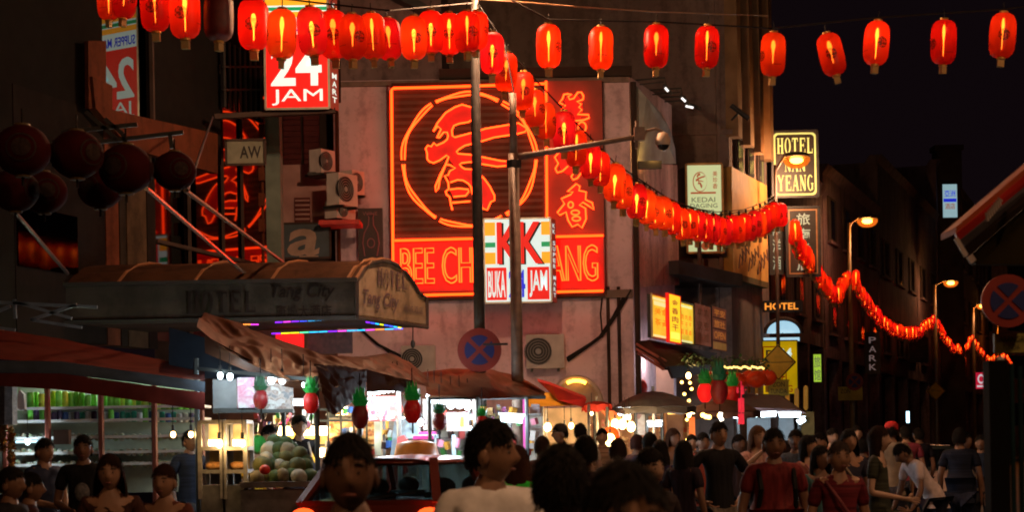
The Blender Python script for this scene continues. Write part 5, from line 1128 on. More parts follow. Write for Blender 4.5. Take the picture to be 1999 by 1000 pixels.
w = MB(); patch(w, [(770, 822, 23.9), (800, 815, 23.9), (818, 830, 23.9)], [(762, 890, 23.9), (800, 880, 23.9), (812, 890, 23.9)], 18, 10, .06, 0, 41); w.build('plastic_sheet', mat('bluish_plastic_sheet', (.45, .62, .7), .3, var=.2), s2, True)
w = MB(); fr_rect(w, 782, 850, 852, 856, 23.7, .8); fr_rect(w, 786, 850, 790, 900, 23.7, .05); fr_rect(w, 848, 850, 852, 900, 23.7, .05); fr_rect(w, 882, 850, 890, 900, 23.9, .05); fr_rect(w, 730, 824, 748, 890, 24.6, .05); w.build('table', mat('pale_blue_table', (.4, .55, .62), .4, var=.2), s2)
w = MB(); fr_rect(w, 806, 852, 846, 858, 23.55, .1); fr_rect(w, 770, 845, 850, 850, 24.2, .6); w.build('magenta_tray', mat('magenta_tray', (.7, .05, .3), .4), s2)
w = MB(); fr_rect(w, 640, 815, 1062, 1010, 25.4, .05); w.build('back_cloth', mat('pale_back_cloth', (.5, .47, .42), .8, var=.4, scale=2), s2)
w = MB(); w.prism([P(x, y, 23.4) for x, y in ((772, 893), (776, 855), (788, 850), (800, 868), (795, 893))], Vector((0, .2, 0))); quick('pink_bag', 'pink plastic bag standing behind the red car roof', 'bag', w, mat('pink_plastic', (.8, .15, .15), .4))
w = MB(); w.lathe([(.28, 0), (.24, .16), (.08, .2), (.001, .2)], 20, P(813, 892, 22.5)); quick('orange_basin', 'upturned orange basin glowing above the car roof', 'basin', w, mat('orange_basin_plastic', (.5, .16, .02), .4), smooth=True)
random.seed(77)
pk = [mat('packet_red', (.5, .04, .03), .4), mat('packet_blue', (.05, .15, .5), .4), mat('packet_white', (.6, .6, .6), .4), mat('packet_amber', (.6, .3, .05), .4), mat('packet_green', (.06, .3, .08), .4), mat('packet_dark', (.05, .03, .03), .5), mat('packet_pink', (.6, .2, .3), .4)]
for k_ in range(95):
    x = random.uniform(636, 1052); y = random.choice([802, 826, 848, 868, 884])+random.uniform(-4, 4); w_ = random.uniform(5, 12); h_ = random.uniform(8, 20); Y_ = random.uniform(23.9, 25.2)
    w = MB(); a_ = P(x, y, Y_); w.box(a_, (m(w_, Y_), .1, m(h_, Y_)), Matrix.Rotation(random.uniform(-.3, .3), 3, 'Y') @ Matrix.Rotation(random.uniform(-.6, .6), 3, 'Z')); w.build('packet', random.choice(pk), s2 if x < 930 else s2)
w = MB()
for y in (810, 834, 856, 876): w.bar(P(636, y, 25.25), P(1056, y, 25.25), .03)
w.build('rail_bar', m_steel, s2)
for k_ in range(26):
    x = random.uniform(486, 612); y = random.uniform(808, 842); Y_ = random.uniform(23.2, 24.6)
    w = MB(); w.box(P(x, y, Y_), (m(random.uniform(4, 9), Y_), .05, m(random.uniform(8, 16), Y_)), Matrix.Rotation(random.uniform(-.4, .4), 3, 'Y')); w.build('hanging_packet', random.choice(pk), s1)
# --- third stall right of the poles
s3 = thing('market_stall', Vector((P(960, 900, 24.5).x, 24.5, 0)), 'stall with a ribbed brown tarpaulin right of the no stopping sign', 'stall')
w = MB(); patch(w, [(822, 728, 25.5), (880, 720, 25.5), (960, 722, 25.5), (1010, 735, 25.2), (1064, 768, 24.5)], [(835, 772, 23), (900, 776, 23), (960, 776, 23), (1010, 774, 23.2), (1062, 774, 23.6)], 90, 28, .055, .05, 52, fold=16); w.build('tarpaulin', m_tarp, s3, True)
w = MB(); w.tube([P(835, 778, 22.9), P(1064, 776, 23.5)], .03, 5)
for x, y, Y in ((838, 776, 23), (932, 776, 23), (1028, 776, 23.3)): post(w, x, y, Y, .025)
w.build('frame', m_postd, s3)
w = MB()
for k_ in range(9): fr_rect(w, 936+k_*11, 790+(k_ % 3)*5, 945+k_*11, 835+(k_ % 4)*9, 25+.05*k_, .03)
w.build('hanging_cloth', collage('market_cloth', [(.55, .1, .3), (.3, .3, .7), (.8, .7, .2), (.6, .6, .8), (.4, .15, .5)], .0, 8), s3)
w = MB(); fr_rect(w, 1020, 778, 1034, 910, 23.6, .05); w.build('magenta_curtain', mat('magenta_curtain', (.6, .08, .3), .8, var=.3), s3)
w = MB(); fr_rect(w, 1036, 790, 1056, 920, 25.6, .05); w.build('pale_panel', mat('pale_mauve_panel', (.45, .38, .42), .8, var=.3), s3)
tube((978, 816), (1020, 819), 23.2, 'thick blue white tube light right of the white shirted man', .05)
tube((840, 783), (876, 786), 23.9, 'white tube along the edge of the third tarpaulin')
# --- red and yellow parasol stall + arcade stalls
s4 = thing('market_stall', Vector((P(1120, 900, 30).x, 30, 0)), 'stall with a red and yellow canopy in front of the arched doorway', 'stall')
w = MB(); w.prism([P(1050, 745, 30), P(1075, 752, 29), P(1145, 780, 28.5), P(1140, 796, 28.4), P(1090, 782, 29)], Vector((0, .5, .06))); w.build('red_canopy', mat('red_canvas', (.6, .03, .02), .6), s4)
w = MB(); w.prism([P(1030, 768, 29.5), P(1085, 768, 29.3), P(1130, 792, 28.9), P(1030, 795, 28.9)], Vector((0, .3, .02))); w.build('yellow_canopy', mat('yellow_canvas', (.75, .38, .03), .6), s4)
w = MB(); fr_rect(w, 1058, 798, 1150, 900, 33, .05); w.build('back_cloth', mat('lit_cream_cloth', (.8, .6, .35), .8, var=.35, scale=3), s4)
w = MB()
for x, y, Y in ((1058, 795, 29), (1149, 790, 29), (1066, 800, 31)): post(w, x, y, Y, .025)
w.build('post', m_steel, s4)
for x, y, r in ((1069, 835, 7), (1115, 832, 5), (1102, 835, 4), (1150, 830, 3)): bulb(x, y, 30.5, r, 'warm bulb hanging over the stall at the arched doorway', True, 'warm bulbs at the arched doorway stall')
for x, y, r in ((1201, 829, 8), (1215, 829, 8), (1232, 834, 8), (1220, 817, 4), (1228, 816, 4), (1155, 808, 3)): bulb(x, y, 31, r, 'warm bulb in the cluster under the grey umbrella', True, 'warm bulbs under the grey umbrella')
bulb(1191, 860, 29, 10, 'orange glowing bulb in front of a red lantern under the umbrella', True); 
w = MB(); w.sph(P(1193, 850, 29.6), (.14, .1, .14), 14); quick('lantern', 'small red lantern behind the orange bulb under the umbrella', 'lantern', w, mat('red_glow_lantern', (.8, .1, .02), .5, emit=(1, .1, .01), es=.6), smooth=True)
s5 = thing('market_stall', Vector((P(1250, 900, 33).x, 33, 0)), 'crowded food stall of steel shelves under the grey umbrella', 'stall')
w = MB(); random.seed(8)
for k_ in range(26):
    x = 1150+k_*8; y0 = 812+random.uniform(0, 45); fr_rect(w, x, y0, x+random.uniform(4, 10), y0+random.uniform(15, 50), 34+random.uniform(-.6, .4), .05)
w.build('goods', collage('warm_goods', [(.6, .3, .12), (.2, .08, .05), (.85, .65, .35), (.4, .2, .15), (.6, .12, .08)], .0, 7), s5)
w = MB(); fr_rect(w, 1146, 805, 1345, 950, 34.8, .05); w.build('back_cloth', mat('peach_back_cloth', (.6, .38, .25), .8, var=.4, scale=2), s5)
w = MB()
for x, y, Y in ((1185, 795, 31), (1240, 790, 32), (1262, 790, 32.2), (1292, 800, 32.5), (1160, 790, 33)): post(w, x, y, Y, .03)
for a, b in (((1262, 795), (1292, 830)), ((1292, 795), (1262, 830)), ((1262, 812), (1292, 812))): w.bar(P(*a, 32.1), P(*b, 32.1), .02)
w.build('frame', m_postd, s5)
w = MB(); fr_rect(w, 1237, 800, 1262, 850, 32.4, .05); w.build('price_banner', collage('grey_banner', [(.5, .5, .52), (.7, .7, .7), (.35, .2, .2)], 0, 5), s5)
tube((1266, 829), (1291, 828), 32, 'short white tube light right of the umbrella pole', .045); w = MB(); fr_rect(w, 1206, 795, 1232, 812, 31.5, .05); quick('panel_lamp', 'white glowing light panel under the grey umbrella', 'light', w, glow('panel_white', (.75, .95, 1), 7))
w = MB(); w.prism([P(x, y, 31) for x, y in ((1170, 800), (1200, 803), (1222, 826), (1190, 822))], Vector((0, .4, .02))); quick('awning', 'small red orange awning flap over the warm bulbs', 'awning', w, mat('red_orange_canvas', (.5, .12, .03), .6))
w = MB(); fr_rect(w, 1302, 808, 1334, 880, 33.4, .1); quick('notice_board', 'plain brown board behind the heads under the umbrella', 'board', w, mat('brown_board', (.22, .14, .12), .7))
w = MB(); fr_rect(w, 1304, 800, 1330, 809, 33.2, .1); quick('light_box', 'amber light box on top of the brown board', 'light', w, glow('amber_box', (1, .55, .12), 3))
tube((1336, 804), (1356, 804), 32, 'short amber tube at the right rim of the umbrella', .04, m_warmtube); bulb(1345, 811, 32, 4, 'amber bulb below the short tube at the umbrella rim', True)
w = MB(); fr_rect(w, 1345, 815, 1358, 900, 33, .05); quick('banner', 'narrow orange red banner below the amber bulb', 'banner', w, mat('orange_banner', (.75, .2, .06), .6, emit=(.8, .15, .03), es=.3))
# umbrellas
def umbrella(cx, ytop, x0, x1, yr, Y, label, col, nm):
    c = P(cx, ytop, Y); R_ = m((x1-x0)/2, Y); zr = P(cx, yr, Y).z; t = thing('umbrella', Vector((c.x, Y, 0)), label, 'umbrella')
    for k_ in range(8):
        w = MB(); vs = []
        for i in range(5):
            for j in range(5):
                A = 2*pi*(k_+j/4)/8; f = i/4; rr = R_*f*(1-.03*sin(pi*j/4)*f); vs.append(Vector((c.x+rr*cos(A), Y+rr*sin(A), c.z-(c.z-zr)*(f**1.7)+.02*sin(pi*j/4)*f)))
        w.add(vs, [(i*5+j, i*5+j+1, (i+1)*5+j+1, (i+1)*5+j) for i in range(4) for j in range(4)])
        w.prism([vs[20], vs[22], vs[24], vs[24]-ZU*.12, vs[22]-ZU*.1, vs[20]-ZU*.12], Vector((.002, .002, 0))); w.build('canopy_panel', mat(nm, col, .7, var=.25), t)
    w = MB(); w.tube([Vector((c.x, Y, .1)), c+ZU*.08], .025, 8); w.build('pole', m_steel, t)
umbrella(1275, 764, 1192, 1360, 797, 31.5, 'large dark grey market umbrella over the warm bulbs', (.11, .10, .10), 'grey_canvas')
umbrella(1410, 780, 1330, 1480, 806, 34, 'brown grey market umbrella below the red decorations', (.12, .07, .065), 'brown_canvas')
umbrella(1165, 784, 1135, 1195, 792, 31.2, 'small red parasol between the yellow canopy and grey umbrella', (.35, .03, .02), 'red_parasol')
# white lit stall (right)
s6 = thing('market_stall', Vector((P(1500, 900, 42).x, 42, 0)), 'stall with a long cold white tube and white sides by the hotel post', 'stall')
w = MB(); fr_rect(w, 1458, 815, 1505, 860, 43.5, .05); fr_rect(w, 1520, 812, 1550, 860, 43.3, .05); w.build('white_side', mat('cold_white_sheet', (.5, .58, .62), .6, var=.3, scale=2), s6)
w = MB(); w.prism([P(1435, 795, 41), P(1560, 800, 41), P(1575, 808, 41), P(1435, 808, 41)], Vector((0, 3, .4))); w.build('roof', mat('dark_brown_canvas', (.07, .04, .04), .8), s6)
w = MB()
for x in (1440, 1560): post(w, x, 805, 41, .04)
w.build('post', m_postd, s6)
tube((1432, 812), (1514, 809), 40.9, 'long cold white tube crossing behind the red tag banner', .055); tube((1522, 810), (1562, 810), 40.9, 'shorter white tube right of the hotel lamp post', .055); tube((1558, 826), (1570, 818), 41, 'tilted stubby tube at the end of the white lit stall', .06)
w = MB(); w.tube([Vector((P(1514, 830, 45.9).x, 45.9, 0)), P(1514, 775, 45.9)], .12, 10); quick('post', 'thick grey post under the diamond warning sign', 'post', w, mat('grey_post', (.3, .28, .28), .6))
# eave above pink wall + pink wall
t = thing('shop_awning', FPp(1300, 700, .8), 'dark ragged awning under the yellow menu board', 'awning')
w = MB()
q = [FPp(1240, 668, .1), FPp(1330, 712, .3), FPp(1395, 706, .4), FPp(1272, 664, .6)]
p1, p2 = FPp(1243, 668, .05), FPp(1392, 690, .05); p3, p4 = FPp(1300, 704, 1.5), FPp(1400, 716, 1.5)
w.prism([FPp(1240, 667, .05), FPp(1268, 664, .5), FPp(1400, 690, 1.2), FPp(1400, 716, 1.2), FPp(1300, 716, 1.2)], Vector((0, .3, -.06))); w.build('roof', m_walldark, t)
w = MB()
for a, b in (((1242, 672), (1300, 706)), ((1242, 682), (1300, 716)), ((1246, 690), (1296, 722))): w.bar(FPp(*a, .3), FPp(*b, 1.1), .04)
w.build('batten', mat('reddish_batten', (.25, .12, .1), .7), t)
w = MB(); w.prism([FPp(1300, 716, 1.15), FPp(1398, 712, 1.15), FPp(1398, 724, 1.15), FPp(1310, 740, 1.15)], SN*.05); w.build('valance', m_walldark, t)
t = thing('lit_passage_wall', FPp(1280, 790, 0), 'pinkish wall lit white inside the arcade below the menu board', 'wall')
w = MB(); a = P(1238, 700, 38.9); 
fr_rect(w, 1240, 682, 1275, 900, 39.6, .1); w.build('left_face', mat('pale_pink_paint', (.72, .5, .48), .8, var=.1), t)
w = MB(); fr_rect(w, 1275, 682, 1318, 900, 39.9, .1); w.build('right_face', mat('peach_paint', (.62, .4, .33), .8, var=.1), t)
bulb(1239, 695, 39.1, 3.5, 'small white bulb at the corner above the lit pink wall')
l.energy = 45; l.color = (1, .8, .75); l.shadow_soft_size = .1; lo_ = bpy.data.objects.new('bulb_light', l); COL.objects.link(lo_); lo_.location = P(1262, 712, 38.9)
w = MB(); w.sph(P(1246, 758, 38.6), (.2, .15, .22), 12); quick('red_parasol_top', 'red rounded parasol top at the foot of the lit pink wall', 'parasol', w, m_red)
bulb(1344, 734, 34, 5, 'warm bulb at the left of the red decorations', True)
# ============================================================ pineapple lanterns
m_pr_ = mat('pineapple_red', (.5, .010, .012), .45, var=.2, scale=30, emit=(.6, .0, .0), es=.06); m_pg = mat('pineapple_green', (.015, .30, .05), .5, var=.3, scale=20, emit=(0, .4, .05), es=.06); m_pdark = mat('pineapple_crimson', (.17, .006, .009), .5, var=.2, scale=30)  # small emission stands in for backlight through the translucent inflatables
def pine(px, py, w_, h_, Y, label, body=None, group=None, leaf=None):
    s_ = m(h_, Y); r_ = m(w_, Y)/2; t = thing('pineapple_lantern', P(px, py, Y), label, 'pineapple lantern', group)
    w = MB(); N_ = 9; hb = s_*.66
    pr = [(max(.002, r_*sin(pi*(.06+.88*i/12))**.55), -s_/2+hb*i/12) for i in range(13)]; w.lathe(pr, 18, rib=.02); w.add([(0, 0, -s_/2)], [])
    child('body', w, body or m_pr_, t, True)
    w = MB()
    for ring in range(3):
        n_ = 9
        for k_ in range(n_):
            A = 2*pi*(k_+.5*ring)/n_; z0 = -s_/2+hb*.94; L_ = s_*(.19+.06*ring); o_ = r_*(1.3-.38*ring); b_ = r_*.6
            d = Vector((cos(A), sin(A), 0)); q = Vector((-sin(A), cos(A), 0))*r_*.30; a0 = d*b_+ZU*z0
            mid = d*(b_+(o_-b_)*.6)+ZU*(z0+L_*.75); tip = d*o_*1.05+ZU*(z0+L_*(1.15+.3*ring)-(.06*s_ if ring == 0 else 0))
            w.add([a0-q, a0+q, mid+q*.9, mid-q*.9, tip], [(0, 1, 2, 3), (3, 2, 4)])
    w.lathe([(r_*.6, -s_/2+hb*.95), (r_*.5, s_*.28), (.01, s_*.36)], 10); child('leaf_crown', w, leaf or m_pg, t)
    w = MB()
    for i in range(1, 6):
        for k_ in range(10):
            A = 2*pi*(k_+.5*(i % 2))/10; rr = pr[i*2][0]*1.02; w.box((rr*cos(A), rr*sin(A), pr[i*2][1]), (.007, .007, .007))
    child('stud', w, m_pdark, t)
    w = MB(); w.tube([(0, 0, s_*.3), (0, 0, s_*.3+.3)], .006, 4); w.tube([(0, 0, -s_*.5), (0, 0, -s_*.5-.12)], .01, 4); child('cord', w, m_wire, t); return t
pine(509, 770, 30, 58, 20.6, 'dark pineapple lantern in front of the white poster', m_pdark, None, mat('shadow_green', (.01, .07, .03), .6))
pine(607, 776, 31, 64, 20.5, 'pineapple lantern with a flat green top beside the dark flap')
pine(703, 802, 34, 72, 21.0, 'large dark red pineapple lantern hanging lowest behind the foreground man', m_pdark)
pine(805, 791, 36, 72, 21.4, 'brightest red pineapple lantern with vivid green leaves, centre of the stalls')
pine(858, 814, 27, 52, 22.5, 'small pineapple lantern with a dark green crown right of the brightest one', m_pdark, None, mat('deep_green', (.01, .18, .07), .5))
pine(941, 818, 23, 42, 22.5, 'small pineapple lantern just above the white shirted man')
# decoration cluster at right
pine(1376, 757, 30, 58, 33.5, 'lit red pineapple at the left end of the hanging decorations', mat('bright_red_glow', (.8, .02, .02), .5, emit=(1, .01, .01), es=.7), None)
pine(1404, 752, 34, 74, 33, 'big dark red pineapple of the hanging decorations with a dark green crown', m_pdark, None, mat('deep_green2', (.01, .16, .08), .5))
pine(1430, 762, 26, 60, 34, 'small red pineapple with glowing strips right of the big dark one', m_pr_)
m_or = mat('red_orange_silk', (.40, .03, .01), .5, var=.3, scale=12, emit=(.4, .02, 0), es=.15)
def deco(px, py, rp, Y, label, rp2=None):
    t = thing('round_lantern', P(px, py, Y), label, 'round lantern', 'round red lanterns hanging over the brown umbrella'); R_ = m(rp, Y)
    w = MB(); w.lathe([(R_*sin(pi*i/14), -R_*.85*cos(pi*i/14)) for i in range(1, 14)], 20, rib=.03); child('body', w, m_or, t, True)
    w = MB(); w.lathe([(.001, R_*.86), (R_*.3, R_*.86), (R_*.3, R_*.78)], 10); w.tube([(0, 0, -R_*.85), (0, 0, -R_*1.5)], .03, 6); w.tube([(0, 0, R_*.8), (0, 0, R_*1.3)], .008, 4); child('tassel', w, m_gold, t)
deco(1440, 745, 20, 35, 'round red lantern behind the red tag banner'); deco(1421, 742, 18, 35.8, 'round red lantern between the big dark pineapple and the tag banner'); deco(1388, 738, 15, 36, 'small round red lantern behind the lit red pineapple'); deco(1462, 740, 19, 35.5, 'round red lantern right of the tag banner'); deco(1477, 741, 20, 34.8, 'middle one of the bunched round red lanterns'); deco(1497, 738, 19, 35.2, 'rightmost round red lantern touching the diamond sign')
t = thing('tag_banner', P(1447, 790, 33), 'narrow red hanging tag banner with a knot above the white tube', 'banner')
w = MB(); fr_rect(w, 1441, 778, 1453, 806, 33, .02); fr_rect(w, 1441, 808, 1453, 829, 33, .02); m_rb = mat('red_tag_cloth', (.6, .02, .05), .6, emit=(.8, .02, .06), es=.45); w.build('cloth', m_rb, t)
w = MB()
for A in range(5): w.tube([P(1447, 762, 33)+Vector((.08*cos(A*1.3), 0, .08*sin(A*1.3)))*k_ for k_ in (1, 1)]+[P(1447+9*cos(A*1.26), 762+9*sin(A*1.26), 33)], .02, 5)
w.tube([P(1447, 745, 33), P(1447, 808, 33)], .012, 4); w.build('knot', m_rb, t)
w = MB(); random.seed(4); t = thing('garland', P(1430, 712, 34), 'leafy green and tinsel garland above the hanging decorations', 'garland')
for k_ in range(240):
    x = 1330+random.random()*170; p = P(x, 702+ (x-1330)*.03+random.uniform(-9, 9), 34+random.uniform(-.3, .3)); d = Vector((random.uniform(-1, 1), random.uniform(-1, 1), random.uniform(-1, .4))).normalized()*.14; q = d.cross(ZU).normalized()*.03
    w.add([p, p+d*.5+q, p+d, p+d*.5-q], [(0, 1, 2, 3)])
w.build('leaf_mass', mat('dull_green_leaves', (.04, .10, .04), .6), t)['kind'] = 'stuff'
w = MB()
for k_ in range(26): x = 1400+k_*3.6; w.sph(P(x, 718+random.uniform(-2, 2), 33.6), .02, 6)
w.build('fairy_light', glow('fairy_amber', (1, .6, .15), 3), t)
w = MB()
for k_, (x, y) in enumerate(((1331, 747), (1347, 748), (1350, 760), (1336, 770), (1345, 783), (1341, 820), (1341, 860), (1372, 811), (1378, 814), (1384, 815), (1405, 812))): w.sph(P(x, y, 32.8), .03 if k_ < 7 else .045, 6)
quick('fairy_lights', 'scattered tiny amber fairy lights left of the decorations', 'string lights', w, glow('fairy_amber2', (1, .55, .12), 8))
w = MB(); w.tube([P(1407, 806, 32.6), P(1406, 815, 32.6), P(1410, 822, 32.6)], .035, 6); quick('curved_lamp', 'small curved white lamp under the brown umbrella', 'light', w, glow('curve_lamp', (1, .9, .7), 6))
w = MB()
for x, y0, y1 in ((1555, 765, 800), (1573, 760, 795), (1537, 772, 785)):
    for k_ in range(7): w.sph(P(x, y0+(y1-y0)*k_/6, 46), (.06, .06, .09), 6)
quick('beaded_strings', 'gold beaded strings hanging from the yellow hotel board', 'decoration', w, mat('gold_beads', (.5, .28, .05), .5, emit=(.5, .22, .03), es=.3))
# ============================================================ left drinks stall
s0 = thing('market_stall', Vector((P(130, 900, 24).x, 24, 0)), 'dim drinks stall with green canned shelves under a dark red awning', 'stall')
w = MB(); patch(w, [(-30, 640, 23), (120, 662, 22.8), (250, 690, 22.6), (400, 720, 22.4)], [(-30, 700, 20.5), (120, 704, 20.4), (250, 722, 20.4), (400, 744, 20.4)], 50, 8, .05, .1, 61); w.build('awning', mat('dark_red_canvas', (.10, .014, .008), .8, var=.3), s0, True)
w = MB(); w.bar(P(-30, 636, 22.9), P(36, 662, 22.8), .06); w.bar(P(36, 663, 22.6), P(130, 682, 22.5), .07); w.bar(P(130, 682, 22.5), P(400, 722, 22.4), .06); w.bar(P(44, 672, 22.4), P(56, 702, 22.2), .04); w.build('awning_edge', mat('orange_lit_edge', (.6, .22, .06), .5), s0)  # orange of these bars is lamp light on the awning edge, painted in
w = MB(); patch(w, [(-30, 704, 20.4), (120, 706, 20.4), (400, 746, 20.4)], [(-30, 728, 20.4), (120, 730, 20.4), (400, 766, 20.4)], 40, 4, .02, 0, 71); w.build('blue_valance', mat('slate_blue_canvas', (.06, .08, .11), .7), s0, True)
w = MB(); patch(w, [(-30, 730, 20.38), (120, 730, 20.38), (400, 768, 20.38)], [(-30, 752, 20.36), (120, 762, 20.36), (400, 802, 20.36)], 40, 4, .02, 0, 81); w.build('red_valance', mat('maroon_canvas', (.09, .015, .012), .7), s0, True)
w = MB(); fr_rect(w, -30, 740, 395, 960, 24.9, .06); w.build('back_wall', mat('pale_green_board', (.32, .38, .32), .7, var=.2), s0)
shy = [799, 824, 857, 887, 910]
for y in shy:
    w = MB(); a, b = P(28, y, 24), P(392, y+4, 24); w.box(((a.x+b.x)/2, 24.4, a.z), (b.x-a.x, .9, .035)); w.build('shelf', m_white, s0)
w = MB()
for x in (8, 92, 196, 300, 392): post(w, x, 745, 23.8, .04)
w.build('post', mat('mahogany_post', (.22, .05, .03), .5), s0)
w = MB(); fr_rect(w, 104, 840, 134, 868, 23.7, .15); w.build('crate', mat('brown_crate', (.16, .1, .08), .7), s0)
w = MB(); fr_rect(w, 28, 861, 74, 865, 23.9, .1); w.build('strip_light', glow('dim_blue_tube', (.5, .8, .95), 2.2), s0)
bulb(54, 863, 23.7, 5, 'pale bulb in front of the drinks shelves'); 
tube((60, 744), (180, 758), 24.3, 'hidden white tube inside the drinks stall roof', .02, glow('weak_tube', (.8, 1, .75), 30))
tube((210, 764), (380, 784), 24.3, 'second hidden white tube inside the drinks stall roof', .02, MATS['weak_tube'])
cm = {}
def can(nm, col, lab, tall):
    w = MB(); h_ = .17 if tall else .13; w.lathe([(.001, 0), (.032, 0), (.036, .01), (.036, h_-.02), (.028, h_), (.001, h_)], 12); b_ = w.build('drink_can', [mat(nm, col, .35, var=.15, scale=25)], None, True)
    cm[nm] = (b_, lab)
can('can_green', (.2, .75, .1), 'lime green drink can on the top shelf of the drinks stall', True); can('can_yellowgreen', (.6, .85, .1), 'yellow green drink can on the top shelf of the drinks stall', True)
can('can_blue', (.05, .12, .4), 'blue drink can on the second shelf of the drinks stall', False); can('can_white', (.6, .6, .6), 'white drink can on the second shelf of the drinks stall', False); can('can_teal', (.03, .35, .25), 'teal drink can on the second shelf of the drinks stall', False); can('can_dark', (.08, .05, .12), 'dark drink can on the second shelf of the drinks stall', False)
random.seed(3)
def putcan(nm, x, y, Y, s_):
    b_, lab = cm[nm]; o = b_.copy(); COL.objects.link(o); o.location = P(x+random.uniform(-1, 1), y, Y+random.uniform(-.08, .08)); o.scale = (s_*random.uniform(.94, 1.04), s_, s_*random.uniform(.82, 1.05)); tag(o, lab, 'drink can', lab.replace('drink can', 'drink cans'))
x = 60
while x < 385:
    if not (88 < x < 98 or 192 < x < 202 or 296 < x < 306): putcan(random.choice(['can_green', 'can_green', 'can_yellowgreen']), x, shy[0]-2+(x-60)*.011, 24.1, 1.28); putcan(random.choice(['can_blue', 'can_white', 'can_teal', 'can_dark', 'can_green']), x, shy[1]-2+(x-60)*.011, 24.1, 1.05)
    x += 11.2
for b_, _l in cm.values(): bpy.data.objects.remove(b_)
w = MB(); random.seed(9)
for y in shy[2:]:
    for k_ in range(30): x = 34+k_*12; w.sph(P(x, y-3, 24.1+random.uniform(-.1, .2)), (.045, .05, .03+random.random()*.03), 6)
o = w.build('packet_mass', collage('packet_mix', [(.2, .3, .12), (.4, .42, .38), (.3, .2, .1), (.1, .2, .12)], 0, 10), s0); o['kind'] = 'stuff'
t = thing('foil_garland', P(22, 880, 22), 'crumpled gold and foil tinsel columns hanging at the far left', 'decoration')
w = MB(); random.seed(2)
for cx, y0, y1 in ((6, 830, 880), (22, 835, 912)):
    for k_ in range(150):
        y = random.uniform(y0, y1); p = P(cx+random.uniform(-6, 6), y, 22+random.uniform(-.05, .05)); d = Vector((random.uniform(-1, 1), random.uniform(-1, 1), random.uniform(-1, 1))).normalized()*.05; q = d.cross(Vector((random.random(), random.random(), 1))).normalized()*.02
        w.add([p-d, p+q, p+d, p-q], [(0, 1, 2, 3)])
w.build('foil', mat('gold_foil', (.7, .42, .15), .25, .8), t); w = MB(); w.tube([P(14, 745, 22), P(14, 830, 22)], .12, 8); w.build('bag_column', mat('clear_bag_grey', (.13, .13, .15), .4, var=.5, scale=20), t)
w = MB(); w.prism([P(x, y, 23.6) for x, y in ((38, 762), (46, 770), (48, 800), (40, 802), (33, 795), (35, 770))], Vector((0, .1, 0))); quick('plastic_bag', 'white plastic bag hanging at the left end of the can shelves', 'bag', w, mat('white_bag', (.5, .48, .55), .5))
for x, y, Y, en_, co in ((430, 742, 20.3, 12, (.8, .95, 1)), (540, 750, 20.2, 16, (.8, .95, 1)), (745, 775, 23.0, 50, (.85, .95, 1)), (890, 792, 23.5, 60, (.85, .95, 1)), (1000, 825, 22.9, 35, (.75, .85, 1)), (570, 850, 24.3, 30, (1, .75, .4)), (1110, 838, 29.5, 45, (1, .7, .35)), (1215, 832, 30, 60, (1, .7, .35)), (1280, 835, 31, 35, (1, .85, .7)), (1480, 820, 40, 70, (.8, .9, 1)), (690, 840, 24.2, 22, (1, .7, .35))):
    sl = bpy.data.lights.new('stall_bulb_light', 'POINT'); sl.energy = en_; sl.color = co; sl.shadow_soft_size = .12; so = bpy.data.objects.new('stall_bulb_light', sl); COL.objects.link(so); so.location = P(x, y, Y)
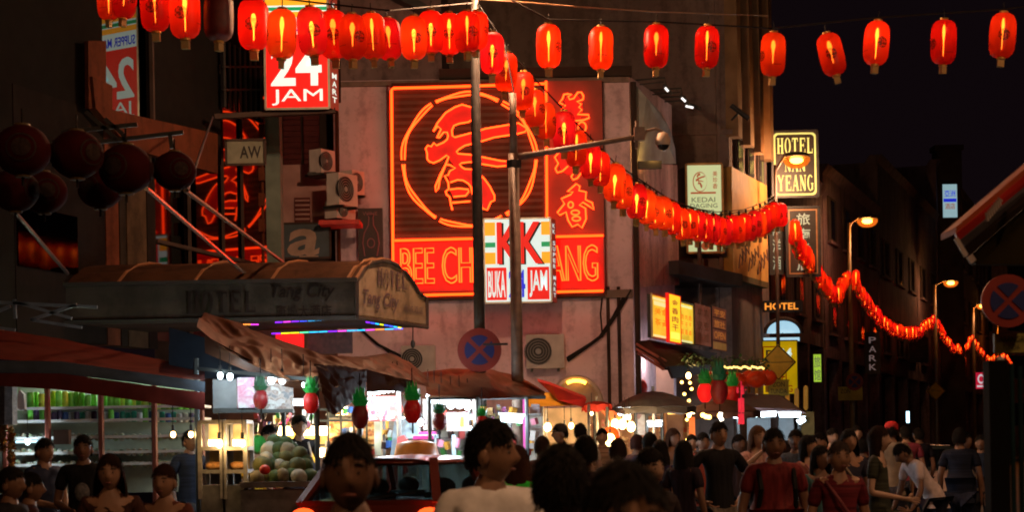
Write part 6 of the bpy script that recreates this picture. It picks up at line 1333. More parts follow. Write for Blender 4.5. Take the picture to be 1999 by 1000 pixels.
# ============================================================ red hatchback
def car_glass():
    if 'tinted_car_glass' in MATS: return MATS['tinted_car_glass']
    g_ = bpy.data.materials.new('tinted_car_glass'); g_.use_nodes = True; q = g_.node_tree; b = q.nodes['Principled BSDF']; b.inputs['Base Color'].default_value = (.01, .012, .014, 1); b.inputs['Roughness'].default_value = .04
    t_ = q.nodes.new('ShaderNodeBsdfTransparent'); t_.inputs[0].default_value = (.45, .6, .62, 1); m_ = q.nodes.new('ShaderNodeMixShader'); m_.inputs[0].default_value = .62
    q.links.new(b.outputs[0], m_.inputs[1]); q.links.new(t_.outputs[0], m_.inputs[2]); q.links.new(m_.outputs[0], q.nodes['Material Output'].inputs[0]); MATS['tinted_car_glass'] = g_; return g_
def loft_car(name, label, base, rz, col, L_=3.8, Wd=1.64, H_=1.5, kind='hatch'):
    t = thing(name, base, label, 'car', None, rz); mb_c = mat(name+'_paint_'+kind, col, .25, .3, var=.08, spec=.7); m_gl = car_glass()
    # sections along y (front +): (y, half width bottom, z bottom, z belt, half width belt)
    def sect(y, wb, zb, zs, ws, zt_, wt_):
        return [(-wb*.9, y, zb), (-wb, y, zb+.15), (-ws, y, zs*.8), (-ws*.97, y, zs), (-wt_, y, zt_), (wt_, y, zt_), (ws*.97, y, zs), (ws, y, zs*.8), (wb, y, zb+.15), (wb*.9, y, zb)]
    h = Wd/2
    ys = [(-L_/2, h*.9, .35, .85, h*.9, .87, h*.8), (-L_/2+.1, h, .25, .9, h*.98, 1.06 if kind == 'hatch' else .95, h*.88), (-L_/2+.35, h, .22, .95, h, 1.08 if kind == 'hatch' else .97, h*.9), (0, h, .22, .96, h, 1.07 if kind == 'hatch' else .96, h*.9), (L_*.22, h, .22, .93, h, 1.02 if kind == 'hatch' else .95, h*.88), (L_*.36, h, .22, .86, h*.98, .90, h*.8), (L_/2-.08, h*.93, .25, .7, h*.93, .74, h*.7), (L_/2, h*.8, .35, .6, h*.8, .62, h*.6)]
    w = MB(); S_ = [sect(*q) for q in ys]; n_ = 10; vs = [p for s_ in S_ for p in s_]
    w.add(vs, [(i*n_+k_, i*n_+(k_+1) % n_, (i+1)*n_+(k_+1) % n_, (i+1)*n_+k_) for i in range(len(S_)-1) for k_ in range(n_)]+[tuple(range(n_)), tuple((len(S_)-1)*n_+k_ for k_ in range(n_-1, -1, -1))]); child('body', w, mb_c, t)
    # cabin
    zb, zt_ = (1.06 if kind == 'hatch' else .93), H_; yb0, yb1, yt0, yt1 = -L_/2+.12, L_*.26, -L_/2+.55, L_*.08; hb, ht = h*.9, h*.68
    A = [(-hb, yb0, zb), (hb, yb0, zb), (hb, yb1, zb), (-hb, yb1, zb)]; B = [(-ht, yt0, zt_-.05), (ht, yt0, zt_-.05), (ht, yt1, zt_-.03), (-ht, yt1, zt_-.03)]
    w = MB(); w.add(A+B, [(0, 1, 5, 4), (1, 2, 6, 5), (2, 3, 7, 6), (3, 0, 4, 7)]); child('glasshouse', w, m_gl, t)
    w = MB(); N_ = 8; vs = []
    for i in range(N_+1):
        for j in range(N_+1):
            u, v = i/N_*2-1, j/N_; y = yt0-.08+(yt1-yt0+.16)*v; vs.append((u*(ht+.05), y, zt_-.05+.06*(1-u*u)*(.6+.4*sin(pi*v))-.02*(abs(u) > .9)))
    w.add(vs, [(j+i*(N_+1), j+1+i*(N_+1), j+1+(i+1)*(N_+1), j+(i+1)*(N_+1)) for i in range(N_) for j in range(N_)]); w.box((0, (yt0+yt1)/2, zt_-.07), (2*ht+.04, yt1-yt0+.05, .05)); child('roof', w, mb_c, t, True)
    w = MB()
    for sx_ in (-1, 1):
        for a, b in (((hb, yb0), (ht, yt0)), ((hb, yb1), (ht, yt1)), ((hb*1.0, -.15), (ht, -.2))): w.bar((sx_*a[0], a[1], zb-.02), (sx_*b[0], b[1], zt_-.05), .09 if a[1] < 0 else .06)
        w.bar((sx_*hb, yb0, zb), (sx_*hb, yb1, zb), .05)
    w.bar((-hb, yb0, zb), (hb, yb0, zb), .06); child('pillar', w, mb_c, t)
    for sx_ in (-1, 1):
        for y in (-L_*.32, L_*.32):
            w = MB(); w.lathe([(.001, -.1), (.3, -.1), (.31, 0), (.3, .1), (.001, .1)], 20, (sx_*(h-.09), y, .31), Matrix.Rotation(pi/2, 3, 'Y')); o = child('wheel', w, m_black, t, True)
            w = MB(); w.lathe([(.001, 0), (.19, .0), (.2, -.03)], 14, (sx_*(h+.02), y, .31), Matrix.Rotation(pi/2*sx_, 3, 'Y')); r_ = child('rim', w, m_steel, t); r_.parent = o
        w = MB(); w.sph((sx_*(h+.1), L_*.2, 1.0), (.1, .05, .07), 10); child('mirror', w, mb_c, t, True)
    for sx_ in (-1, 1):
        w = MB(); w.sph((sx_*h*.83, -L_/2+.06, .93 if kind == 'hatch' else .76), (.14, .1, .09), 12); child('tail_light', w, glow('tail_light', (1, .06, .01), 4) if kind == 'hatch' else m_red, t)
        w = MB(); w.sph((sx_*h*.72, L_/2-.06, .66), (.17, .08, .09), 10); child('headlight', w, m_white if kind == 'hatch' else mat('head_lens', (.6, .65, .7), .1, .5), t, True)
    w = MB(); w.box((0, -L_/2-.02, .42), (Wd*.9, .12, .2)); w.box((0, L_/2+.0, .4), (Wd*.85, .12, .2)); child('bumper', w, mb_c, t)
    w = MB(); w.box((0, -L_/2-.01, .62), (.5, .03, .12)); child('number_plate', w, m_black, t)
    for sx_ in (-1, 1):
        for y in (-.5, .45): w = MB(); w.sph((sx_*.38, y, zb+.13), (.13, .06, .1), 10); w.box((sx_*.38, y, zb-.1), (.42, .12, .35)); child('seat', w, m_black, t, True)
    w = MB(); w.bar((-.15, yb0-.02, zb+.04), (.5, yb0+.02, zb+.1), .015); child('wiper', w, m_black, t)
    return t
car = loft_car('red_hatchback', 'red hatchback seen from behind with its tail lights lit between the foreground men', Vector((-.95, 20.35, 0)), -radians(17), (.20, .035, .02), H_=1.53)
car2 = loft_car('white_sedan', 'pale sedan facing left behind the bending white shirted man', Vector((P(1830, 900, 37).x, 38, 0)), radians(172), (.75, .55, .48), 4.3, 1.7, 1.46, 'sedan')
# ============================================================ right foreground kiosk
kr = thing('kiosk_roof', P(1950, 430, 10), 'tilted corner of a dark kiosk roof with a red and white edge at right', 'roof')
w = MB(); a, b = P(1868, 478, 8.6), P(2080, 268, 8.2)
def strip3(o1, o2, mt_, nm):
    w = MB(); w.prism([P(*o1[0], 8.6), P(*o1[1], 8.2), P(*o2[1], 8.2), P(*o2[0], 8.6)], Vector((0, .04, 0))); w.build(nm, mt_, kr)
strip3(((1866, 456), (2080, 275)), ((1872, 470), (2080, 298)), mat('kiosk_red', (.6, .03, .02), .5), 'red_edge')
strip3(((1872, 471), (2080, 299)), ((1884, 480), (2080, 312)), mat('kiosk_grey', (.15, .14, .16), .5, var=.3), 'grey_edge')
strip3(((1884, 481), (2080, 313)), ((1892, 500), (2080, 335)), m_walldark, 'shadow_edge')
w = MB(); w.prism([P(1893, 500, 8.62), P(2080, 336, 8.22), P(2080, 516, 8.2), P(1905, 516, 8.6)], Vector((0, .08, 0))); w.build('gable_board', mat('olive_board', (.045, .035, .012), .7, var=.3), kr)
w = MB(); a = P(1866, 456, 8.62); b = P(2080, 275, 8.22); w.prism([a, b, b+Vector((0, .3, 0)), a+Vector((0, .3, 0))], Vector((0, 0, .03))); w.build('top_sheet', mat('kiosk_top', (.5, .10, .03), .6), kr)
w = MB(); w.bar(P(1892, 500, 8.6), P(1900, 512, 8.6), .03); w.bar(P(1866, 466, 8.6), P(1886, 500, 8.6), .02)
q = P(1935, 412, 8.3)
for k_ in range(7): w.tube([P(1928+k_*4, 432-k_*5, 8.35), P(1926+k_*4, 416-k_*5, 8.35), P(1932+k_*4, 424-k_*5, 8.35)], .008, 4)
w.build('bracket', mat('dull_bracket', (.35, .3, .28), .5), kr)
t = thing('black_post', Vector((P(1955, 900, 7.5).x, 7.5, 0)), 'broad black post with a narrow twin beside it in the right foreground', 'post')
a = P(1943, 706, 7.5); w = MB(); w.box((a.x, 7.5, a.z/2), (m(38, 7.5), .1, a.z)); w.build('board', mat('matt_black_board', (.003, .003, .003), .9), t)
for i, px in enumerate((1968, 1984)):
    a = P(px, 712+i*4, 7.5); w = MB(); w.tube([(a.x, 7.45, 0), (a.x, 7.45, a.z)], m(5, 7.5), 10); w.build('rail', mat('gloss_teal_black', (.02, .05, .055), .2, .4), t)
w = MB(); a = P(1952, 703, 7.5); w.sph(a, (.02, .02, .015), 8); w.build('top_bolt', m_steel, t)
# ============================================================ people
def skin_mesh(verts, edges, rad, sub=1):
    me = bpy.data.meshes.new('t'); me.from_pydata([Vector(v) for v in verts], edges, []); o = bpy.data.objects.new('t', me); COL.objects.link(o)
    md = o.modifiers.new('s', 'SKIN'); md.use_smooth_shade = True; md.branch_smoothing = .6
    sv = me.skin_vertices[0].data
    for i, r in enumerate(rad): sv[i].radius = r if hasattr(r, '__len__') else (r, r)
    sv[0].use_root = True
    if sub: o.modifiers.new('u', 'SUBSURF').levels = sub
    dg = bpy.context.evaluated_depsgraph_get(); m2_ = bpy.data.meshes.new_from_object(o.evaluated_get(dg))
    V_ = [v.co.copy() for v in m2_.vertices]; F_ = [tuple(p.vertices) for p in m2_.polygons]
    bpy.data.objects.remove(o); bpy.data.meshes.remove(me); bpy.data.meshes.remove(m2_); return V_, F_
ARMS = {'down': ((.25, .03, 1.13), (.25, -.06, .88)), 'bent': ((.25, .04, 1.12), (.10, -.24, 1.06)), 'hip': ((.38, .06, 1.16), (.20, -.03, 1.00)), 'raise': ((.29, -.12, 1.30), (.16, -.26, 1.46)), 'fwd': ((.24, -.12, 1.14), (.18, -.38, 1.10)), 'reach': ((.27, -.2, 1.2), (.25, -.45, 1.08))}
def hand_chain(V_, E_, R_, wi, w_, el, side, fine):
    d = (Vector(w_)-Vector(el)).normalized(); a = Vector((0, 1, 0)) if abs(d.y) < .8 else Vector((0, 0, 1))
    sp = d.cross(a).normalized(); sp = sp if sp.x*side > 0 else -sp; pn = d.cross(sp).normalized(); w_ = Vector(w_)
    palm = w_+d*.06; V_.append(palm); R_.append((.036, .018)); pi_ = len(V_)-1; E_.append((wi, pi_))
    if not fine: V_.append(palm+d*.09-pn*.02); R_.append((.03, .014)); E_.append((pi_, len(V_)-1)); return
    for k_, (o_, L_) in enumerate(((-.028, .065), (-.010, .078), (.010, .074), (.027, .058))):
        b_ = palm+d*.045+pn*o_; 
        for s_, (dd, r_) in enumerate(((0, .010), (L_*.55, .009), (L_, .0075))):
            V_.append(b_+d*dd-sp*(.012*s_*s_)); R_.append((r_, r_)); E_.append((pi_ if s_ == 0 else len(V_)-2, len(V_)-1))
    V_.append(palm+pn*-.045-sp*.01); R_.append((.011, .011)); E_.append((pi_, len(V_)-1)); V_.append(palm+pn*-.06+d*.035-sp*.025); R_.append((.009, .009)); E_.append((len(V_)-2, len(V_)-1))
def skeleton(female, aL, aR, stride, part, fine, heavy=1.0):
    w_ = .92 if female else 1.0; g = {'body': 0, 'shirt': .014, 'pants': .014}[part]; hv = heavy
    V_ = []; E_ = []; R_ = []
    def v(p, r, parent=None):
        V_.append(Vector(p)); r = r if hasattr(r, '__len__') else (r, r); R_.append((r[0]*w_+g, r[1]*w_+g)); 
        if parent is not None: E_.append((parent, len(V_)-1))
        return len(V_)-1
    pel = v((0, 0, .95), (.155*hv, .115*hv))
    if part != 'pants':
        wa = v((0, .0, 1.10), ((.125 if female else .14)*hv, .10*hv), pel); ch = v((0, .0, 1.26), (.155*hv, .115*hv), wa); uc = v((0, .015, 1.40), (.135, .09), ch)
        if part == 'body':
            nk = v((0, .02, 1.475), (.064, .062), uc); v((0, .0, 1.56), (.056, .06), nk)
        else: v((0, .02, 1.49), (.066, .06), uc)
        for sd, arm in ((-1, aL), (1, aR)):
            el, wr = ARMS[arm]; el = (sd*el[0]*w_, el[1], el[2]); wr = (sd*wr[0]*w_, wr[1], wr[2])
            sh = v((sd*.175*w_, .015, 1.44), (.052, .054), uc)
            if part == 'body':
                e_ = v(el, .042, sh); mid = Vector(el).lerp(Vector(wr), .35); f_ = v(mid, .04, e_); w2 = v(wr, (.027, .024), f_); hand_chain(V_, E_, R_, w2, wr, el, sd, fine)
            else:
                q = Vector(V_[sh]).lerp(Vector(el), .68); v(q, (.052, .052), sh)
    if part == 'shirt':
        v((0, 0, .88), (.16*hv, .12*hv), pel)
    if part != 'shirt':
        for sd in (-1, 1):
            st = stride*sd; hp = v((sd*.09, 0, .86), (.095, .10), pel); kn = v((sd*.10, -.04+st*.5, .49), .066, hp)
            if part == 'body':
                cf = v((sd*.10, .0+st*.9, .33), .058, kn); an = v((sd*.10, .02+st*1.1, .08), .038, cf); v((sd*.115, -.12+st*1.1, .035), (.042, .03), an)
            else: v((sd*.10, .01+st*1.0, .14), .062, kn)
    return V_, E_, R_
def head_geo(female=False, fat=1.0):
    n, r_ = 28, 22; V_ = []; F_ = []
    ga = lambda x, s_: math.exp(-(x/s_)**2)
    for j in range(r_+1):
        th_ = pi*j/r_
        for i in range(n):
            ph = 2*pi*i/n; x, y, z = sin(th_)*sin(ph), -sin(th_)*cos(ph), cos(th_)
            fx, fy, fz = .076*fat, .097, .118
            if z < 0: fx *= 1-.30*(-z)**1.6; 
            X, Y, Z = x*fx, y*fy, z*fz
            if y < 0 and z < .1: Y *= 1-.16*(-z if z < 0 else 0)
            if y > 0 and z < -.2: Y *= 1-.45*min(1, (-z-.2)/.6)
            if y < 0:
                f = -y
                Y -= .024*ga(x, .16)*ga(z+.22, .16)*f+.012*ga(x, .10)*ga(z+.05, .18)*f       # nose
                Y += .010*(ga(x-.38, .16)+ga(x+.38, .16))*ga(z-.02, .13)                      # sockets
                Y -= .005*(ga(x-.36, .25)+ga(x+.36, .25))*ga(z-.2, .08)                       # brow
                Y -= .007*ga(x, .26)*(ga(z+.50, .05)+ga(z+.62, .06))                          # lips
                Y -= .008*ga(x, .25)*ga(z+.85, .16)                                           # chin
            V_.append(Vector((X, Y, Z)))
    for j in range(r_):
        for i in range(n): F_.append((j*n+i, (j+1)*n+i, (j+1)*n+(i+1) % n, j*n+(i+1) % n))
    b_ = MB(); b_.v = V_; b_.f = F_; b_.mi = [0]*len(F_)
    for s_ in (-1, 1): b_.sph((s_*.078*fat, .012, -.012), (.012, .024, .034), 10)
    return b_.v, b_.f
def hair_geo(style):
    n, r_ = 32, 24; V_ = []; F_ = []; idx = {}
    def keep(x, y, z):
        front = -y
        if style == 'bald': return False
        if front > .2: lim = .50-.25*abs(x)
        elif front > -.25: lim = .5-(.2-front)/.45*.72 if style != 'long' else -.5
        else: lim = -.42
        if style == 'long' and front <= .35: lim = min(lim, -.7)
        return z > lim
    for j in range(r_+1):
        th_ = pi*j/r_
        for i in range(n):
            ph = 2*pi*i/n; x, y, z = sin(th_)*sin(ph), -sin(th_)*cos(ph), cos(th_)
            k_ = 1.13+.05*noise.noise(Vector((x*7, y*7, z*7)))+.035*noise.noise(Vector((x*22, y*22, z*9)))
            if style == 'short': k_ -= .045
            if style == 'spiky': k_ += .02
            if style == 'spiky': k_ += .05*max(0, z)*(1 if (i+j) % 2 else 0)
            f = (1-.30*(-z)**1.6) if z < 0 else 1
            V_.append(Vector((x*.076*k_*f, y*.097*k_*(.92 if (y > 0 and z < -.3) else 1), z*.118*k_)))
    for j in range(r_):
        for i in range(n):
            q = (j*n+i, (j+1)*n+i, (j+1)*n+(i+1) % n, j*n+(i+1) % n); ph = 2*pi*(i+.5)/n; th_ = pi*(j+.5)/r_
            if keep(sin(th_)*sin(ph), -sin(th_)*cos(ph), cos(th_)): F_.append(q)
    b_ = MB(); b_.v = V_; b_.f = F_; b_.mi = [0]*len(F_)
    if style == 'long':
        rows = 12
        for s_ in range(1):
            vs = []
            for j in range(rows+1):
                t = j/rows
                for i in range(17):
                    A = radians(-112+224*i/16); rx = .088+.02*sin(pi*t)+.012*t; ry = .10-.02*t; q = noise.noise(Vector((i*.9, t*2, 3)))*.01
                    vs.append(Vector(((rx+q)*sin(A), (ry+q)*cos(A)+.005, .03-.33*t)))
            b_.add(vs, [(j*17+i, j*17+i+1, (j+1)*17+i+1, (j+1)*17+i) for j in range(rows) for i in range(16)])
    rs = random.Random(hash(style) % 97 if False else len(style)*7)
    nb = {'short': 1300, 'spiky': 1800, 'long': 1500, 'bun': 1200}.get(style, 0)
    for _ in range(nb):
        z = rs.uniform(-.7, 1); a_ = rs.uniform(0, 2*pi); r0 = sqrt(1-z*z); x, y = r0*sin(a_), r0*cos(a_)
        if not keep(x, y, z): continue
        p = Vector((x*.084, y*.107, z*.130)); nn = Vector((x, y, z*.8)).normalized(); dn = (Vector((rs.uniform(-.6, .6), rs.uniform(-.6, .6), -1))+Vector((x, y, 0))*1.2*max(0, z)); dn = (dn-nn*dn.dot(nn)).normalized()
        L_ = rs.uniform(.018, .04); up = .55 if style == 'spiky' else .28; d_ = (dn+nn*up*rs.uniform(.3, 1.3)).normalized()*L_; s2 = nn.cross(dn).normalized()*.0035
        b_.add([p-s2-dn*.01, p+s2-dn*.01, p+d_*.6+s2*.8, p+d_], [(0, 1, 2, 3)])
    if style == 'bun': b_.sph((0, .1, .06), (.04, .04, .04), 10)
    return b_
CACHE = {}
def mesh_of(name, V_, F_, mt_):
    me = bpy.data.meshes.new(name); me.from_pydata([tuple(v) for v in V_], [], F_); me.polygons.foreach_set('use_smooth', [True]*len(F_)); me.materials.append(mt_); me.update(); return me
def tf(V_, bend):      # bend the trunk forward about the hips
    if not bend: return V_
    out = []
    for v in V_:
        v = Vector(v); k_ = min(1, max(0, (v.z-.92)/.16)); A = radians(bend)*k_; d = v-Vector((0, 0, .95)); out.append(Vector((d.x, d.y*cos(A)-d.z*sin(A), d.y*sin(A)+d.z*cos(A)))+Vector((0, 0, .95)) if k_ > 0 else v)
    return out
m_skin0 = mat('skin_base', (.35, .2, .13), .55, var=.12, scale=12)
def variant(female, aL, aR, stride, bend, fine, heavy, turn=0):
    k_ = (female, aL, aR, stride, bend, fine, heavy, turn)
    if k_ not in CACHE:
        out = {}
        for part in ('body', 'shirt', 'pants'):
            a, b, c = skeleton(female, aL, aR, stride, part, fine, heavy); V_, F_ = skin_mesh(a, b, c, 1)
            if part == 'body':
                hv_, hf_ = head_geo(female, 1.05 if heavy > 1 else 1); n0 = len(V_); V_ = V_+[Matrix.Rotation(turn, 3, 'Z') @ v+Vector((0, -.012, 1.615)) for v in hv_]; F_ = F_+[tuple(n0+i for i in f) for f in hf_]
            out[part] = mesh_of(part, tf(V_, bend), F_, m_skin0)
        CACHE[k_] = out
    return CACHE[k_]
HAIR = {}
SK = {'tan': (.34, .19, .12), 'light': (.45, .29, .21), 'brown': (.20, .105, .065)}
def person(px, ytop, Y, label, shirt, pants=(.02, .022, .03), hair='short', haircol=(.012, .01, .009), skin='tan', female=False, arms=('down', 'down'), rz=0, stride=.12, bend=0, fine=False, heavy=1.0, turn=0, extra=None, sleeve=True, base=0.0):
    p = P(px, ytop, Y); H_ = p.z-base; nat = 1.74
    if bend: nat = .95+.8*cos(radians(bend))
    s_ = H_/nat
    t = thing('person', (p.x, Y, base), label, 'person', 'people in the street crowd and at the stalls', rz); t.scale = (s_, s_, s_)
    A = variant(female, arms[0], arms[1], stride, bend, fine, heavy, turn); TURN[0] = turn
    def kid(nm, me, mt_):
        o = bpy.data.objects.new(nm, me); COL.objects.link(o); o.parent = t; o.material_slots[0].link = 'OBJECT'; o.material_slots[0].material = mt_; return o
    def cm_(pre, c, r=.75, sc=14, bump=.15): k3 = int(c[0]*999+c[1]*333+c[2]*777) % 3 if pre == 'cloth' and max(c) < .6 else 0; return mat('%s_%d_%d_%d' % (pre, c[0]*999, c[1]*999, c[2]*999), c, r, var=(.22, .6, .55)[k3], scale=(sc, 6, 5)[k3], bump=bump*(2 if pre == 'cloth' else 1), stretch=((1, 1, 1), (.4, .4, 7), (6, 6, .5))[k3])
    kid('body', A['body'], cm_('skin', SK[skin], .5, 9, 0)); sh_ = kid('shirt', A['shirt'], cm_('cloth', shirt)); kid('trousers', A['pants'], cm_('cloth', pants))
    if hair:
        if hair not in HAIR: b_ = hair_geo(hair); HAIR[hair] = mesh_of('hair', b_.v, b_.f, m_black)
        o = kid('hair', HAIR[hair], cm_('hair', haircol, .85, 60)); off = Vector((0, -.012+.006, 1.615+.004)); o.location = tf([off], bend)[0]
        o.rotation_euler = (radians(bend), 0, turn)
    if not extra and int(px) % 3 == 0 and not bend: extra = bag_straps([(.25, .2, .15), (.04, .04, .05), (.3, .05, .06), (.06, .1, .2)][int(px) % 4], False, True)
    if extra: extra(t, tf, bend)
    return t
TURN = [0]
def part(t, nm, mb, mt_, smooth=False):
    if TURN[0] and nm in ('eye', 'iris', 'eyebrow', 'mouth', 'cap'): mb.v = [Matrix.Rotation(TURN[0], 3, 'Z') @ (v+Vector((0, .012, 0)))-Vector((0, .012, 0)) for v in mb.v]
    return child(nm, mb, mt_, t, smooth)
def eyes(t, tf_, bend):
    for s_ in (-1, 1):
        w = MB(); w.sph((s_*.029, -.088, 1.622), (.0115, .007, .006), 10); e_ = part(t, 'eye', w, mat('eye_white', (.35, .32, .3), .3), True)
        w = MB(); w.sph((s_*.029, -.0955, 1.622), (.006, .003, .006), 8); o = part(t, 'iris', w, m_black); o.parent = e_
        w = MB(); w.tube([(s_*.012, -.1015, 1.642), (s_*.03, -.1025, 1.650), (s_*.05, -.091, 1.644)], .0035, 5); part(t, 'eyebrow', w, m_black)
    w = MB(); w.tube([(-.022, -.0975, 1.552), (-.008, -.1045, 1.554), (.008, -.1045, 1.554), (.022, -.0975, 1.552)], .0045, 6); part(t, 'mouth', w, mat('lip_colour', (.25, .08, .07), .5), True)
def cap(col, visor=True):
    def f(t, tf_, bend):
        w = MB(); w.lathe([(.089, 0), (.092, .03), (.085, .07), (.06, .105), (.001, .118)], 18, (0, 0, 1.64)); 
        if visor: w.prism([Vector((x, y, 1.655)) for x, y in ((-.07, -.06), (.07, -.06), (.055, -.15), (0, -.17), (-.055, -.15))], Vector((0, 0, -.012)))
        part(t, 'cap', w, mat('cap_%d' % (col[0]*999), col, .7), True)
    return f
def bag_straps(col, pack=True, cross=False):
    def f(t, tf_, bend):
        w = MB()
        if cross: w.tube([(-.13, -.06, 1.44), (-.04, -.145, 1.28), (.08, -.15, 1.1), (.17, -.08, .96)], .014, 6); w.tube([(-.13, .0, 1.46), (0, .14, 1.25), (.17, .08, .96)], .014, 6)
        else:
            for s_ in (-1, 1): w.tube([(s_*.13, .06, 1.46), (s_*.135, -.07, 1.42), (s_*.13, -.15, 1.28), (s_*.15, -.09, 1.08), (s_*.15, .1, 1.05)], .02, 6)
        part(t, 'strap', w, mat('strap_%d' % (col[0]*999), col, .7))
        w = MB()
        if pack and not cross: w.sph((0, .2, 1.22), (.17, .11, .24), 12)
        else: w.sph((.2, -.02, .9), (.08, .05, .09), 10)
        part(t, 'bag', w, mat('strap_%d' % (col[0]*999), col, .7), True)
    return f
def both(*fs):
    def f(t, a, b):
        for q in fs: q(t, a, b)
    return f
def tee_print(lines, col, y=1.24, face=False):
    def f(t, tf_, bend):
        w = MB()
        if face:
            w.lathe([(.001, 0), (.05, 0)], 16, (0, -.158, 1.25), Matrix.Rotation(pi/2, 3, 'X')); w.M = None
        for i, s_ in enumerate(lines): w.text(s_, (-.11, -.152, y-.075*i), XR, ZU, .22, .055, 0, .02, 0, .003)
        part(t, 'print', w, mat('tee_print_%d' % (col[1]*999), col, .7))
    return f
def apron(t, tf_, bend):
    w = MB(); w.prism([Vector(p) for p in ((-.10, -.165, 1.28), (.10, -.165, 1.28), (.15, -.165, 1.15), (.17, -.16, .8), (-.17, -.16, .8), (-.15, -.165, 1.15))], Vector((0, .01, 0))); part(t, 'apron', w, mat('slate_apron', (.06, .07, .14), .8))
    w = MB(); w.tube([(-.10, -.168, 1.28), (-.075, -.11, 1.44)], .012, 5); w.tube([(.10, -.168, 1.28), (.075, -.11, 1.44)], .012, 5); w.tube([(-.1, -.172, 1.28), (.1, -.172, 1.28)], .01, 5); part(t, 'apron_strap', w, m_white)
def faceprint(t, tf_, bend):
    w = MB(); w.sph((0, -.135, 1.22), (.07, .03, .09), 12); part(t, 'face_print', w, mat('grey_print', (.16, .16, .17), .8, var=.6, scale=30), True)
B = (.012, .012, .014)
# --- foreground
person(681, 850, 5.6, 'man with round dark face looking at the camera, left foreground before the red car', (.03, .03, .035), hair='short', skin='brown', rz=.05, fine=True, extra=eyes, heavy=1.15)
person(957, 827, 7.4, 'young man in a pale T-shirt turned right, centre foreground', (.86, .86, .88), hair='spiky', skin='tan', rz=.35, turn=.95, fine=True, extra=both(eyes, tee_print(['W E', 'ROCK'], (.06, .12, .1), 1.2)))
person(1095, 877, 5.3, 'bushy dark haired person seen from behind, right of the pale T-shirt man', B, hair='spiky', rz=pi-.15, skin='brown', heavy=1.1)
person(1216, 907, 3.35, 'nearest person, only bowed dark hair and lit brown forehead at the bottom edge', (.06, .03, .015), hair='short', rz=.2, skin='tan', fine=True, extra=eyes, heavy=1.1)
# --- left
person(86, 857, 18, 'man with dark hair in a navy shirt before the drinks shelves', (.03, .04, .08), hair='short', rz=.9, arms=('fwd', 'down'), extra=eyes)
person(162, 851, 17.4, 'tall man in a black tee with a grey face print behind the long haired woman', B, hair='short', rz=.1, skin='brown', extra=both(eyes, faceprint), arms=('bent', 'down'))
person(20, 914, 12, 'short dark haired person in black at the bottom left corner', B, hair='bun', rz=1.3, skin='brown')
person(58, 925, 13, 'child in dark clothes beside the bottom left corner person', (.05, .015, .012), hair='short', rz=1.8, skin='brown')
person(214, 889, 11.5, 'woman with long brown hair and dark blouse at lower left', (.05, .02, .015), hair='long', haircol=(.02, .009, .006), rz=.1, female=True, skin='tan', extra=eyes, fine=True)
person(321, 909, 11.8, 'girl with tied hair in a brown top below the glass food case', (.12, .04, .03), hair='bun', haircol=(.03, .012, .008), rz=-.2, female=True, skin='tan', extra=eyes)
person(370, 842, 22.6, 'dark figure in the gap left of the glass food cases', (.02, .03, .06), hair='short', rz=.8, skin='brown')
# --- vendors
person(525, 833, 22.0, 'young vendor with bushy hair behind the coconut heap', (.16, .03, .03), hair='spiky', rz=.7, skin='light', arms=('fwd', 'fwd'), extra=eyes)
person(584, 813, 22.6, 'vendor in dark cap and slate apron with white straps', (.02, .018, .02), hair='short', rz=.35, skin='light', arms=('fwd', 'fwd'), extra=both(eyes, apron, cap((.03, .03, .02), False)), base=.15)
person(503, 852, 21.4, 'person in yellow top and green headband at the glass case', (.75, .42, .04), hair='short', haircol=(.04, .3, .05), rz=2.4, skin='tan', female=True)
person(760, 856, 24.9, 'person half hidden behind the pink bag in the bright stall', (.4, .06, .05), hair='short', rz=0, skin='light', female=True)
# --- centre crowd
person(1010, 873, 13.5, 'woman in a neon green strap top right of the pale T-shirt man', (.05, .8, .08), hair='long', haircol=(.05, .02, .015), rz=pi-.3, female=True, skin='tan')
person(1058, 853, 20, 'person with dim brown hair behind the bushy haired one', (.1, .05, .04), hair='short', haircol=(.04, .02, .015), rz=2.9, skin='brown')
person(1094, 829, 26, 'man with a peaked cap at the arched doorway stall', (.25, .16, .1), hair='short', rz=-1.2, skin='tan', extra=cap((.05, .04, .035)))
person(1133, 828, 26.5, 'man facing away between the warm bulbs of the doorway stall', (.5, .42, .32), hair='short', rz=pi+.2, skin='light')
person(1143, 855, 13.5, 'person with wide thick hair at the centre of the crowd, seen from behind', (.04, .02, .03), hair='spiky', rz=pi+.3, skin='brown', heavy=1.1)
person(1206, 858, 17, 'close cropped man from behind, lit by the orange bulb', (.05, .04, .045), hair='short', haircol=(.03, .016, .012), rz=pi, skin='brown')
person(1243, 850, 24, 'short haired person in brown under the grey umbrella', (.12, .05, .04), hair='short', haircol=(.05, .02, .015), rz=2.6, skin='brown')
person(1268, 846, 22, 'man in a plum shirt under the grey umbrella pole', (.03, .02, .06), hair='short', rz=pi-.4, skin='brown')
person(1288, 861, 19.5, 'dark haired woman in navy right of the plum shirt man', (.025, .02, .06), hair='long', rz=pi-.2, female=True, skin='brown')
person(1267, 879, 10.6, 'person with a pale lit cheek between the two nearest heads', (.03, .02, .02), hair='spiky', rz=.6, skin='light', extra=eyes)
person(1313, 838, 24, 'woman in a beige top with wavy hair before the brown board', (.2, .14, .1), hair='long', haircol=(.05, .022, .012), rz=.6, female=True, skin='tan', arms=('bent', 'down'))
person(1334, 862, 18, 'slim dark person left of the tall black tee man', (.03, .02, .03), hair='long', rz=2.5, female=True, skin='brown')
person(1372, 846, 23, 'face of a man in coral behind the black tee man', (.4, .08, .05), hair='short', rz=.2, skin='tan', extra=eyes)
person(1402, 825, 18.5, 'tall man in a black tee with one hand at his hip', B, (.13, .11, .09), 'short', rz=.35, skin='tan', arms=('hip', 'hip'), extra=eyes, fine=True)
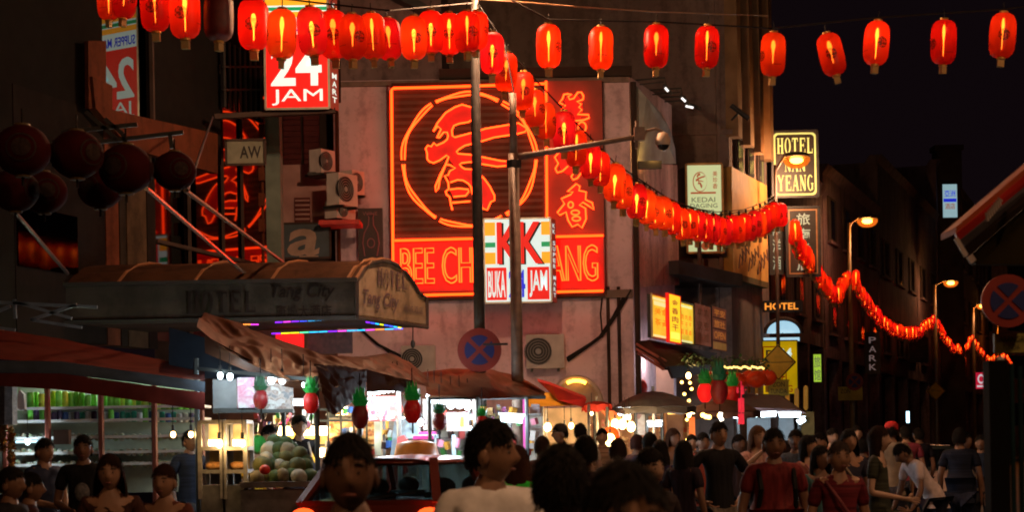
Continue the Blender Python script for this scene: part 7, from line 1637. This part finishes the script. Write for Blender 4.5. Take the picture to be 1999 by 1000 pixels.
person(1441, 850, 24, 'dark haired person between the black tee man and the waving woman', (.05, .03, .03), hair='short', rz=.5, skin='brown')
person(1478, 833, 20, 'fair haired woman in pink raising an arm behind the red shirt man', (.5, .28, .26), hair='long', haircol=(.12, .06, .03), rz=.5, female=True, skin='light', arms=('raise', 'bent'), extra=eyes)
person(1510, 838, 14, 'broad man in a dark red shirt with black backpack straps', (.15, .02, .022), (.03, .03, .04), 'short', rz=.05, skin='brown', heavy=1.2, fine=True, extra=both(eyes, bag_straps((.01, .01, .01))))
person(1553, 840, 21, 'man in grey blue right of the red shirt man', (.07, .09, .13), hair='short', rz=-.3, skin='brown', extra=eyes)
person(1576, 852, 19, 'woman with a pink bag near the brownish yellow notice', (.28, .1, .1), hair='long', rz=.8, female=True, skin='tan', arms=('bent', 'down'), extra=bag_straps((.5, .22, .24), False, True))
person(1602, 846, 23, 'person in light blue left of the older woman', (.12, .2, .26), hair='short', rz=-.8, skin='tan', arms=('bent', 'bent'))
person(1624, 838, 27, 'bright faced person far behind the older woman', (.25, .12, .08), hair='short', rz=.3, skin='light')
person(1637, 863, 13.2, 'short older woman in a dark red top with a crossed strap and folded arm', (.13, .015, .022), (.05, .05, .06), 'short', haircol=(.05, .035, .03), rz=.15, female=True, skin='tan', heavy=1.1, arms=('bent', 'bent'), fine=True, extra=both(eyes, bag_straps((.22, .06, .07), False, True)))
person(1656, 840, 19, 'woman with dark hair just behind the older woman', (.03, .03, .05), hair='long', rz=.2, female=True, skin='tan')
person(1672, 832, 30, 'distant person with an orange lit face under the small no stopping sign', (.2, .06, .05), hair='short', rz=0, skin='light')
person(1714, 834, 17.5, 'tall long haired woman in a dark green dress walking past', (.045, .05, .035), (.045, .05, .035), 'long', haircol=(.02, .01, .007), rz=1.2, female=True, skin='light', arms=('bent', 'down'), stride=.2, fine=True)
person(1740, 825, 25, 'man in a beige shirt and red cap facing away', (.28, .22, .16), (.03, .03, .045), 'short', rz=pi-.2, skin='tan', extra=cap((.5, .03, .03), False))
person(1768, 832, 29, 'person in a wine red shirt left of the pale car', (.22, .04, .06), hair='short', rz=pi, skin='tan')
person(1793, 836, 31, 'dark clothed person behind the car windscreen', (.02, .02, .03), hair='short', rz=pi+.3, skin='brown')
def wtee(t, tf_, bend): pass
person(1822, 868, 22, 'man in a white shirt bending over by the pale car', (.62, .52, .52), (.012, .014, .025), 'short', rz=-pi/2+.25, skin='brown', arms=('reach', 'reach'), bend=38, stride=.22, fine=True)
person(1873, 838, 23.5, 'dark clothed person with bushy hair right of the white shirt man', (.015, .02, .04), (.012, .016, .035), 'spiky', rz=2.8, skin='brown', heavy=1.1)
person(1884, 845, 24, 'person in dim navy near the end of the crowd', (.03, .03, .05), hair='short', rz=.4, skin='brown')
person(1915, 850, 26, 'last dark figure left of the black post', (.015, .025, .05), hair='short', rz=-.4, skin='brown', heavy=1.1)
person(1600, 872, 16.5, 'dim woman in teal between the red shirt man and the older woman', (.06, .14, .16), hair='long', rz=.5, female=True, skin='brown')
person(1685, 858, 24, 'dark figure in the gap left of the green dress woman', (.03, .02, .03), hair='short', rz=pi, skin='brown')
person(1350, 850, 27, 'distant head under the brown umbrella rim', (.2, .06, .05), hair='short', rz=0, skin='light')
person(1175, 838, 28, 'stall keeper at the goods shelves left of the orange bulb', (.3, .2, .14), hair='short', rz=0, skin='light')
